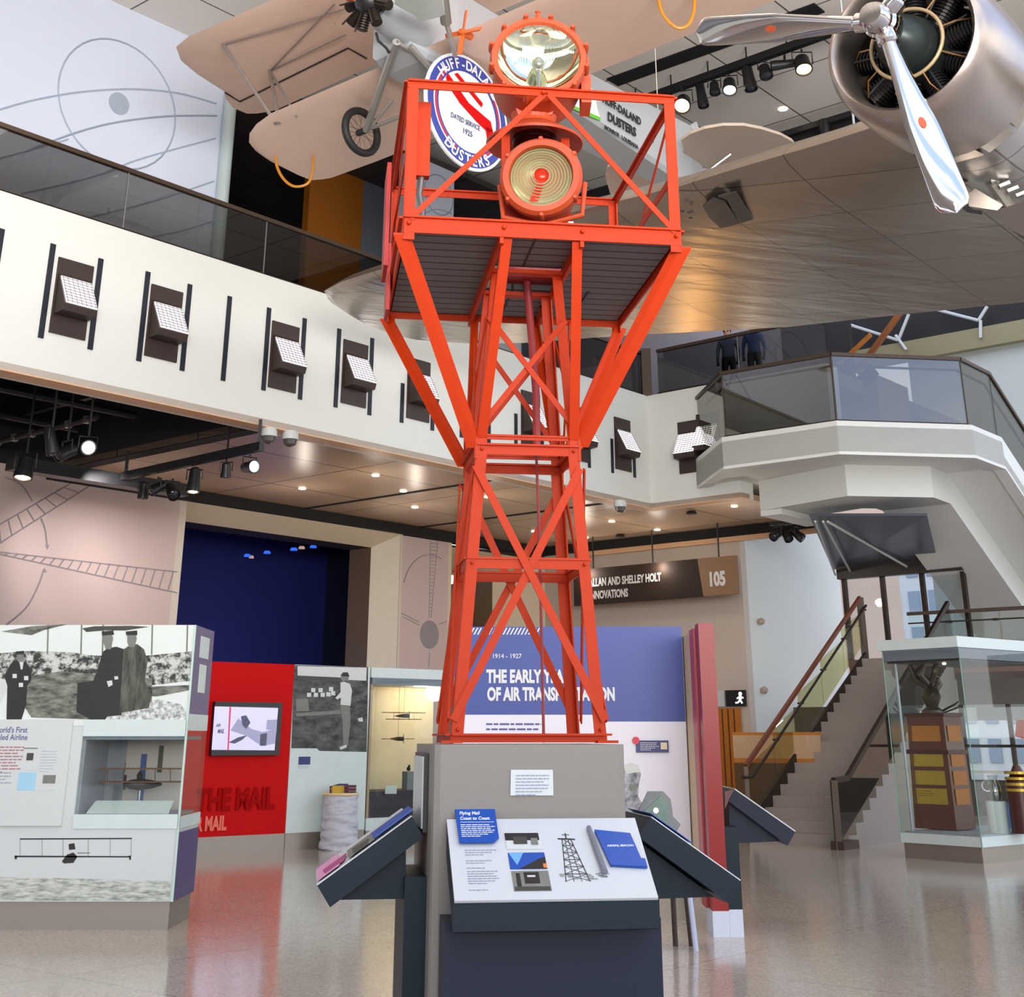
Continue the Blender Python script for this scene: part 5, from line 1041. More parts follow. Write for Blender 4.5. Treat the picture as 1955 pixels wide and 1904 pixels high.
le = [abof(SW(*p), E0f) for p in LEp]; te = [abof(SW(*p), E0f) for p in TEp]
le[0] = (1.2, -6); le[1] = (1.35, .77)
te = [(6.9, -6)] + [t_ for t_ in te if True]
ts = sorted([(b, a) for a, b in le]); tt = sorted([(b, a) for a, b in te if b < 11.92])
def interp(tab, x):
    if x <= tab[0][0]: return tab[0][1]
    for (x0, y0), (x1, y1) in zip(tab, tab[1:]):
        if x <= x1: return y0 + (y1 - y0) * (x - x0) / max(1e-6, x1 - x0)
    return tab[-1][1]
ac = thing('airliner', 'big polished aluminium airliner with radial engine and long riveted wing hanging at upper right', 'airplane', AB(3, -3, 6.4))
dc = ac
def wing_loft(leT, teT, bs, zf, thick, place, npt=9, sag=.25):
    m = M(); k = 0
    for b in bs:
        a0_, a1_ = interp(leT, b), interp(teT, b); ch = max(.02, a1_ - a0_)
        ring_ = []
        for i in range(npt + 1):        # lower surface from nose to tail
            x = (i / npt) ** 1.6; ring_.append((a0_ + ch * x, zf(a0_ + ch * x, b) + thick * ch * sag * (1 - math.sqrt(min(1, x * 6)) if x < 1 / 6 else 0)))
        for i in range(npt - 1, 0, -1):
            x = (i / npt) ** 1.6; y = 5 * (.2969 * math.sqrt(x) - .126 * x - .3516 * x * x + .2843 * x ** 3 - .1036 * x ** 4) * 2; ring_.append((a0_ + ch * x, zf(a0_ + ch * x, b) + thick * ch * min(1, y) ))
        m.v += [tuple(place(a, b, z)) for a, z in ring_]; k += 1
    n = npt * 2
    for i in range(k - 1):
        for j in range(n): m.f.append([i * n + j, i * n + (j + 1) % n, (i + 1) * n + (j + 1) % n, (i + 1) * n + j]); m.mi.append(0)
    m.f.append(list(range(n - 1, -1, -1))); m.mi.append(0); m.f.append([(k - 1) * n + j for j in range(n)]); m.mi.append(0)
    return m
zwing = lambda a, b: 6.6 + .13 * (b - .77) - .03 * (a - 1.4)
bs = [-6, -4, -2, 0, .77, 1.5, 2.5, 3.5, 5, 6.5, 8, 9, 9.8, 10.4, 10.8, 11.1, 11.4, 11.65, 11.8]
te2 = [(b, a) for b, a in tt if a > 5.5 or b < 11]; leT = ts + [(11.5, 4.49), (11.73, 5.16), (11.85, 5.75)]; leT = [q for q in leT if q[0] <= 11.3] + [(11.5, 4.45), (11.73, 5.12), (11.88, 5.8)]
teT = [q for q in tt if q[1] > 6.3] + [(11.75, 6.3), (11.9, 6.0)]
teT = sorted(teT)
m = wing_loft(sorted(leT), teT, bs, zwing, .13, AB, 11); part(dc, 'wing', m, WING, smooth=True)
# landing light window let into the leading edge
def onW(x, y, off=.0): return SW(x, y) - nW.normalized() * off
m = M(); m.prism([onW(*p, .012) for p in ((1342, 392), (1362, 378), (1385, 384), (1404, 415), (1413, 425), (1376, 434), (1355, 415))], nW * .02); m.prism([onW(*p, .012) for p in ((1371, 374), (1405, 366), (1418, 386), (1438, 417), (1417, 424), (1398, 398), (1388, 380))], nW * .02)
part(dc, 'landing_light_window', m, mat('smoked_window', (.05, .045, .045), .12)); 
m = M(); 
for x, y in ((1303, 402), (1316, 404), (1319, 415)): p = onW(x, y, .012); m.lathe([(.022, 0), (.022, .01)], p, nW, 10)
part(dc, 'wing_port', m, BLK)
# cowling, nacelle, engine
AX = A
m = M(); m.lathe([(.55, .35), (.555, .12), (.575, .03), (.61, -.01), (.65, .02), (.69, .12), (.71, .3), (.715, .6), (.70, .95), (.67, .97), (.66, .9)], E0, AX, 56, caps=False); part(dc, 'engine_cowling', m, COWL, smooth=True)
m = M(); m.lathe([(.60, .9), (.62, 1.0), (.62, 1.7), (.56, 2.6), (.42, 3.6), (.2, 4.6)], E0 - UP * .02, AX, 48); part(dc, 'nacelle', m, metal('nacelle_aluminium', srgb(190, 186, 180), .3, .2, 1.5, (.7, .5)), smooth=True)
for k in range(14):
    a0_, a1_ = R(k * 360 / 14 + 2), R((k + 1) * 360 / 14 - 2); m = M(); pts = []
    for h_, r_ in ((.96, .695), (1.18, .665)):
        for a_ in (a0_, a1_): pts.append(E0 + AX * h_ + (B * math.cos(a_) + UP * math.sin(a_)) * r_)
    m.add([pts[0], pts[1], pts[3], pts[2]], [(0, 1, 2, 3)]); m.add([p - (p - E0 - AX * (p - E0).dot(AX)).normalized() * .012 for p in (pts[0], pts[1], pts[3], pts[2])], [(3, 2, 1, 0)]); part(dc, 'cowl_flap', m, metal('flap_aluminium', srgb(200, 190, 176), .4, .1))
en = thing('radial_engine', 'black radial engine with tan ignition ring inside the polished cowling', 'engine', E0 + AX * .4)
m = M(); m.lathe([(.549, .62), (.001, .63)], E0, AX, 40, caps=False); part(en, 'baffle', m, BLACK)
m = M(); m.lathe([(.05, -.2), (.1, -.16), (.2, -.05), (.24, .08), (.27, .2), (.27, .5)], E0, AX, 36); part(en, 'crankcase', m, mat('dark_crankcase', srgb(44, 52, 50), .35, .5), smooth=True)
for k in range(9):
    a_ = R(40 * k + 10); d = B * math.cos(a_) + UP * math.sin(a_); m = M(); pr2 = []
    for q in range(9): pr2 += [(.085, .03 * q), (.105, .03 * q + .005), (.105, .03 * q + .015), (.085, .03 * q + .02)]
    m.lathe(pr2, E0 + AX * .36 + d * .26, d, 16); cy = part(en, 'cylinder', m, mat('engine_black', (.018, .017, .016), .4, .5))
    m = M(); s = d.cross(AX); m.tube([E0 + AX * .2 + d * .27 + s * .03, E0 + AX * .2 + d * .5 + s * .05], .011, 6); part(en, 'pushrod_tube', m, BLK, parent=cy)
    m = M(); m.tube([E0 + AX * .1 + d * .30, E0 + AX * .12 + d * .42, E0 + AX * .25 + d * .52 + s * .03], .007, 5); part(en, 'ignition_lead', m, mat('copper_lead', srgb(150, 110, 70), .4, .5), parent=cy)
m = M(); m.tube(circle(E0 + AX * .1, B, UP, .305, 36), .016, 8, closed=True); part(en, 'ignition_ring', m, mat('tan_ring', srgb(176, 150, 112), .4, .3), smooth=True)
HB = E0 - AX * .36
pp = thing('propeller', 'shiny chrome three bladed propeller on the front of the radial engine', 'propeller', HB)
m = M(); m.lathe([(.03, -.2), (.09, -.19), (.115, -.15), (.12, -.04), (.14, -.02), (.14, .1), (.1, .16), (.08, .3)], HB, AX, 28); part(pp, 'hub', m, CHROME, smooth=True)
for k, an in enumerate((-77, 43, 163)):
    a_ = R(an); d = -B * math.cos(a_) + UP * math.sin(a_); t_ = d.cross(AX).normalized(); m = M(); rings = 40; n = 16
    for i in range(rings + 1):
        f = i / rings; r_ = .13 + 1.62 * f; wdt = (.065 if f < .06 else .065 + (.125 - .065) * min(1, (f - .06) / .45)) * (1 if f < .93 else math.sqrt(max(0.0004, 1 - ((f - .93) / .07) ** 2))); th_ = (.055 if f < .06 else .05 * (1 - f) + .009); tw_ = R(62 - 50 * f); 
        cx_ = t_ * math.cos(tw_) + AX * math.sin(tw_); cy_ = AX * math.cos(tw_) - t_ * math.sin(tw_)
        for j in range(n): q = 2 * math.pi * j / n; m.v.append(tuple(HB + d * r_ + cx_ * wdt * math.cos(q) + cy_ * th_ * math.sin(q)))
    for i in range(rings):
        for j in range(n): m.f.append([i * n + j, i * n + (j + 1) % n, (i + 1) * n + (j + 1) % n, (i + 1) * n + j]); m.mi.append(0)
    m.f.append([rings * n + j for j in range(n)]); m.mi.append(0)
    bl_ = part(pp, 'blade', m, CHROME, smooth=True)
    m = M(); m.lathe([(.075, .1), (.085, .12), (.085, .2), (.07, .22)], HB, d, 20); part(pp, 'blade_clamp', m, CHROME, smooth=True, parent=bl_)
    tw_ = R(62 - 50 * .52); nrm = AX * math.cos(tw_) - t_ * math.sin(tw_); nrm = -nrm if nrm.dot(AX) > 0 else nrm
    m = M(); c = HB + d * .98 + nrm * .032; m.lathe([(.05, 0), (.05, .004)], c, nrm, 18, up=d, sx=.55); part(pp, 'red_emblem', m, mat('emblem_red', srgb(170, 70, 36), .5), parent=bl_)
# landing gear legs and doors under the nacelle
m = M()
for p, q, r_ in (((1790, 315), (1870, 390), .05), ((1760, 300), (1845, 352), .03), ((1880, 330), (1960, 440), .06), ((1835, 375), (1960, 400), .035)):
    S = surf(E0 + A * 2.0, V((0.3, 1, 0))); m.tube([S(*p), S(*q)], r_, 10)
part(dc, 'gear_strut', m, mat('weathered_steel', srgb(150, 146, 138), .35, .7), smooth=True)
S = surf(E0 + A * 1.9, V((0.3, 1, 0))); m = M(); m.prism([S(1820, 365), (S(1846, 372)), S(1850, 392), S(1822, 388)], A * .3); part(dc, 'gear_box', m, BLK)
m = M(); m.prism([S(1846, 372), S(1862, 360), S(1915, 392), S(1905, 402), S(1850, 394)], A * .1); part(dc, 'gear_door', m, COWL)
m = M(); m.prism([S(1905, 400), S(1955, 385), S(1990, 470), S(1925, 436)], A * .3); part(dc, 'wheel_well', m, mat('well_dark', srgb(60, 48, 42), .5, .3))
m = M()
for k in range(7): q = .01 * k; m.bar(S(1860 + 16 * k, 330 + 9 * k), S(1880 + 16 * k, 322 + 9 * k), .05, .03)
part(dc, 'cooling_fins', m, STEEL)
# suspension cables
for a, b in ((2.5, 1.6), (4.5, -1)):
    m = M(); m.tube([AB(a, b, zwing(a, b) + .4), AB(a, b, ZC - .02)], .012, 6); part(dc, 'suspension_cable', m, STEEL)

# ================================================================== HANGING CROP DUSTER BIPLANE
G0 = PZ(1090, 200, 10.3); g0 = flat(G0)
def DB(a, b, z): return g0 + A * a + B * b + UP * z
SGs = surf(g0, B)
du = thing('biplane', 'silver crop dusting biplane lettered DUSTERS INC., hanging above and behind the orange tower', 'airplane', DB(-1, .4, 9.8))
zl = 10.0; zu = 11.5
loL = [(-6.5, -3.05), (3.2, -3.0), (3.66, -2.9), (4.0, -2.75), (4.25, -2.55), (4.4, -2.3)]; loT = [(-6.5, -1.25), (-1.2, -1.1), (2.8, -.85), (4.3, -.85), (4.5, -.95)]
loL += [(4.52, -1.9), (4.58, -1.2)]; loT += [(4.58, -1.0)]
m = wing_loft(loL, loT, [-6.5, -3, 0, 2, 3.2, 3.66, 4.0, 4.25, 4.4, 4.5, 4.57], lambda a, b: zl, .09, DB, 8); part(du, 'lower_wing', m, ALU, smooth=True)
upL = [(-6.5, -3.5), (2.6, -3.5), (4.6, -3.6), (5.0, -3.52), (5.3, -3.2), (5.45, -2.8), (5.6, -2.1), (5.8, -1.9), (6.0, -1.55)]; upT = [(-6.5, -1.2), (2.6, -1.2), (5.5, -1.1), (5.9, -1.25), (6.0, -1.4)]
m = wing_loft(upL, upT, [-6.5, -3, 0, 2.6, 4.6, 5.0, 5.3, 5.45, 5.6, 5.8, 5.95], lambda a, b: zu, .08, DB, 8); part(du, 'upper_wing', m, ALU, smooth=True)
SU_ = surf(DB(0, 0, zu), UP)
m = M(); m.tube([SU_(430, 176) - UP * .01, SU_(458, 193) - UP * .01, SU_(665, 91) - UP * .01, SU_(700, 111) - UP * .01], .014, 5); part(du, 'aileron_gap', m, BLK)
SL_ = surf(DB(0, 0, zl), UP)
def strut(a, b, r=.03, nm='wing_strut', mt=None):
    m = M(); m.tube([a, b], r, 8); part(du, nm, m, mt or mat('grey_strut', srgb(140, 130, 124), .4, .3), smooth=True)
strut(SU_(515, 134), SL_(533, 235)); strut(SU_(515, 134), SL_(566, 222), .022); strut(SU_(425, 83), SL_(527, 236), .028)
for a, b in (((425, 83), (660, 10)), ((515, 134), (640, 0)), ((515, 134), (660, 60)), ((425, 83), (560, 40))): strut(SU_(*a) - UP * .02, SU_(*b) - UP * .5 if False else SU_(*b) - UP * .06, .012, 'bracing_wire')
# fuselage: boxy, tapering to the tail
st_ = [(-3.3, 9.95, 10.7, .12, .8), (-3.0, 9.88, 11.0, .05, .88), (-2.5, 9.9, 11.15, 0, .95), (-.3, 10.26, 11.12, 0, .9), (.55, 10.25, 11.06, 0, .86), (2.2, 10.1, 11.14, .0, .62), (3.3, 9.97, 11.2, .0, .3), (3.7, 9.95, 11.15, .05, .14)]
m = M()
for a, z0, z1, b0, b1 in st_:
    c = .06; m.v += [tuple(DB(a, b, z)) for b, z in ((b0, z0 + c), (b0, z1 - c), (b0 + c, z1), (b1 - c, z1), (b1, z1 - c), (b1, z0 + c), (b1 - c, z0), (b0 + c, z0))]
for i in range(len(st_) - 1):
    for j in range(8): m.f.append([i * 8 + j, i * 8 + (j + 1) % 8, (i + 1) * 8 + (j + 1) % 8, (i + 1) * 8 + j]); m.mi.append(0)
m.f += [list(range(7, -1, -1)), [(len(st_) - 1) * 8 + j for j in range(8)]]; m.mi += [0, 0]
part(du, 'fuselage', m, GREYP)
# lettering on the side (plane seen by the viewer faces -B)
def stext(mb, s, x, y, h, sx=.8, bold=.02, x2=None, y2=None):
    o = SGs(x, y, -.02); d = (SGs(x2, y2, -.02) - o).normalized() if x2 else A; mb.text(s, o, d, (UP - d * UP.dot(d)).normalized(), h, sx=sx, bold=bold, depth=.006)
m = M(); stext(m, 'HUFF-DALAND', 1150, 194, .13, .85, .03, 1250, 256); part(du, 'lettering', m, BLK)
m = M(); stext(m, 'DUSTERS', 1160, 229, .15, .9, .035, 1240, 276); part(du, 'lettering', m, BLK)
m = M(); stext(m, 'INC.', 1238, 266, .07, .8, .02, 1252, 275); part(du, 'lettering', m, BLK)
m = M(); stext(m, 'MONROE . LOUISIANA', 1154, 246, .075, .85, .015, 1244, 301); part(du, 'lettering', m, BLK)
m = M(); m.use(mat('duster_yellow', srgb(240, 205, 30), .5)); m.prism([SGs(*p, -.012) for p in ((1112, 135), (1125, 148), (1121, 168), (1128, 178), (1104, 182), (1106, 160))], -B * .004)
m.use(WINK); m.prism([SGs(*p, -.012) for p in ((1124, 160), (1136, 180), (1140, 208), (1146, 226), (1120, 212), (1096, 203), (1104, 184), (1122, 180))], -B * .004)
m.use(mat('duster_green', srgb(90, 175, 50), .5)); m.prism([SGs(*p, -.018) for p in ((1090, 200), (1108, 207), (1125, 215), (1146, 224), (1146, 231), (1118, 219), (1092, 207))], -B * .004)
part(du, 'painted_badge', m)
# tail
zt3 = 10.55; ST = surf(DB(0, 0, zt3), UP)
m = M(); m.prism([ST(*p) for p in ((1300, 268), (1318, 256), (1345, 246), (1380, 240), (1420, 240), (1455, 247), (1490, 258), (1512, 270), (1535, 298), (1420, 330), (1330, 320), (1310, 300))], UP * .05); part(du, 'tailplane', m, mat('tail_fabric', srgb(176, 160, 144), .5, var=.03))
m = M(); m.prism([ST(*p) for p in ((1280, 330), (1270, 385), (1240, 400), (1195, 395), (1165, 370), (1156, 340), (1160, 320), (1200, 300), (1260, 300))], UP * .05); part(du, 'tailplane', m, ALU)
m = M(); ctr = SGs(1340, 330); m.prism([SGs(*p, .15) for p in ((1310, 245), (1330, 232), (1340, 262), (1366, 318), (1368, 360), (1350, 372), (1322, 375), (1312, 330))], B * .05); part(du, 'rudder', m, mat('rudder_grey', srgb(178, 182, 186), .5))
m = M(); a_ = ST(1395, 292); m.tube([a_ - UP * .02, DB(3.2, .1, 10.0)], .02, 6); part(du, 'tail_strut', m, STEEL)
m = M(); m.prism([ST(1308, 355) - UP * .3, ST(1316, 358) - UP * .3, ST(1318, 372) - UP * .3, ST(1308, 370) - UP * .3], UP * .04); part(du, 'tail_light', m, mat('amber', srgb(235, 165, 20), .4))
# wheel, legs, axle
WC = PZ(690, 252, 9.6)
def wheel(c, ax, r, parent_thing):
    m = M(); m.tube(circle(c, A, UP, r - .055, 36), .055, 12, closed=True); wl = part(parent_thing, 'tyre', m, RUB, smooth=True)
    m = M(); m.tube(circle(c, A, UP, r - .1, 30), .012, 6, closed=True)
    for k in range(20):
        q = R(18 * k); d = A * math.cos(q) + UP * math.sin(q); m.tube([c + ax * (.05 if k % 2 else -.05), c + d * (r - .1)], .0035, 4)
    part(parent_thing, 'spoked_rim', m, mat('dark_spokes', srgb(70, 56, 48), .4, .6), parent=wl)
    m = M(); m.lathe([(.035, -.09), (.05, -.07), (.05, .07), (.035, .09)], c, ax, 14); part(parent_thing, 'wheel_hub', m, BLK, smooth=True, parent=wl)
wheel(WC, B, .37, du)
wheel(WC - B * 1.9, B, .37, du)
FT = DB(-3.3, .45, 9.95); kn = surf(WC, B)
P1 = kn(697, 243); topm = PZ(757, 80, 9.95); 
strut(WC - B * .1, topm, .055, 'gear_leg', mat('steel_leg', srgb(175, 172, 166), .3, .6)); strut(WC - B * .15, PZ(750, 190, 9.9), .025, 'gear_leg', mat('steel_leg', (1, 1, 1))); strut(topm, PZ(835, 128, 9.9), .03, 'gear_leg', mat('steel_leg', (1, 1, 1)))
strut(WC - B * .1, WC - B * 1.8, .03, 'axle', mat('steel_leg', (1, 1, 1))); strut(WC - B * 1.8, DB(-3.3, .1, 9.95), .04, 'gear_leg', mat('steel_leg', (1, 1, 1)))
strut(PZ(846, -5, 10.1), PZ(852, 45, 9.9), .07, 'shock_boot', mat('grey_boot', srgb(120, 116, 110), .4, .3)); strut(PZ(852, 42, 9.9), PZ(869, 106, 9.7), .035, 'shock_leg', mat('steel_leg', (1, 1, 1)))
# engine of the biplane
EC = PZ(706, 2, 10.35)
m = M(); m.ball(EC, .2, 10); part(du, 'crankcase', m, BLK, smooth=True)
for k in range(9):
    q = R(40 * k + 8); d = B * math.cos(q) + UP * math.sin(q); m = M(); pr2 = []
    for w_ in range(7): pr2 += [(.055, .035 * w_), (.075, .035 * w_ + .008), (.075, .035 * w_ + .02), (.055, .035 * w_ + .028)]
    m.lathe(pr2, EC + d * .17, d, 10); m.tube([EC + d * .2 - A * .08, EC + d * .46 - A * .1], .012, 5); part(du, 'cylinder', m, mat('oily_black', srgb(50, 42, 36), .4, .5))
m = M(); m.bar(EC - A * .3, EC - A * .3 + (-B * .35 + UP * .9).normalized() * 1.3, .16, .04, side=B); m.bar(EC - A * .3, EC - A * .3 - (-B * .35 + UP * .9).normalized() * .12, .16, .04, side=B); part(du, 'wooden_propeller', m, mat('orange_prop', srgb(196, 92, 40), .35, coat=.4))
m = M(); m.lathe([(.22, 0), (.3, .2), (.36, .8)], EC + A * .12, A, 24); part(du, 'nose_cowl', m, GREYP, smooth=True)
m = M(); q_ = [PZ(x, y, 9.93) for x, y in ((752, 8), (770, -20), (838, -25), (850, 30), (800, 42), (792, 30))]; m.prism(q_, UP * .1); part(du, 'hopper_chute', m, mat('pale_metal', srgb(196, 206, 200), .4, .2))
m = M(); m.tube([PZ(718, 62, 10), PZ(722, 78, 9.9), PZ(738, 92, 9.8), PZ(742, 100, 9.9)], .02, 6); part(du, 'drain_pipe', m, BLK)
wp = PZ(884, 62, 9.85)
m = M()
for q in (10, 100, 190, 280): d = (B * math.cos(R(q)) + UP * math.sin(R(q))); m.bar(wp, wp + d * .3, .06, .02, side=d.cross(A) + A * .5)
m.lathe([(.03, -.06), (.05, 0), (.05, .15)], wp, A, 12); part(du, 'pump_windmill', m, mat('windmill_orange', srgb(205, 92, 32), .45))
for pts in (((527, 268), (527, 310), (540, 340), (562, 356), (588, 350), (597, 325), (598, 300)), ((1257, -10), (1262, 20), (1278, 43), (1297, 54), (1315, 46), (1325, 20), (1326, -10))):
    m = M(); P3 = [PZ(x, y, 9.97 - (.25 if i in (1, 5) else .45 if i in (2, 4) else .5 if i == 3 else 0)) for i, (x, y) in enumerate(pts)]; S = surf(PZ(pts[3][0], pts[3][1], 9.5), V((0, 1, 0))); P3 = [S(*p) for p in pts]; P4 = []
    for i in range(len(P3) - 1):
        q0, q1, q2, q3 = P3[max(i - 1, 0)], P3[i], P3[i + 1], P3[min(i + 2, len(P3) - 1)]
        P4 += [.5 * ((2 * q1) + (q2 - q0) * t_ + (2 * q0 - 5 * q1 + 4 * q2 - q3) * t_ ** 2 + (3 * q1 - q0 - 3 * q2 + q3) * t_ ** 3) for t_ in (0, .2, .4, .6, .8)]
    m.tube(P4 + [P3[-1]], .022, 8); part(du, 'wing_skid', m, mat('amber_hoop', srgb(200, 130, 30), .4), smooth=True)
for a, b in ((-2.5, 2.5), (-2.5, -2), (2.8, .3)):
    m = M(); m.tube([DB(a, b, zu if a < 0 else 11.1), DB(a, b, ZC - .02)], .01, 6); part(du, 'suspension_cable', m, STEEL)
# round emblem sign
ec = SGs(893, 214, -.25); er = .5 * (SGs(893, 108, -.25).z - SGs(893, 322, -.25).z)
es = thing('round_sign', 'round blue and white HUFF-DALAND DUSTERS sign with a red biplane', 'sign', ec - UP * er)
m = M(); m.lathe([(er, 0), (er, .03)], ec + B * .0, B, 56); part(es, 'disc', m, WINK)
def an(mb, r0, r1, off, a0=0, a1=360, n=48):
    vs = []; 
    for i in range(n + 1):
        q = R(a0 + (a1 - a0) * i / n); d = A * math.cos(q) + UP * math.sin(q); vs += [ec - B * off + d * r0, ec - B * off + d * r1]
    mb.add(vs, [(2 * i, 2 * i + 1, 2 * i + 3, 2 * i + 2) for i in range(n)])
m = M(); an(m, er * .70, er * .95, .004); part(es, 'blue_ring', m, mat('ring_blue', srgb(54, 66, 150), .45))
m = M(); an(m, er * .74, er * .78, .008, 130, 250); an(m, er * .74, er * .78, .008, -60, 50); part(es, 'red_arc', m, mat('arc_red', srgb(190, 40, 60), .45))
m = M(); an(m, er * .79, er * .82, .008, 130, 250); an(m, er * .79, er * .82, .008, -60, 50); part(es, 'white_arc', m, WINK)
def arc_text(mb, s, rad, mid, h, flip=1, sp=.0, sx=.75):
    wch = h * .92 * sx + sp; tot = wch * len(s)
    for i, ch in enumerate(s):
        if ch == ' ': continue
        q = mid + flip * -((i + .5) * wch - tot / 2) / rad; d = A * math.cos(q) + UP * math.sin(q); u = (A * math.sin(q) - UP * math.cos(q)) * flip; up = d * flip
        mb.text(ch, ec - B * .012 + d * (rad - (h / 2 if flip > 0 else -h / 2)) , u, up, h, sx=sx, bold=.02, depth=.004, align='CENTER')
m = M(); arc_text(m, 'HUFF-DALAND', er * .83, R(90), er * .18, sx=.9); part(es, 'ring_lettering', m, WINK)
m = M(); arc_text(m, 'DUSTERS', er * .83, R(270), er * .19, -1, sx=.9); part(es, 'ring_lettering', m, WINK)
m = M()
def e2(x, y, off=.012): return ec + A * x * er - B * off + UP * y * er
m.prism([e2(-.55, .42), e2(-.5, .5), e2(.0, .16), e2(.55, .02), e2(.6, -.14), e2(.5, -.2), e2(.2, -.1), e2(-.2, .08), e2(-.5, .3)], -B * .004)
m.prism([e2(-.35, .55), e2(-.28, .6), e2(.35, .28), e2(.32, .2)], -B * .004); m.prism([e2(.42, -.12), e2(.6, -.1), e2(.62, -.4), e2(.5, -.45)], -B * .004); part(es, 'red_biplane', m, RED)
m = M(); m.text('DATED SERVICE', e2(-.42, -.24), A, UP, er * .09, sx=.8, depth=.004); part(es, 'small_lettering', m, NAVY)
m = M(); m.text('1925', e2(-.14, -.42), A, UP, er * .1, sx=.9, depth=.004); part(es, 'small_lettering', m, NAVY)
m = M(); m.tube([ec + UP * er * .98 - B * -.015, V((ec.x, ec.y, zl))], .01, 6); part(es, 'hanger', m, STEEL)
# ================================================================== EXHIBITS ON THE FLOOR
YD = V((0, 1, 0)); XD = V((1, 0, 0))
# --- left case: a long photo wall with a glass niche
CY0 = 13.55; SC1 = surf((0, CY0, 0), YD); xr = -3.07; dep = .86
def sx_(x, y=1500): return SC1(x, y)
def rect1(mb, x0, y0, x1, y1, off, th, S=None, n=None):
    """upright rectangle given by its x range (taken at mid height) and its top and bottom"""
    S = S or SC1; n = n or YD; ym = (y0 + y1) / 2; a, b = S(x0, ym), S(x1, ym); zt, zb_ = S((x0 + x1) / 2, y0).z, S((x0 + x1) / 2, y1).z
    p = [V((a.x, a.y, zb_)), V((b.x, b.y, zb_)), V((b.x, b.y, zt)), V((a.x, a.y, zt))]; p = [q - V(n) * off for q in p]; return mb.prism(p, -V(n) * th)
xl = -7.4; zpl = SC1(200, 1722).z; zlo = SC1(200, 1572).z; zhi = SC1(200, 1385).z; ztop = 2.61; xn0 = SC1(150, 1480).x
ca = thing('display_wall', 'white display wall with a large black and white crowd photo and a glass niche, at the left edge', 'display case', (-5, CY0 + .4, 0))
m = M(); m.box(xl, xr - .02, CY0 + .02, CY0 + dep, 0, zpl); part(ca, 'plinth', m, PLINTH)
m = M(); m.box(xl, xr, CY0, CY0 + dep, zpl, zlo); part(ca, 'lower_body', m, OFFW)
m = M(); m.box(xl, xn0, CY0, CY0 + dep, zlo, zhi); part(ca, 'middle_body', m, OFFW)
m = M(); m.box(xl, xr, CY0, CY0 + dep, zhi, ztop); part(ca, 'upper_body', m, OFFW)
m = M(); m.box(xr, xr + .01, CY0 + .0, CY0 + dep, zpl, zlo - .08); part(ca, 'violet_side', m, PURPD); m = M(); m.box(xr, xr + .01, CY0, CY0 + dep, zhi + .1, ztop); part(ca, 'lilac_side', m, PURP)
m = M(); m.box(xr + .01, xr + .014, CY0 + .25, CY0 + .65, zhi + .62, zhi + .82); m.box(xr + .01, xr + .014, CY0 + .3, CY0 + .6, zhi + .3, zhi + .56); part(ca, 'side_print', m, PALEG)
# niche
zs_, zc2 = SC1(250, 1555).z, SC1(250, 1406).z
m = M(); m.box(xn0, xn0 + .03, CY0 + .03, CY0 + dep - .02, zlo, zhi); m.box(xn0, SC1(192, 1480).x + .0, CY0 + dep - .05, CY0 + dep - .02, zlo, zhi); part(ca, 'niche_side', m, mat('grey_lilac', srgb(150, 148, 158), .5))
m = M(); m.box(xn0, SC1(312, 1480).x, CY0 + dep - .03, CY0 + dep - .01, zlo, zhi - .02); bk_ = part(ca, 'niche_back', m, mat('pinkish_print', srgb(196, 178, 172), .4))
m = M(); S = surf((0, CY0 + dep - .032, 0), YD)
for i, (x0, y0, x1, y1, mt) in enumerate(((186, 1424, 214, 1490, PHM), (192, 1430, 210, 1450, PHD), (232, 1456, 240, 1474, PHD), (266, 1440, 277, 1530, mat('print_blue', srgb(50, 80, 140), .5)), (302, 1424, 311, 1475, PHD), (232, 1480, 241, 1508, PHK))): m.use(mt); rect1(m, x0, y0, x1, y1, 0, .003, S)
part(ca, 'back_print', m, parent=bk_)
m = M(); m.box(xn0 + .03, xr - .04, CY0 + .03, CY0 + dep - .05, zs_ - .02, zs_); part(ca, 'niche_floor', m, mat('grey_lilac', (1, 1, 1)))
m = M(); m.box(xn0 + .02, xr - .03, CY0 + .02, CY0 + dep - .05, zc2 - .03, zc2); part(ca, 'niche_lamp_box', m, mat('grey_blue_box', srgb(132, 138, 150), .4))
m = M(); m.box(xn0, xr, CY0 - .012, CY0 - .002, zs_ - .12, zhi + .05); part(ca, 'front_glass', m, GLASSC); m = M(); m.box(xr, xr + .012, CY0 - .012, CY0 + dep, zs_ - .12, zhi + .05); part(ca, 'side_glass', m, GLASSC)
m = M(); m.box(xn0, xr, CY0 - .014, CY0 + .0, zs_ - .12, zs_); m.box(xn0, xr, CY0 - .014, CY0 + .0, zc2, zhi + .05); m.box(xr - .01, xr + .014, CY0 - .01, CY0 + dep, zs_ - .12, zs_ - .02); m.box(xr - .01, xr + .014, CY0, CY0 + dep, zc2 + .05, zhi + .1); part(ca, 'white_band', m, PALEG)
m = M(); m.box(xr - .004, xr + .014, CY0 - .014, CY0 + .004, zpl, ztop); part(ca, 'corner_edge', m, mat('pale_green_edge', srgb(190, 214, 204), .3))
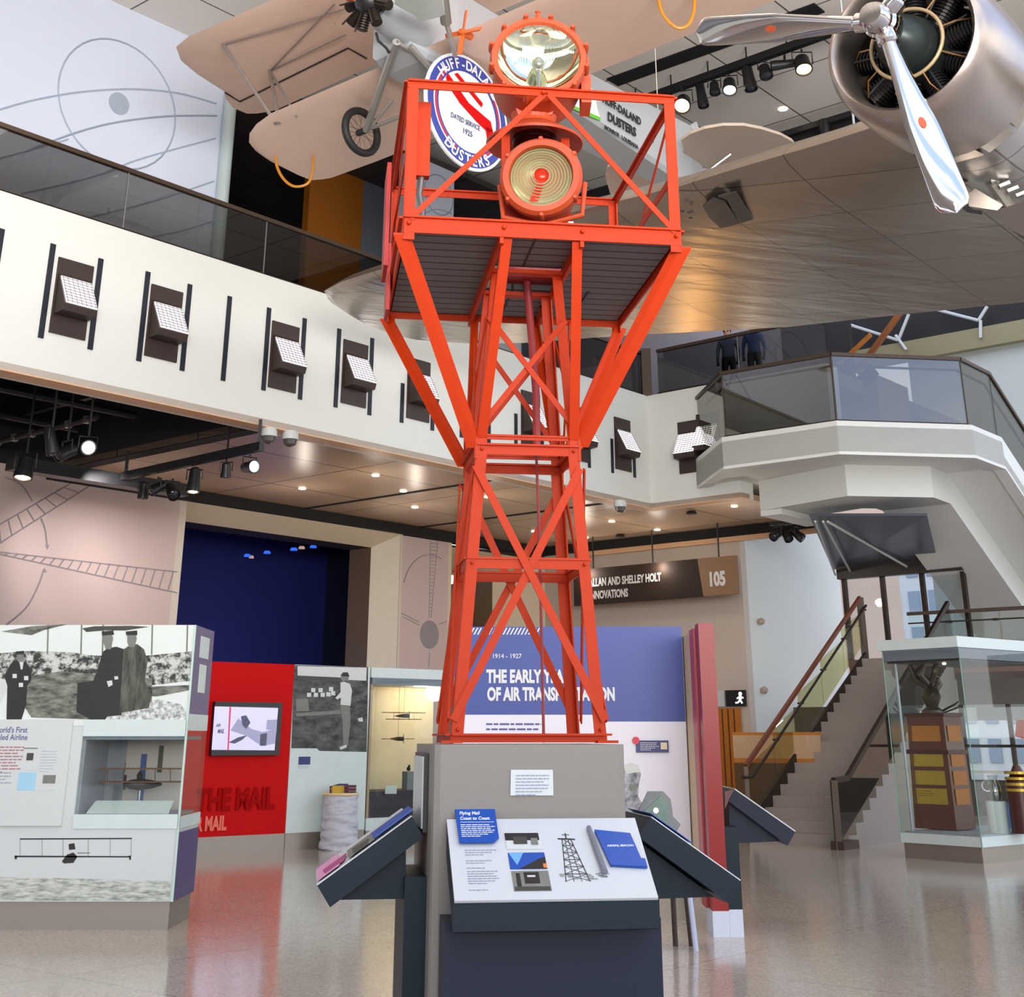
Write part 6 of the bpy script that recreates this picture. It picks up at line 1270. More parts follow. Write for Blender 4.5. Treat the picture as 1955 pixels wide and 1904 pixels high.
# crowd photograph, layered like a print
m = M(); zz = lambda y: SC1(200, y).z
m.use(mat('crowd_white', srgb(222, 228, 222), .5, var=.04, scale=3)); m.prism([V((xl, CY0 - .001, zz(1386))), V((xr, CY0 - .001, zz(1386))), V((xr, CY0 - .001, ztop)), V((xl, CY0 - .001, ztop))], -YD * .003)
L1 = lambda pts, mt, o: (m.use(mt), m.prism([SC1(x, y, -o) for x, y in pts], -YD * .001))
CR = photo_mat('crowd_print', 16, srgb(40, 44, 38), srgb(200, 204, 196), .44, .58, (1, 1, 1.2), 8); GD = photo_mat('ground_print', 7, srgb(48, 50, 40), srgb(150, 152, 140), .35, .7, (1, 1, 3)); SN = photo_mat('flowers_print', 22, srgb(110, 116, 108), srgb(226, 230, 226), .35, .6)
L1([(-20, 1249), (60, 1243), (140, 1246), (180, 1252), (280, 1252), (368, 1244), (366, 1300), (280, 1310), (180, 1300), (-20, 1300)], CR, .0045)
L1([(60, 1290), (120, 1282), (200, 1290), (290, 1295), (290, 1345), (200, 1375), (60, 1370), (40, 1340)], GD, .0055); L1([(270, 1312), (366, 1308), (362, 1318), (300, 1330), (270, 1328)], GD, .0055)
L1([(200, 1365), (270, 1350), (300, 1335), (345, 1345), (355, 1360), (355, 1380), (190, 1384)], SN, .006); L1([(-20, 1290), (20, 1300), (0, 1345), (-20, 1345)], PHL, .0065)
L1([(2, 1206), (60, 1196), (130, 1192), (85, 1203), (60, 1213)], GD, .0055); L1([(157, 1200), (180, 1196), (250, 1195), (285, 1197), (240, 1204), (200, 1204), (165, 1207)], PHD, .0055)
for x in (92, 156, 197, 291, 358): L1([(x - 1.5, 1193), (x + 1.5, 1193), (x, 1250), (x - 3, 1250)], PHM, .005)
# two men in dark coats and a smaller figure at the left
L1([(196, 1245), (186, 1280), (178, 1300), (148, 1304), (146, 1360), (180, 1378), (196, 1382), (205, 1368), (232, 1366), (238, 1240), (222, 1235), (205, 1238)], PHK, .0075)
L1([(236, 1240), (248, 1232), (262, 1230), (275, 1240), (282, 1262), (276, 1300), (290, 1325), (284, 1352), (228, 1362), (232, 1300)], photo_mat('coat_print', 9, srgb(36, 38, 30), srgb(96, 98, 84), .35, .65, (2, 1, .5)), .008)
L1([(197, 1210), (213, 1208), (216, 1220), (214, 1228), (212, 1240), (202, 1240), (197, 1226)], PHM, .0085); L1([(194, 1206), (216, 1204), (218, 1212), (195, 1214)], PHK, .009); L1([(243, 1210), (259, 1209), (261, 1220), (259, 1228), (256, 1236), (247, 1236), (243, 1226)], PHM, .0085); L1([(240, 1206), (262, 1204), (262, 1213), (241, 1213)], PHK, .009)
L1([(204, 1301), (214, 1299), (215, 1308), (207, 1312)], PHL, .009); L1([(218, 1292), (225, 1291), (226, 1297), (219, 1298)], PHL, .009)
L1([(18, 1272), (26, 1262), (50, 1264), (60, 1282), (60, 1298), (52, 1310), (50, 1345), (38, 1384), (12, 1384), (14, 1310), (8, 1290)], PHK, .0075); L1([(32, 1248), (44, 1247), (46, 1258), (43, 1264), (35, 1264), (32, 1257)], PHM, .008); L1([(37, 1264), (45, 1264), (43, 1278), (40, 1279)], PHL, .0085); L1([(30, 1244), (46, 1243), (46, 1249), (31, 1250)], PHK, .0088)
for a, b in ((28, 1291), (50, 1295), (40, 1308)): L1([(a - 4, b - 4), (a + 4, b - 4), (a + 4, b + 4), (a - 4, b + 4)], PHL, .0085)
ph = part(ca, 'crowd_photograph', m, label='black and white crowd photograph')
# text panel
m = M(); rect1(m, -30, 1374, 130, 1577, .0, .03); tp = part(ca, 'text_panel', m, OFFW)
m = M(); o = SC1(128, 1402, -.0315); m.text("World's First", SC1(52, 1399, -.0315), XD, UP, .052, sx=.85, align='RIGHT', bold=.01, depth=.001); m.text('Scheduled Airline', SC1(52, 1413, -.0315), XD, UP, .052, sx=.85, align='RIGHT', bold=.01, depth=.001); part(ca, 'title', m, BINK, parent=tp)
m = M(); m.lines(SC1(-40, 1424, -.031), XD, UP, .45, .24, 9, .35, depth=.001, rag=.2, seed=3); part(ca, 'small_print', m, RINK, parent=tp); m = M(); m.lines(SC1(-40, 1473, -.031), XD, UP, .32, .14, 5, .3, depth=.001, seed=4); m.lines(SC1(80, 1432, -.031), XD, UP, .16, .2, 8, .12, depth=.001, seed=8); part(ca, 'small_print', m, INK, parent=tp)
m = M()
for x0, y0, x1, y1, mt, o in ((46, 1426, 78, 1470, OFFW, .031), (53, 1438, 66, 1452, PHD, .033), (36, 1475, 70, 1509, mat('print_cyan', srgb(160, 205, 228), .5), .031), (78, 1475, 109, 1509, PHL, .031), (84, 1480, 108, 1496, PHM, .033), (48, 1428, 74, 1430, PHM, .033)): m.use(mt); rect1(m, x0, y0, x1, y1, o, .001)
part(ca, 'printed_pictures', m, parent=tp)
# printed biplane and water on the lower body
m = M(); L1([(38, 1601), (252, 1600), (252, 1602.5), (38, 1603.5)], PHK, .001); L1([(28, 1634), (250, 1635), (250, 1637.5), (28, 1637)], PHK, .001); L1([(28, 1634), (33, 1634), (32, 1641), (28, 1641)], PHK, .001); L1([(246, 1634), (250, 1634), (250, 1642), (247, 1642)], PHK, .001)
L1([(131, 1612), (142, 1610), (144, 1622), (132, 1623)], PHK, .001); L1([(118, 1645), (128, 1632), (140, 1628), (148, 1636), (140, 1648), (122, 1649)], PHK, .001); L1([(148, 1628), (172, 1628), (172, 1629.5), (148, 1630)], PHM, .001)
for x in (38, 80, 120, 168, 210, 250): L1([(x, 1602), (x + .8, 1602), (x + .8, 1635), (x, 1635)], PHM, .001)
L1([(-20, 1674), (326, 1682), (324, 1721), (-20, 1720)], photo_mat('water_print', 9, srgb(110, 114, 110), srgb(206, 210, 200), .3, .6, (1, 1, 5), 8), .001); part(ca, 'printed_biplane', m)
# model in the niche
md = thing('model_biplane', 'small brown model flying boat biplane standing in the glass niche of the left display wall', 'model airplane', (SC1(268, 1528).x, CY0 + .4, zs_))
S = surf((0, CY0 + .4, 0), YD); m = M(); 
for y in (1468, 1493): m.ob(S(268, y), XD * .38, YD * .07, UP * .006)
for x in (205, 235, 296, 325): m.tube([S(x, 1468), S(x, 1493)], .004, 5)
part(md, 'wings', m, mat('model_brown', srgb(112, 66, 40), .5))
m = M(); c = S(268, 1498); m.lathe([(.01, -.16), (.04, -.1), (.055, 0), (.035, .12), (.01, .2)], c, (XD + YD * .3), 14); m.lathe([(.02, 0), (.03, .04), (.01, .08)], S(266, 1490), UP, 10); part(md, 'hull', m, mat('model_dark', srgb(52, 40, 34), .4), smooth=True)
m = M(); m.tube([S(268, 1500), V((c.x, c.y, zs_))], .008, 6); part(md, 'stand', m, STEEL)
m = M(); S = surf((0, CY0 + .1, 0), YD); q = [S(165, 1552), S(322, 1552), S(326, 1530), S(176, 1530)]; m.prism([q[0] , q[1], q[2] + YD * .12, q[3] + YD * .12], UP * -.008); o_ = single('case_label', m, OFFW, 'white sloping text label lying in the niche of the left display wall', 'label')

# --- red mail wall
ra_, rb_ = V((-4.67, 21.58, 0)), V((-3.14, 22.85, 0)); RD = (rb_ - ra_).normalized(); RN = V((RD.y, -RD.x, 0)); RN = RN if RN.y > 0 else -RN
SR_ = surf(ra_, RN)
def rr2(mb, x0, y0, x1, y1, off, th, yref=None):
    ym = yref or (y0 + y1) / 2; a, b = SR_(x0, ym), SR_(x1, ym); xm = (x0 + x1) / 2; zt, zb_ = SR_(xm, y0).z, SR_(xm, y1).z
    return mb.prism([q - RN * off for q in (V((a.x, a.y, zb_)), V((b.x, b.y, zb_)), V((b.x, b.y, zt)), V((a.x, a.y, zt)))], -RN * th)
fx = lambda x, y=1430: flat(SR_(x, y)); ZW = 2.68; zp2 = SR_(470, 1595).z
rw = thing('display_wall', 'bright red display wall with a framed screen and the words THE MAIL, left of the pedestal', 'display wall', (fx(318) + fx(553)) / 2)
m = M(); a, b = fx(316), fx(553); m.prism([a, b, b + UP * zp2, a + UP * zp2], RN * .3); part(rw, 'plinth', m, PLINTH); m = M(); m.prism([a + UP * zp2, b + UP * zp2, b + UP * ZW, a + UP * ZW], RN * .35); part(rw, 'red_panel', m, RED)
m = M(); zz_ = SR_(470, 1548).z; k_ = (RD - UP * .0); o = SR_(374, 1548, -.012); m.text('THE MAIL', o, RD, UP, .30, sx=.74, bold=.04, depth=.012); part(rw, 'relief_lettering', m, DRED)
m = M(); m.text('AIR MAIL', SR_(431, 1584, -.012), RD, UP, .19, sx=.62, bold=.045, depth=.004, align='RIGHT'); part(rw, 'salmon_lettering', m, SALMON)
sc_ = thing('wall_screen', 'black framed video screen showing a grey street picture, on the red wall', 'screen', SR_(465, 1443))
m = M(); m.prism([SR_(*p, -.01) for p in ((398, 1443), (527, 1442), (534, 1342), (406, 1340))], -RN * .09); part(sc_, 'frame', m, BLK)
m = M(); LITs = mat('screen_pale', srgb(200, 196, 226), .3, emit=srgb(205, 200, 232), es=.5); LITm = mat('screen_mid', srgb(150, 150, 180), .3, emit=srgb(160, 158, 190), es=.35); LITd = mat('screen_dark', srgb(70, 74, 100), .3, emit=srgb(70, 74, 100), es=.2); LITr = mat('screen_red', srgb(210, 30, 80), .3, emit=srgb(215, 30, 80), es=.4)
def scr(pts, mt, o): m.use(mt); m.prism([SR_(x, y, -o) for x, y in pts], -RN * .002)
scr([(404, 1432), (524, 1433), (531, 1352), (410, 1349)], LITs, .102); scr([(434, 1432), (436.5, 1432), (441, 1350), (438, 1350)], LITr, .105)
scr([(440, 1395), (455, 1372), (480, 1392), (500, 1398), (528, 1392), (525, 1420), (500, 1425), (470, 1405)], LITm, .105); scr([(436, 1418), (455, 1408), (472, 1404), (462, 1413), (448, 1420)], LITd, .108); scr([(460, 1368), (470, 1366), (478, 1380), (470, 1392), (463, 1385)], LITd, .108); scr([(497, 1402), (510, 1400), (508, 1424), (496, 1424)], LITd, .108); scr([(510, 1375), (529, 1374), (528, 1395), (508, 1393)], LITm, .108)
part(sc_, 'display', m)
m = M(); m.text('AIR', SR_(412, 1388, -.105), RD, UP, .045, sx=.8, bold=.02, depth=.002, shear=.3); m.text('MAIL', SR_(415, 1400, -.105), RD, UP, .06, sx=.6, bold=.03, depth=.002, shear=.3); part(sc_, 'screen_title', m, LITd)
# photo and white panel
pw = thing('display_wall', 'white display panel topped by a grey photo of a man sorting mail, right of the red wall', 'display wall', (fx(555) + fx(702)) / 2)
a, b = fx(554), fx(701); zph = SR_(630, 1436).z
m = M(); m.prism([a, b, b + UP * zp2, a + UP * zp2], RN * .3); part(pw, 'plinth', m, PLINTH); m = M(); m.prism([a + UP * zp2, b + UP * zp2, b + UP * ZW, a + UP * ZW], RN * .33); part(pw, 'panel', m, PALEG)
m = M()
def sp2(pts, mt, o): m.use(mt); m.prism([SR_(x, y, -o) for x, y in pts], -RN * .0015)
sp2([(562, 1270), (703, 1274), (700, 1436), (610, 1434), (605, 1429), (556, 1429)], photo_mat('sorting_photo', 5, srgb(26, 27, 27), srgb(104, 106, 104), .35, .75, (1, 1, 2)), .0015)
sp2([(568, 1272), (700, 1275), (699, 1300), (568, 1294)], PHL, .0035); sp2([(568, 1290), (655, 1294), (654, 1302), (568, 1297)], PHD, .005); sp2([(565, 1335), (588, 1334), (590, 1358), (566, 1358)], PHM, .0035); sp2([(566, 1362), (655, 1356), (655, 1363), (566, 1368)], PHM, .004)
for x, y in ((590, 1327), (603, 1327), (616, 1327), (627, 1326), (636, 1324), (598, 1318), (612, 1318), (632, 1316)): sp2([(x - 4, y - 4), (x + 4, y - 4), (x + 4, y + 4), (x - 4, y + 4)], PHL, .005)
sp2([(650, 1303), (657, 1302), (668, 1306), (672, 1318), (669, 1348), (650, 1346), (651, 1332), (644, 1336), (640, 1333), (650, 1322)], PHL, .0055); sp2([(651, 1288), (660, 1284), (667, 1290), (665, 1298), (654, 1302), (651, 1297)], PHM, .0055); sp2([(650, 1290), (655, 1284), (664, 1284), (667, 1292), (655, 1292)], PHK, .006)
sp2([(650, 1347), (668, 1349), (669, 1380), (664, 1425), (655, 1426), (654, 1385)], PHM, .0055); sp2([(648, 1427), (661, 1422), (662, 1427), (650, 1432)], PHL, .006); sp2([(683, 1372), (692, 1370), (693, 1378), (685, 1378)], PHL, .005)
part(pw, 'mail_photograph', m)
m = M(); rr2(m, 570, 1445, 592, 1460, 0, .008); q = part(pw, 'blue_label', m, NAVY); m = M(); rr2(m, 568, 1461, 590, 1468, 0, .003); m2 = M(); part(pw, 'caption_strip', m, mat('pale_caption', srgb(196, 200, 206), .5))
# mail sack
sp_ = fx(626, 1600) - RN * .31; sk = thing('mail_sack', 'tall crumpled grey mail sack filled with parcels standing before the white panel', 'mail sack', sp_)
prof = [(.001, 0)]; 
hs_ = .78; m = M(); nn_ = 48; rings = 60; random.seed(3)
for i in range(rings + 1):
    f = i / rings; z = f * hs_
    for j in range(nn_):
        q = 2 * math.pi * j / nn_; r_ = .285 * (1.02 - .10 * f) * (1 + .11 * noise.noise(V((math.cos(q) * 1.3, math.sin(q) * 1.3, f * 9))) + .06 * noise.noise(V((math.cos(q) * 3, math.sin(q) * 3, f * 22 + 5))) + .02 * math.sin(20 * f + 3 * math.sin(q))); r_ *= .95 if i == 0 else 1; m.v.append((sp_.x + r_ * math.cos(q), sp_.y + r_ * math.sin(q), z))
for i in range(rings):
    for j in range(nn_): m.f.append([i * nn_ + j, i * nn_ + (j + 1) % nn_, (i + 1) * nn_ + (j + 1) % nn_, (i + 1) * nn_ + j]); m.mi.append(0)
m.f.append(list(range(nn_ - 1, -1, -1))); m.mi.append(0); m.f.append([rings * nn_ + j for j in range(nn_)]); m.mi.append(0)
part(sk, 'sack', m, mat('grey_canvas', srgb(196, 198, 206), .8, var=.06, bump=.5, bscale=30), smooth=True)
m = M(); m.tube(circle(sp_ + UP * hs_, XD, YD, .265, 28), .022, 8, closed=True); part(sk, 'rim', m, mat('cream_rim', srgb(226, 204, 160), .7), smooth=True)
zt_ = hs_ + .0
m = M(); m.ob(sp_ + V((-.05, 0, zt_ + .06)), (.09, .02, 0), (-.02, .08, 0), (0, 0, .06)); single('parcel', m, mat('mustard_box', srgb(196, 160, 40), .6), 'mustard yellow parcel in the mouth of the mail sack', 'parcel')
for k in range(3): m = M(); m.ob(sp_ + V((.15, -.02, zt_ + .02 + .045 * k)), (.085, 0, 0), (0, .07, 0), (0, 0, .018)); single('mail_bundle', m, mat('maroon_bundle', srgb(96, 34, 52), .6), ('lowest', 'middle', 'topmost')[k] + ' of the flat maroon mail bundles at the right of the sack mouth', 'mail bundle', 'mail bundles in the sack')
m = M(); m.tube([sp_ + V((-.16, 0, zt_)), sp_ + V((-.17, 0, zt_ + .1)), sp_ + V((-.05, 0, zt_ + .13)), sp_ + V((.0, 0, zt_ + .06))], .014, 6); single('strap_bundle', m, mat('maroon_bundle', (1, 1, 1)), 'dark red strap looping over the yellow parcel in the mail sack', 'strap')
m = M(); m.ob(sp_ + V((.02, .1, zt_ + .09)), (.08, 0, 0), (0, .012, 0), (0, 0, .055)); single('envelope', m, mat('navy_envelope', srgb(60, 60, 110), .6), 'navy bordered envelope standing at the back of the mail sack', 'envelope')
# --- glass wall case
gc = thing('display_case', 'tall glass wall case with hanging model planes, between the white panel and the pedestal', 'display case', (fx(705) + fx(880)) / 2)
a, b = fx(704), fx(890); bk = RN * 1.0
zca, zcb = SR_(780, 1296).z, SR_(780, 1309).z; zf_, zg_ = SR_(780, 1510).z, SR_(780, 1569).z
m = M(); m.prism([a + UP * zca, b + UP * zca, b + UP * ZW, a + UP * ZW], bk); part(gc, 'canopy', m, PALEG); m = M(); m.prism([a + RD * .03 - RN * -.02 + UP * zcb, b + UP * zcb, b + UP * zca, a + RD * .03 + UP * zca], bk * .9); part(gc, 'lamp_box', m, mat('grey_blue_box', (1, 1, 1)))
m = M(); m.prism([a, b, b + UP * .22, a + UP * .22], bk); part(gc, 'plinth', m, PLINTH); m = M(); m.prism([a + UP * .22, b + UP * .22, b + UP * .4, a + UP * .4], bk); part(gc, 'base_band', m, PALEG)
m = M(); m.prism([a + RD * .05 + RN * .1 + UP * .4, b + RN * .1 + UP * .4, b + RN * .1 + UP * (zg_ + .02), a + RD * .05 + RN * .1 + UP * (zg_ + .02)], bk * .85); part(gc, 'lower_front', m, mat('slate_front', srgb(84, 86, 96), .5))
m = M(); m.prism([a + RD * .05 + RN * .08 + UP * zg_, b + RN * .08 + UP * zg_, b + RN * .08 + UP * zf_, a + RD * .05 + RN * .08 + UP * zf_], bk * .86); part(gc, 'shelf_front', m, mat('dark_violet_shelf', srgb(58, 44, 58), .5))
m = M(); m.prism([a + bk + UP * .4, b + bk + UP * .4, b + bk + UP * zcb, a + bk + UP * zcb], -RN * .03); part(gc, 'back_wall', m, mat('warm_cream_back', srgb(236, 208, 168), .6)); m = M(); m.prism([a + UP * .4, a + bk + UP * .4, a + bk + UP * zcb, a + UP * zcb], RD * .04); part(gc, 'side_wall', m, mat('tan_side', srgb(170, 146, 120), .5))
m = M(); m.prism([a + RN * .01 + UP * .4, b + RN * .01 + UP * .4, b + RN * .01 + UP * zca, a + RN * .01 + UP * zca], -RN * .012); part(gc, 'front_glass', m, GLASSC)
for k, (x, y, w_, two, lb) in enumerate(((771, 1367, .42, 1, 'upper brown model biplane hanging in the glass wall case'), (760, 1411, .3, 0, 'lower dark model monoplane hanging in the glass wall case'))):
    S = surf(ra_ + RN * .45, RN); c = S(x, y); t = thing('model_airplane', lb, 'model airplane', c - UP * .05); m = M(); m.ob(c + UP * (.05 if two else 0), RD * w_, RN * .06, UP * .006)
    if two: m.ob(c - UP * .055, RD * w_ * .8, RN * .06, UP * .006); [m.tube([c + RD * w_ * f + UP * .05, c + RD * w_ * f - UP * .055], .003, 4) for f in (-.5, -.2, .2, .5)]
    part(t, 'wings', m, mat('model_brown', (1, 1, 1))); m = M(); m.lathe([(.01, -.15), (.035, -.13), (.035, 0), (.012, .22)], c, RN, 10); m.ob(c + RN * .2, RD * .06, RN * .02, UP * .004); part(t, 'fuselage', m, mat('model_dark', (1, 1, 1)), smooth=True)
    m = M(); m.tube([c, V((c.x, c.y, zcb))], .003, 4); part(t, 'wire', m, BLK)
    m = M(); m.bar(c - RN * .16 - UP * .07, c - RN * .16 + UP * .07, .012, .004, side=RD); part(t, 'propeller', m, BLK)
S = surf(ra_ + RN * .4, RN); pp_ = S(780, 1500); t = thing('small_pedestal', 'small grey block carrying a tiny dark figure in the glass wall case', 'pedestal', V((pp_.x, pp_.y, zf_)))
c0, c1 = S(771, 1500), S(788, 1473); m = M(); ce = (c0 + c1) / 2; m.ob(V((ce.x, ce.y, (zf_ + c1.z) / 2)), RD * .075, RN * .075, UP * (c1.z - zf_) / 2); part(t, 'block', m, mat('mid_grey_block', srgb(130, 132, 136), .5)); m = M(); m.ball(V((ce.x, ce.y, c1.z + .04)), .035, 8); m.ball(V((ce.x + .01, ce.y, c1.z + .085)), .02, 8); part(t, 'figure', m, BLK, smooth=True)
m = M(); S = surf(ra_ + RN * .05, RN); m.prism([S(735, 1516), S(757, 1516), S(758, 1500), S(737, 1500)], RN * .01); single('case_label', m, OFFW, 'small white label standing in the glass wall case', 'label')
S = surf(ra_ + RN * .7, RN); lp = S(830, 1322); m = M(); m.ball(lp, .17, 12, (1, 1, .9)); single('globe_lamp', m, emis('globe_white', (1, .92, .8), 5), 'white glowing globe lamp in the glass wall case left of the tower', 'lamp', smooth=True)
point('case_lamp', tuple(S(790, 1318) - RN * .25), 22, (1, .85, .62), .15)

# --- blue and white display wall behind the tower
YB = 14.25; SB_ = surf((0, YB, 0), YD)
bw = thing('display_wall', 'blue and white display wall headed THE EARLY YEARS OF AIR TRANSPORTATION behind the tower', 'display wall', (0.8, YB + .1, 0))
xa_, xb_ = SB_(866, 1400).x, SB_(1310, 1400).x; ztb = SB_(1100, 1197).z; zbl = SB_(1100, 1365).z; zbl2 = SB_(1250, 1378).z; xm_ = SB_(1143, 1370).x
m = M(); m.box(xa_, xb_, YB, YB + .15, .25, zbl2); m.box(xa_, xm_, YB, YB + .15, zbl2, zbl); part(bw, 'white_panel', m, mat('lilac_white', srgb(228, 226, 234), .5, var=.01))
m = M(); m.box(xa_, xb_, YB, YB + .15, zbl, ztb); m.box(xm_, xb_, YB - .001, YB + .15, zbl2, zbl); part(bw, 'blue_panel', m, BLUEP); m = M(); m.box(xa_, xb_, YB + .02, YB + .13, 0, .25); part(bw, 'plinth', m, PLINTH)
m = M(); m.text('THE EARLY YEARS', SB_(929, 1303, -.004), XD, UP, .122, sx=.655, bold=.045, depth=.003); part(bw, 'white_lettering', m, WINK)
m = M(); m.text('OF AIR TRANSPORTATION', SB_(930, 1337, -.004), XD, UP, .122, sx=.63, bold=.045, depth=.003); part(bw, 'white_lettering', m, WINK)
m = M(); m.text('1914 - 1927', SB_(939, 1257, -.004), XD, UP, .045, sx=1.0, bold=.01, depth=.003)
part(bw, 'white_lettering', m, WINK); m = M()
ys = SB_(0, 1212).z; yt = SB_(0, 1199).z
for k in range(20): x0 = SB_(890, 1205).x + .037 * k; m.add([V((x0, YB - .004, ys)), V((x0 + .014, YB - .004, ys)), V((x0 + .05, YB - .004, yt)), V((x0 + .036, YB - .004, yt))], [(0, 1, 2, 3)])
part(bw, 'stripe_pattern', m, WINK)
m = M(); m.lines(SB_(928, 1378, -.002), XD, UP, .62, .19, 4, .35, depth=.001, seed=9); part(bw, 'small_print', m, BINK)
m = M(); rect1(m, 1214, 1414, 1276, 1437, 0, .02, SB_); lb_2 = part(bw, 'navy_label', m, NAVY); m = M(); rect1(m, 1261, 1418, 1273, 1431, .02, .002, SB_); part(bw, 'label_picture', m, CREAM, parent=lb_2); m = M(); m.lines(SB_(1222, 1417, -.021), XD, UP, .19, .08, 5, .3, depth=.001, seed=12); part(bw, 'label_print', m, WINK, parent=lb_2)
m = M(); m.lathe([(.035, 0), (.035, .01)], SB_(1214, 1414, -.03), YD, 12); part(bw, 'red_marker', m, mat('marker_red', srgb(215, 50, 80), .5), parent=lb_2)
# aviator print on the white part
m = M(); 
def sb3(pts, mt, o): m.use(mt); m.prism([SB_(x, y, -o) for x, y in pts], -YD * .0015)
AV = photo_mat('aviator_print', 11, srgb(60, 62, 66), srgb(190, 192, 196), .35, .65)
sb3([(1190, 1462), (1205, 1456), (1218, 1462), (1224, 1478), (1220, 1495), (1218, 1520), (1240, 1560), (1190, 1600), (1180, 1520)], AV, .002); sb3([(1190, 1462), (1205, 1456), (1218, 1462), (1222, 1474), (1196, 1478)], PHL, .004); sb3([(1200, 1498), (1216, 1498), (1215, 1512), (1202, 1510)], PHM, .004); part(bw, 'aviator_print', m)
wp_ = SW(1340, 572); dv = (wp_ - EYE).normalized(); nn0 = nW.normalized(); rf = dv - nn0 * (2 * dv.dot(nn0)); ul = wp_ + rf * ((wp_.z - 3.2) / -rf.z)
spot('wing_glow_fill', tuple(ul), tuple(wp_), 300, (1, .5, .13), 14, .9, .45)  # added spot without a fixture, set where its glow mirrors in the wing
# --- red column
cl = thing('red_column', 'glossy red upright panel with wooden edge and white foot right of the blue display wall', 'column', (1.86, 13.2, 0))
SCf = surf((0, 13.08, 0), YD); x0, x1 = SCf(1362, 1780).x, SCf(1394, 1780).x; zt_ = SCf(1350, 1190).z; zft = SCf(1378, 1740).z
m = M(); m.box(x0, x1, 13.08, 13.32, zft, zt_); part(cl, 'red_upright', m, REDC)
m = M(); m.box(x0 - .02, x0 + .12, 13.325, 13.62, .2, zt_ - .03); part(cl, 'red_side_panel', m, mat('translucent_red_edge', srgb(176, 60, 66), .4)); m = M(); m.box(x0 + .0, x0 + .1, 13.625, YB + .1, .2, zt_ - .04); part(cl, 'wooden_edge', m, PLY)
m = M(); m.box(x0, x1, 13.08, 13.5, 0, zft); part(cl, 'white_foot', m, mat('cool_white_foot', srgb(206, 212, 226), .4))
m = M(); x2 = SCf(1421, 1780).x; m.box(x1 + .004, x2, 13.1, 13.4, 0, zft + .01); part(cl, 'white_foot', m, mat('cool_white_foot', (1, 1, 1))); m = M(); zsd = SCf(1400, 1580).z; m.box(x1 + .004, x2 , 13.1, 13.4, zft + .012, zsd); part(cl, 'slate_side_box', m, TEAL)
# far right reader behind the column
S = surf((0, 13.45, 0), YD); t = thing('reader_rail', 'slate blue sloping information panel behind the red column, in front of the grey stair', 'information panel', V((x2 + .2, 13.6, 0)))
m = M(); m.prism([S(*p) for p in ((1390, 1530), (1402, 1508), (1518, 1589), (1504, 1615))], YD * .75); part(t, 'tray', m, TEALB)
m = M(); p_, q_ = S(1402, 1508), S(1518, 1589); n_ = V((-(q_ - p_).z, 0, (q_ - p_).x)).normalized(); n_ = n_ if n_.z > 0 else -n_; m.prism([p_ + n_ * .002, q_ + n_ * .002, q_ + n_ * .002 + YD * .75, p_ + n_ * .002 + YD * .75], n_ * .01); part(t, 'graphic_board', m, OFFW)
m = M(); m.prism([S(1394, 1530), S(1396, 1612), S(1492, 1608), S(1478, 1594)], YD * .6); m.v = [(v[0], v[1] + .08, v[2]) for v in m.v]; part(t, 'bracket', m, TEALB)
m = M(); a_ = S(1398, 1612); m.box(x1 + .01, x2 - .01, 13.46, 14.1, .0, a_.z + .1); part(t, 'stand', m, TEALB)
m = M(); m.prism([S(1384, 1512), S(1402, 1508), S(1390, 1532), S(1384, 1545)], YD * .05); part(t, 'end_cap', m, mat('dark_red_cap', srgb(90, 24, 30), .4))
# stool behind the right reader
S = surf((0, 12.2, 0), YD); c = S(1285, 1786); st2 = thing('stool', 'dark stool with pale legs half hidden behind the right information panel', 'stool', V((c.x, 12.4, 0)))
m = M(); m.ob(V((c.x, 12.4, .6)), XD * .22, YD * .2, UP * .03); part(st2, 'seat', m, mat('dark_brown_seat', srgb(56, 40, 32), .5))
for dx in (-.17, .05, .17):
    for dy in (-.15, .15):
        if dx == .05 and dy < 0: continue
        m = M(); p = V((c.x + dx * 1.1, 12.4 + dy, 0)); m.tube([p, V((c.x + dx * .85, 12.4 + dy * .8, .57))], .022, 8); part(st2, 'leg', m, mat('pale_leg', srgb(178, 184, 206), .4) if dy < 0 else mat('dark_brown_seat', (1, 1, 1)))

# --- trophy case at the right
k0, k1 = flat(PZ(1723, 1638, 0)), flat(PZ(1880, 1650, 0)); KD = (k1 - k0).normalized(); KN = V((-KD.y, KD.x, 0)); KN = KN if KN.x > 0 else -KN; KW = 1.32
ks_ = surf(k0, KN); 
def K(u, v, z): return k0 + KD * u + KN * v + UP * z
tc_ = thing('display_case', 'large free standing glass case holding a tall plaque covered trophy, at the right edge', 'display case', K(KW / 2, .9, 0))
m = M(); m.prism([K(.03, .03, 0), K(KW - .03, .03, 0), K(KW - .03, 2.3, 0), K(.03, 2.3, 0)], UP * .2); part(tc_, 'plinth', m, PLINTH)
m = M(); m.prism([K(-.0, 0, .2), K(KW, 0, .2), K(KW, 2.33, .2), K(0, 2.33, .2)], UP * .13); part(tc_, 'base_band', m, PALEG)
ztc = 2.96; m = M(); m.prism([K(-.05, -.05, ztc - .15), K(KW + .02, -.05, ztc - .15), K(KW + .02, 2.4, ztc - .15), K(-.05, 2.4, ztc - .15)], UP * .15); part(tc_, 'canopy', m, PALEG); m = M(); m.prism([K(.0, .0, ztc - .3), K(KW, .0, ztc - .3), K(KW, 2.3, ztc - .3), K(0, 2.3, ztc - .3)], UP * .148); part(tc_, 'lamp_box', m, mat('grey_blue_box', (1, 1, 1)))
m = M(); m.prism([K(.04, .04, ztc - .33), K(KW - .04, .04, ztc - .33), K(KW - .04, 2.2, ztc - .33), K(.04, 2.2, ztc - .33)], UP * .028); part(tc_, 'dark_soffit', m, BLK)
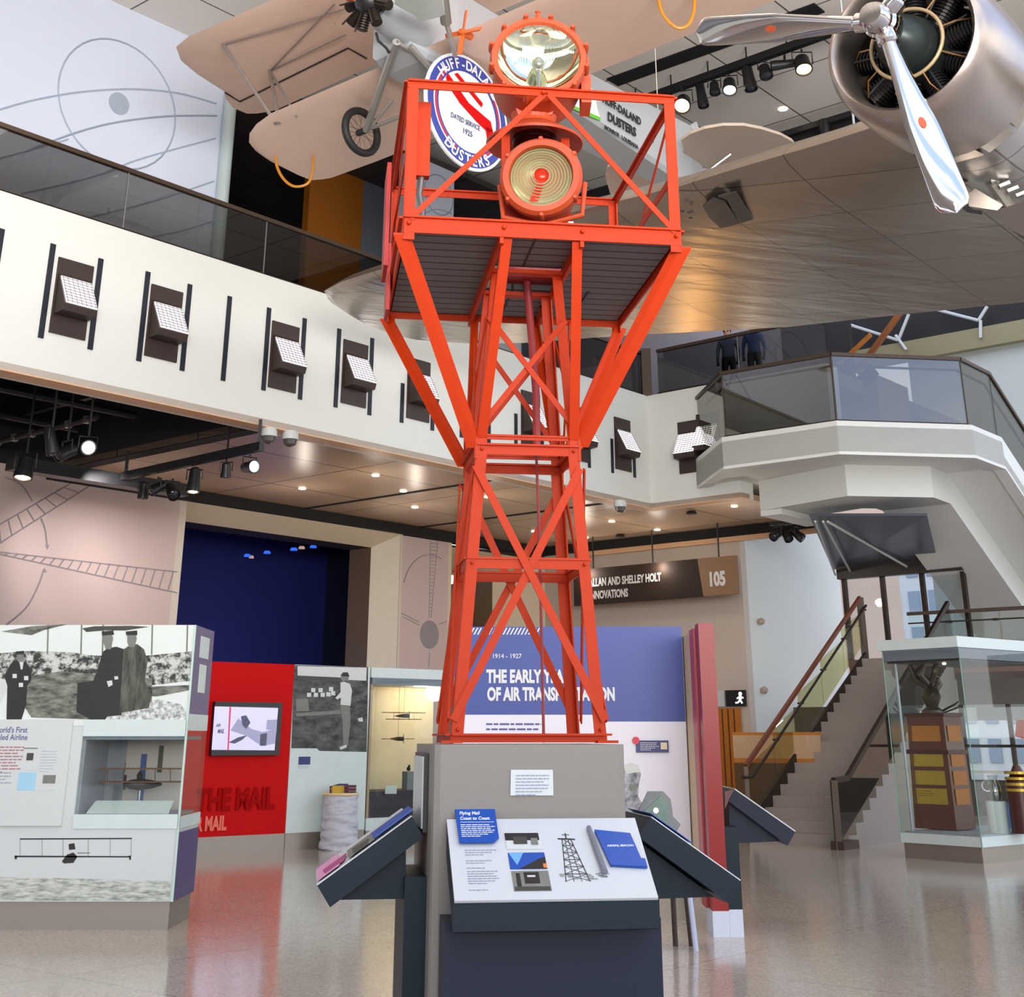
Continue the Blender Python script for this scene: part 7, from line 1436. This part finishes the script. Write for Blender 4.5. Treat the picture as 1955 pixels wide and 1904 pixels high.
m = M(); m.prism([K(.05, .05, .331), K(KW - .05, .05, .331), K(KW - .05, 2.25, .331), K(.05, 2.25, .331)], UP * .02); part(tc_, 'floor_board', m, mat('grey_board', srgb(150, 150, 156), .5))
for (u0_, v0_, u1_, v1_) in ((0, 0, KW, 0), (KW, 0, KW, 2.3), (0, 0, 0, 2.3)):
    m = M(); p, q = K(u0_, v0_, .33), K(u1_, v1_, .33); d = (q - p).normalized(); nn2 = d.cross(UP) * .012; m.prism([p, q, q + UP * (ztc - .5), p + UP * (ztc - .5)], nn2); part(tc_, 'glass_pane', m, GLASSC)
for u_, v_ in ((0, 0), (KW, 0)): m = M(); m.bar(K(u_, v_, .2), K(u_, v_, ztc), .012, .012); part(tc_, 'glass_edge', m, GEDGE)
m = M(); m.tube([K(.13, .12, .34), K(.13, .12, ztc - .33)], .018, 8); part(tc_, 'corner_rod', m, mat('silver_rod', srgb(170, 172, 184), .3, .4), smooth=True)
m = M(); p = K(.72, .5, ztc - .335); m.lathe([(.02, 0), (.03, .02)], p - UP * .02, UP, 10); part(tc_, 'spot_lamp', m, WARML)
# trophy
tro = thing('trophy', 'tall reddish wooden trophy pedestal with brass plates topped by a dark bronze sculpture', 'trophy', K(.75, .75, .35))
S = surf(K(0, .55, 0), KN)
fl_, fr3 = S(1748, 1590), S(1828, 1598); tl, tr2 = S(1743, 1368), S(1815, 1370)
zb3, zt3_ = .36, S(1780, 1368).z; dd = KN * .5
m = M(); q = [flat(fl_) + UP * zb3, flat(fr3) + UP * zb3, flat(fr3) + UP * zb3 + dd, flat(fl_) + UP * zb3 + dd]; cx_ = sum(q, V((0, 0, 0))) / 4; top_ = [flat(cx_) + (flat(p) - flat(cx_)) * .9 + UP * zt3_ for p in q]
m.add(q + top_, [(0, 3, 2, 1), (4, 5, 6, 7), (0, 1, 5, 4), (1, 2, 6, 5), (2, 3, 7, 6), (3, 0, 4, 7)]); body = part(tro, 'wooden_body', m, WOODR)
m = M(); tq = [flat(cx_) + (flat(p) - flat(cx_)) * 1.0 + UP * (zt3_) for p in q]; m.prism(tq, UP * .05); mq = [flat(cx_) + (flat(p) - flat(cx_)) * 1.03 + UP * (zb3 + (zt3_ - zb3) * .66) for p in q]; m.prism(mq, UP * .06); part(tro, 'moulding', m, mat('dark_mahogany', srgb(70, 24, 16), .3))
for k, (y0, y1, mt) in enumerate(((1386, 1416, mat('copper_plate', srgb(196, 130, 60), .3, .6)), (1434, 1464, BRASS), (1472, 1499, BRASS), (1506, 1536, BRASS))):
    za3, zb4 = S(1785, y0).z, S(1785, y1).z
    def fp(s, z, off=.012): 
        f = (z - zb3) / (zt3_ - zb3); l_ = q[0].lerp(top_[0], f); r_ = q[1].lerp(top_[1], f); return l_ + (r_ - l_) * s - KN * off
    m = M(); m.prism([fp(.12, zb4), fp(.88, zb4), fp(.88, za3), fp(.12, za3)], KN * .008); pl = part(tro, 'plaque', m, mt)
    if k == 3: m = M(); m.lines(fp(.16, za3 - .02, .0125), KD, UP, .30, .16, 5, .25, depth=.001, seed=2); part(tro, 'plaque_print', m, mat('dark_engraving', srgb(90, 70, 30), .5), parent=pl)
    for j in range(1): 
        f = ((za3 + zb4) / 2 - zb3) / (zt3_ - zb3); r0_ = q[1].lerp(top_[1], f); r1_ = q[2].lerp(top_[2], f); d_ = (r1_ - r0_); m = M(); c = (r0_ + r1_) / 2 + KD * .008; m.ob(c, d_ * .36, KD * .004, UP * (za3 - zb4) / 2); part(tro, 'side_plaque', m, mat('amber_plate', srgb(160, 96, 40), .35, .5))
bz = mat('sculpture_bronze', srgb(88, 80, 68), .3, .8, var=.3, scale=12); c = flat(cx_) + UP * (zt3_ + .05)
m = M(); m.lathe([(.17, 0), (.16, .04), (.09, .09), (.12, .16), (.15, .24), (.12, .33), (.1, .35)], c, UP, 20); part(tro, 'urn', m, bz, smooth=True)
m = M(); rd = random.Random(5)
for k in range(5):
    a_ = 1.3 * k; p0 = c + UP * (.3 + .04 * k) + V((math.cos(a_), math.sin(a_), 0)) * .06; m.tube([p0, p0 + V((math.cos(a_) * .12 - .03, math.sin(a_) * .1, .12)), p0 + V((math.cos(a_ + 1) * .16 - .05, math.sin(a_) * .12, .25 + .03 * k)), p0 + V((-.05 + math.cos(a_) * .04, 0, .36 + .02 * k))], [.05, .055, .035, .012], 8)
m.ball(c + V((-.06, 0, .72)), .05, 8); m.ball(c + V((.1, -.05, .52)), .045, 8); part(tro, 'figures', m, bz, smooth=True)
m = M(); m.tube([c + V((.12, -.1, .03)), c + V((.3, -.15, .12)), c + V((.36, -.16, .16))], [.02, .015, .008], 6); m.tube([c + V((.12, -.14, .0)), c + V((.34, -.2, .08))], .012, 6); part(tro, 'branch', m, BLK, smooth=True)
# blue book label, jug and second trophy
m = M(); S = surf(K(0, .15, 0), V((-.25, 1, 0))); m.prism([S(1905, 1533), S(1944, 1531), S(1956, 1588), S(1921, 1590)], YD * .02 + XD * .0); o_ = single('case_label', m, mat('blue_case_label', srgb(60, 84, 140), .5), 'blue text label leaning in the trophy case at the right edge', 'label')
jp = K(.9, 1.45, .35); jp = V((PY(1902, 1540, 20.9).x, 20.9, .35)); 
jg = thing('glass_jug', 'clear glass jug standing on a white stand in the trophy case', 'jug', V((jp.x, jp.y, .35))); zj = PY(1902, 1530, 20.9).z
m = M(); m.lathe([(.14, 0), (.14, zj - .35)], V((jp.x, jp.y, .35)), UP, 20); part(jg, 'stand', m, OFFW); m = M(); m.lathe([(.08, 0), (.1, .08), (.09, .2), (.06, .28), (.08, .34)], V((jp.x, jp.y, zj)), UP, 20, caps=False); part(jg, 'jug_body', m, glass('jug_glass', (.8, .84, .86), .15), smooth=True); m = M(); m.tube(circle(V((jp.x - .1, jp.y, zj + .2)), XD, UP, .07, 14, 60, 300), .01, 6); part(jg, 'handle', m, STEEL, smooth=True)
tp2 = V((PY(1945, 1500, 20.75).x, 20.75, .35)); t = thing('trophy', 'dark round trophy base with brass bands cut off by the right edge', 'trophy', tp2); zz2 = PY(1945, 1462, 20.75).z
m = M(); m.lathe([(.17, 0), (.17, zz2 - .55), (.12, zz2 - .5), (.05, zz2 - .35)], tp2, UP, 24); part(t, 'base', m, mat('dark_mahogany', (1, 1, 1)), smooth=True)
for k in range(4): m = M(); zc3 = PY(1945, 1478 + 11 * k, 20.75).z; m.lathe([(.178, 0), (.178, .035)], V((tp2.x, tp2.y, zc3)), UP, 24); part(t, 'brass_band', m, BRASS)
# tyre edge at the far right border
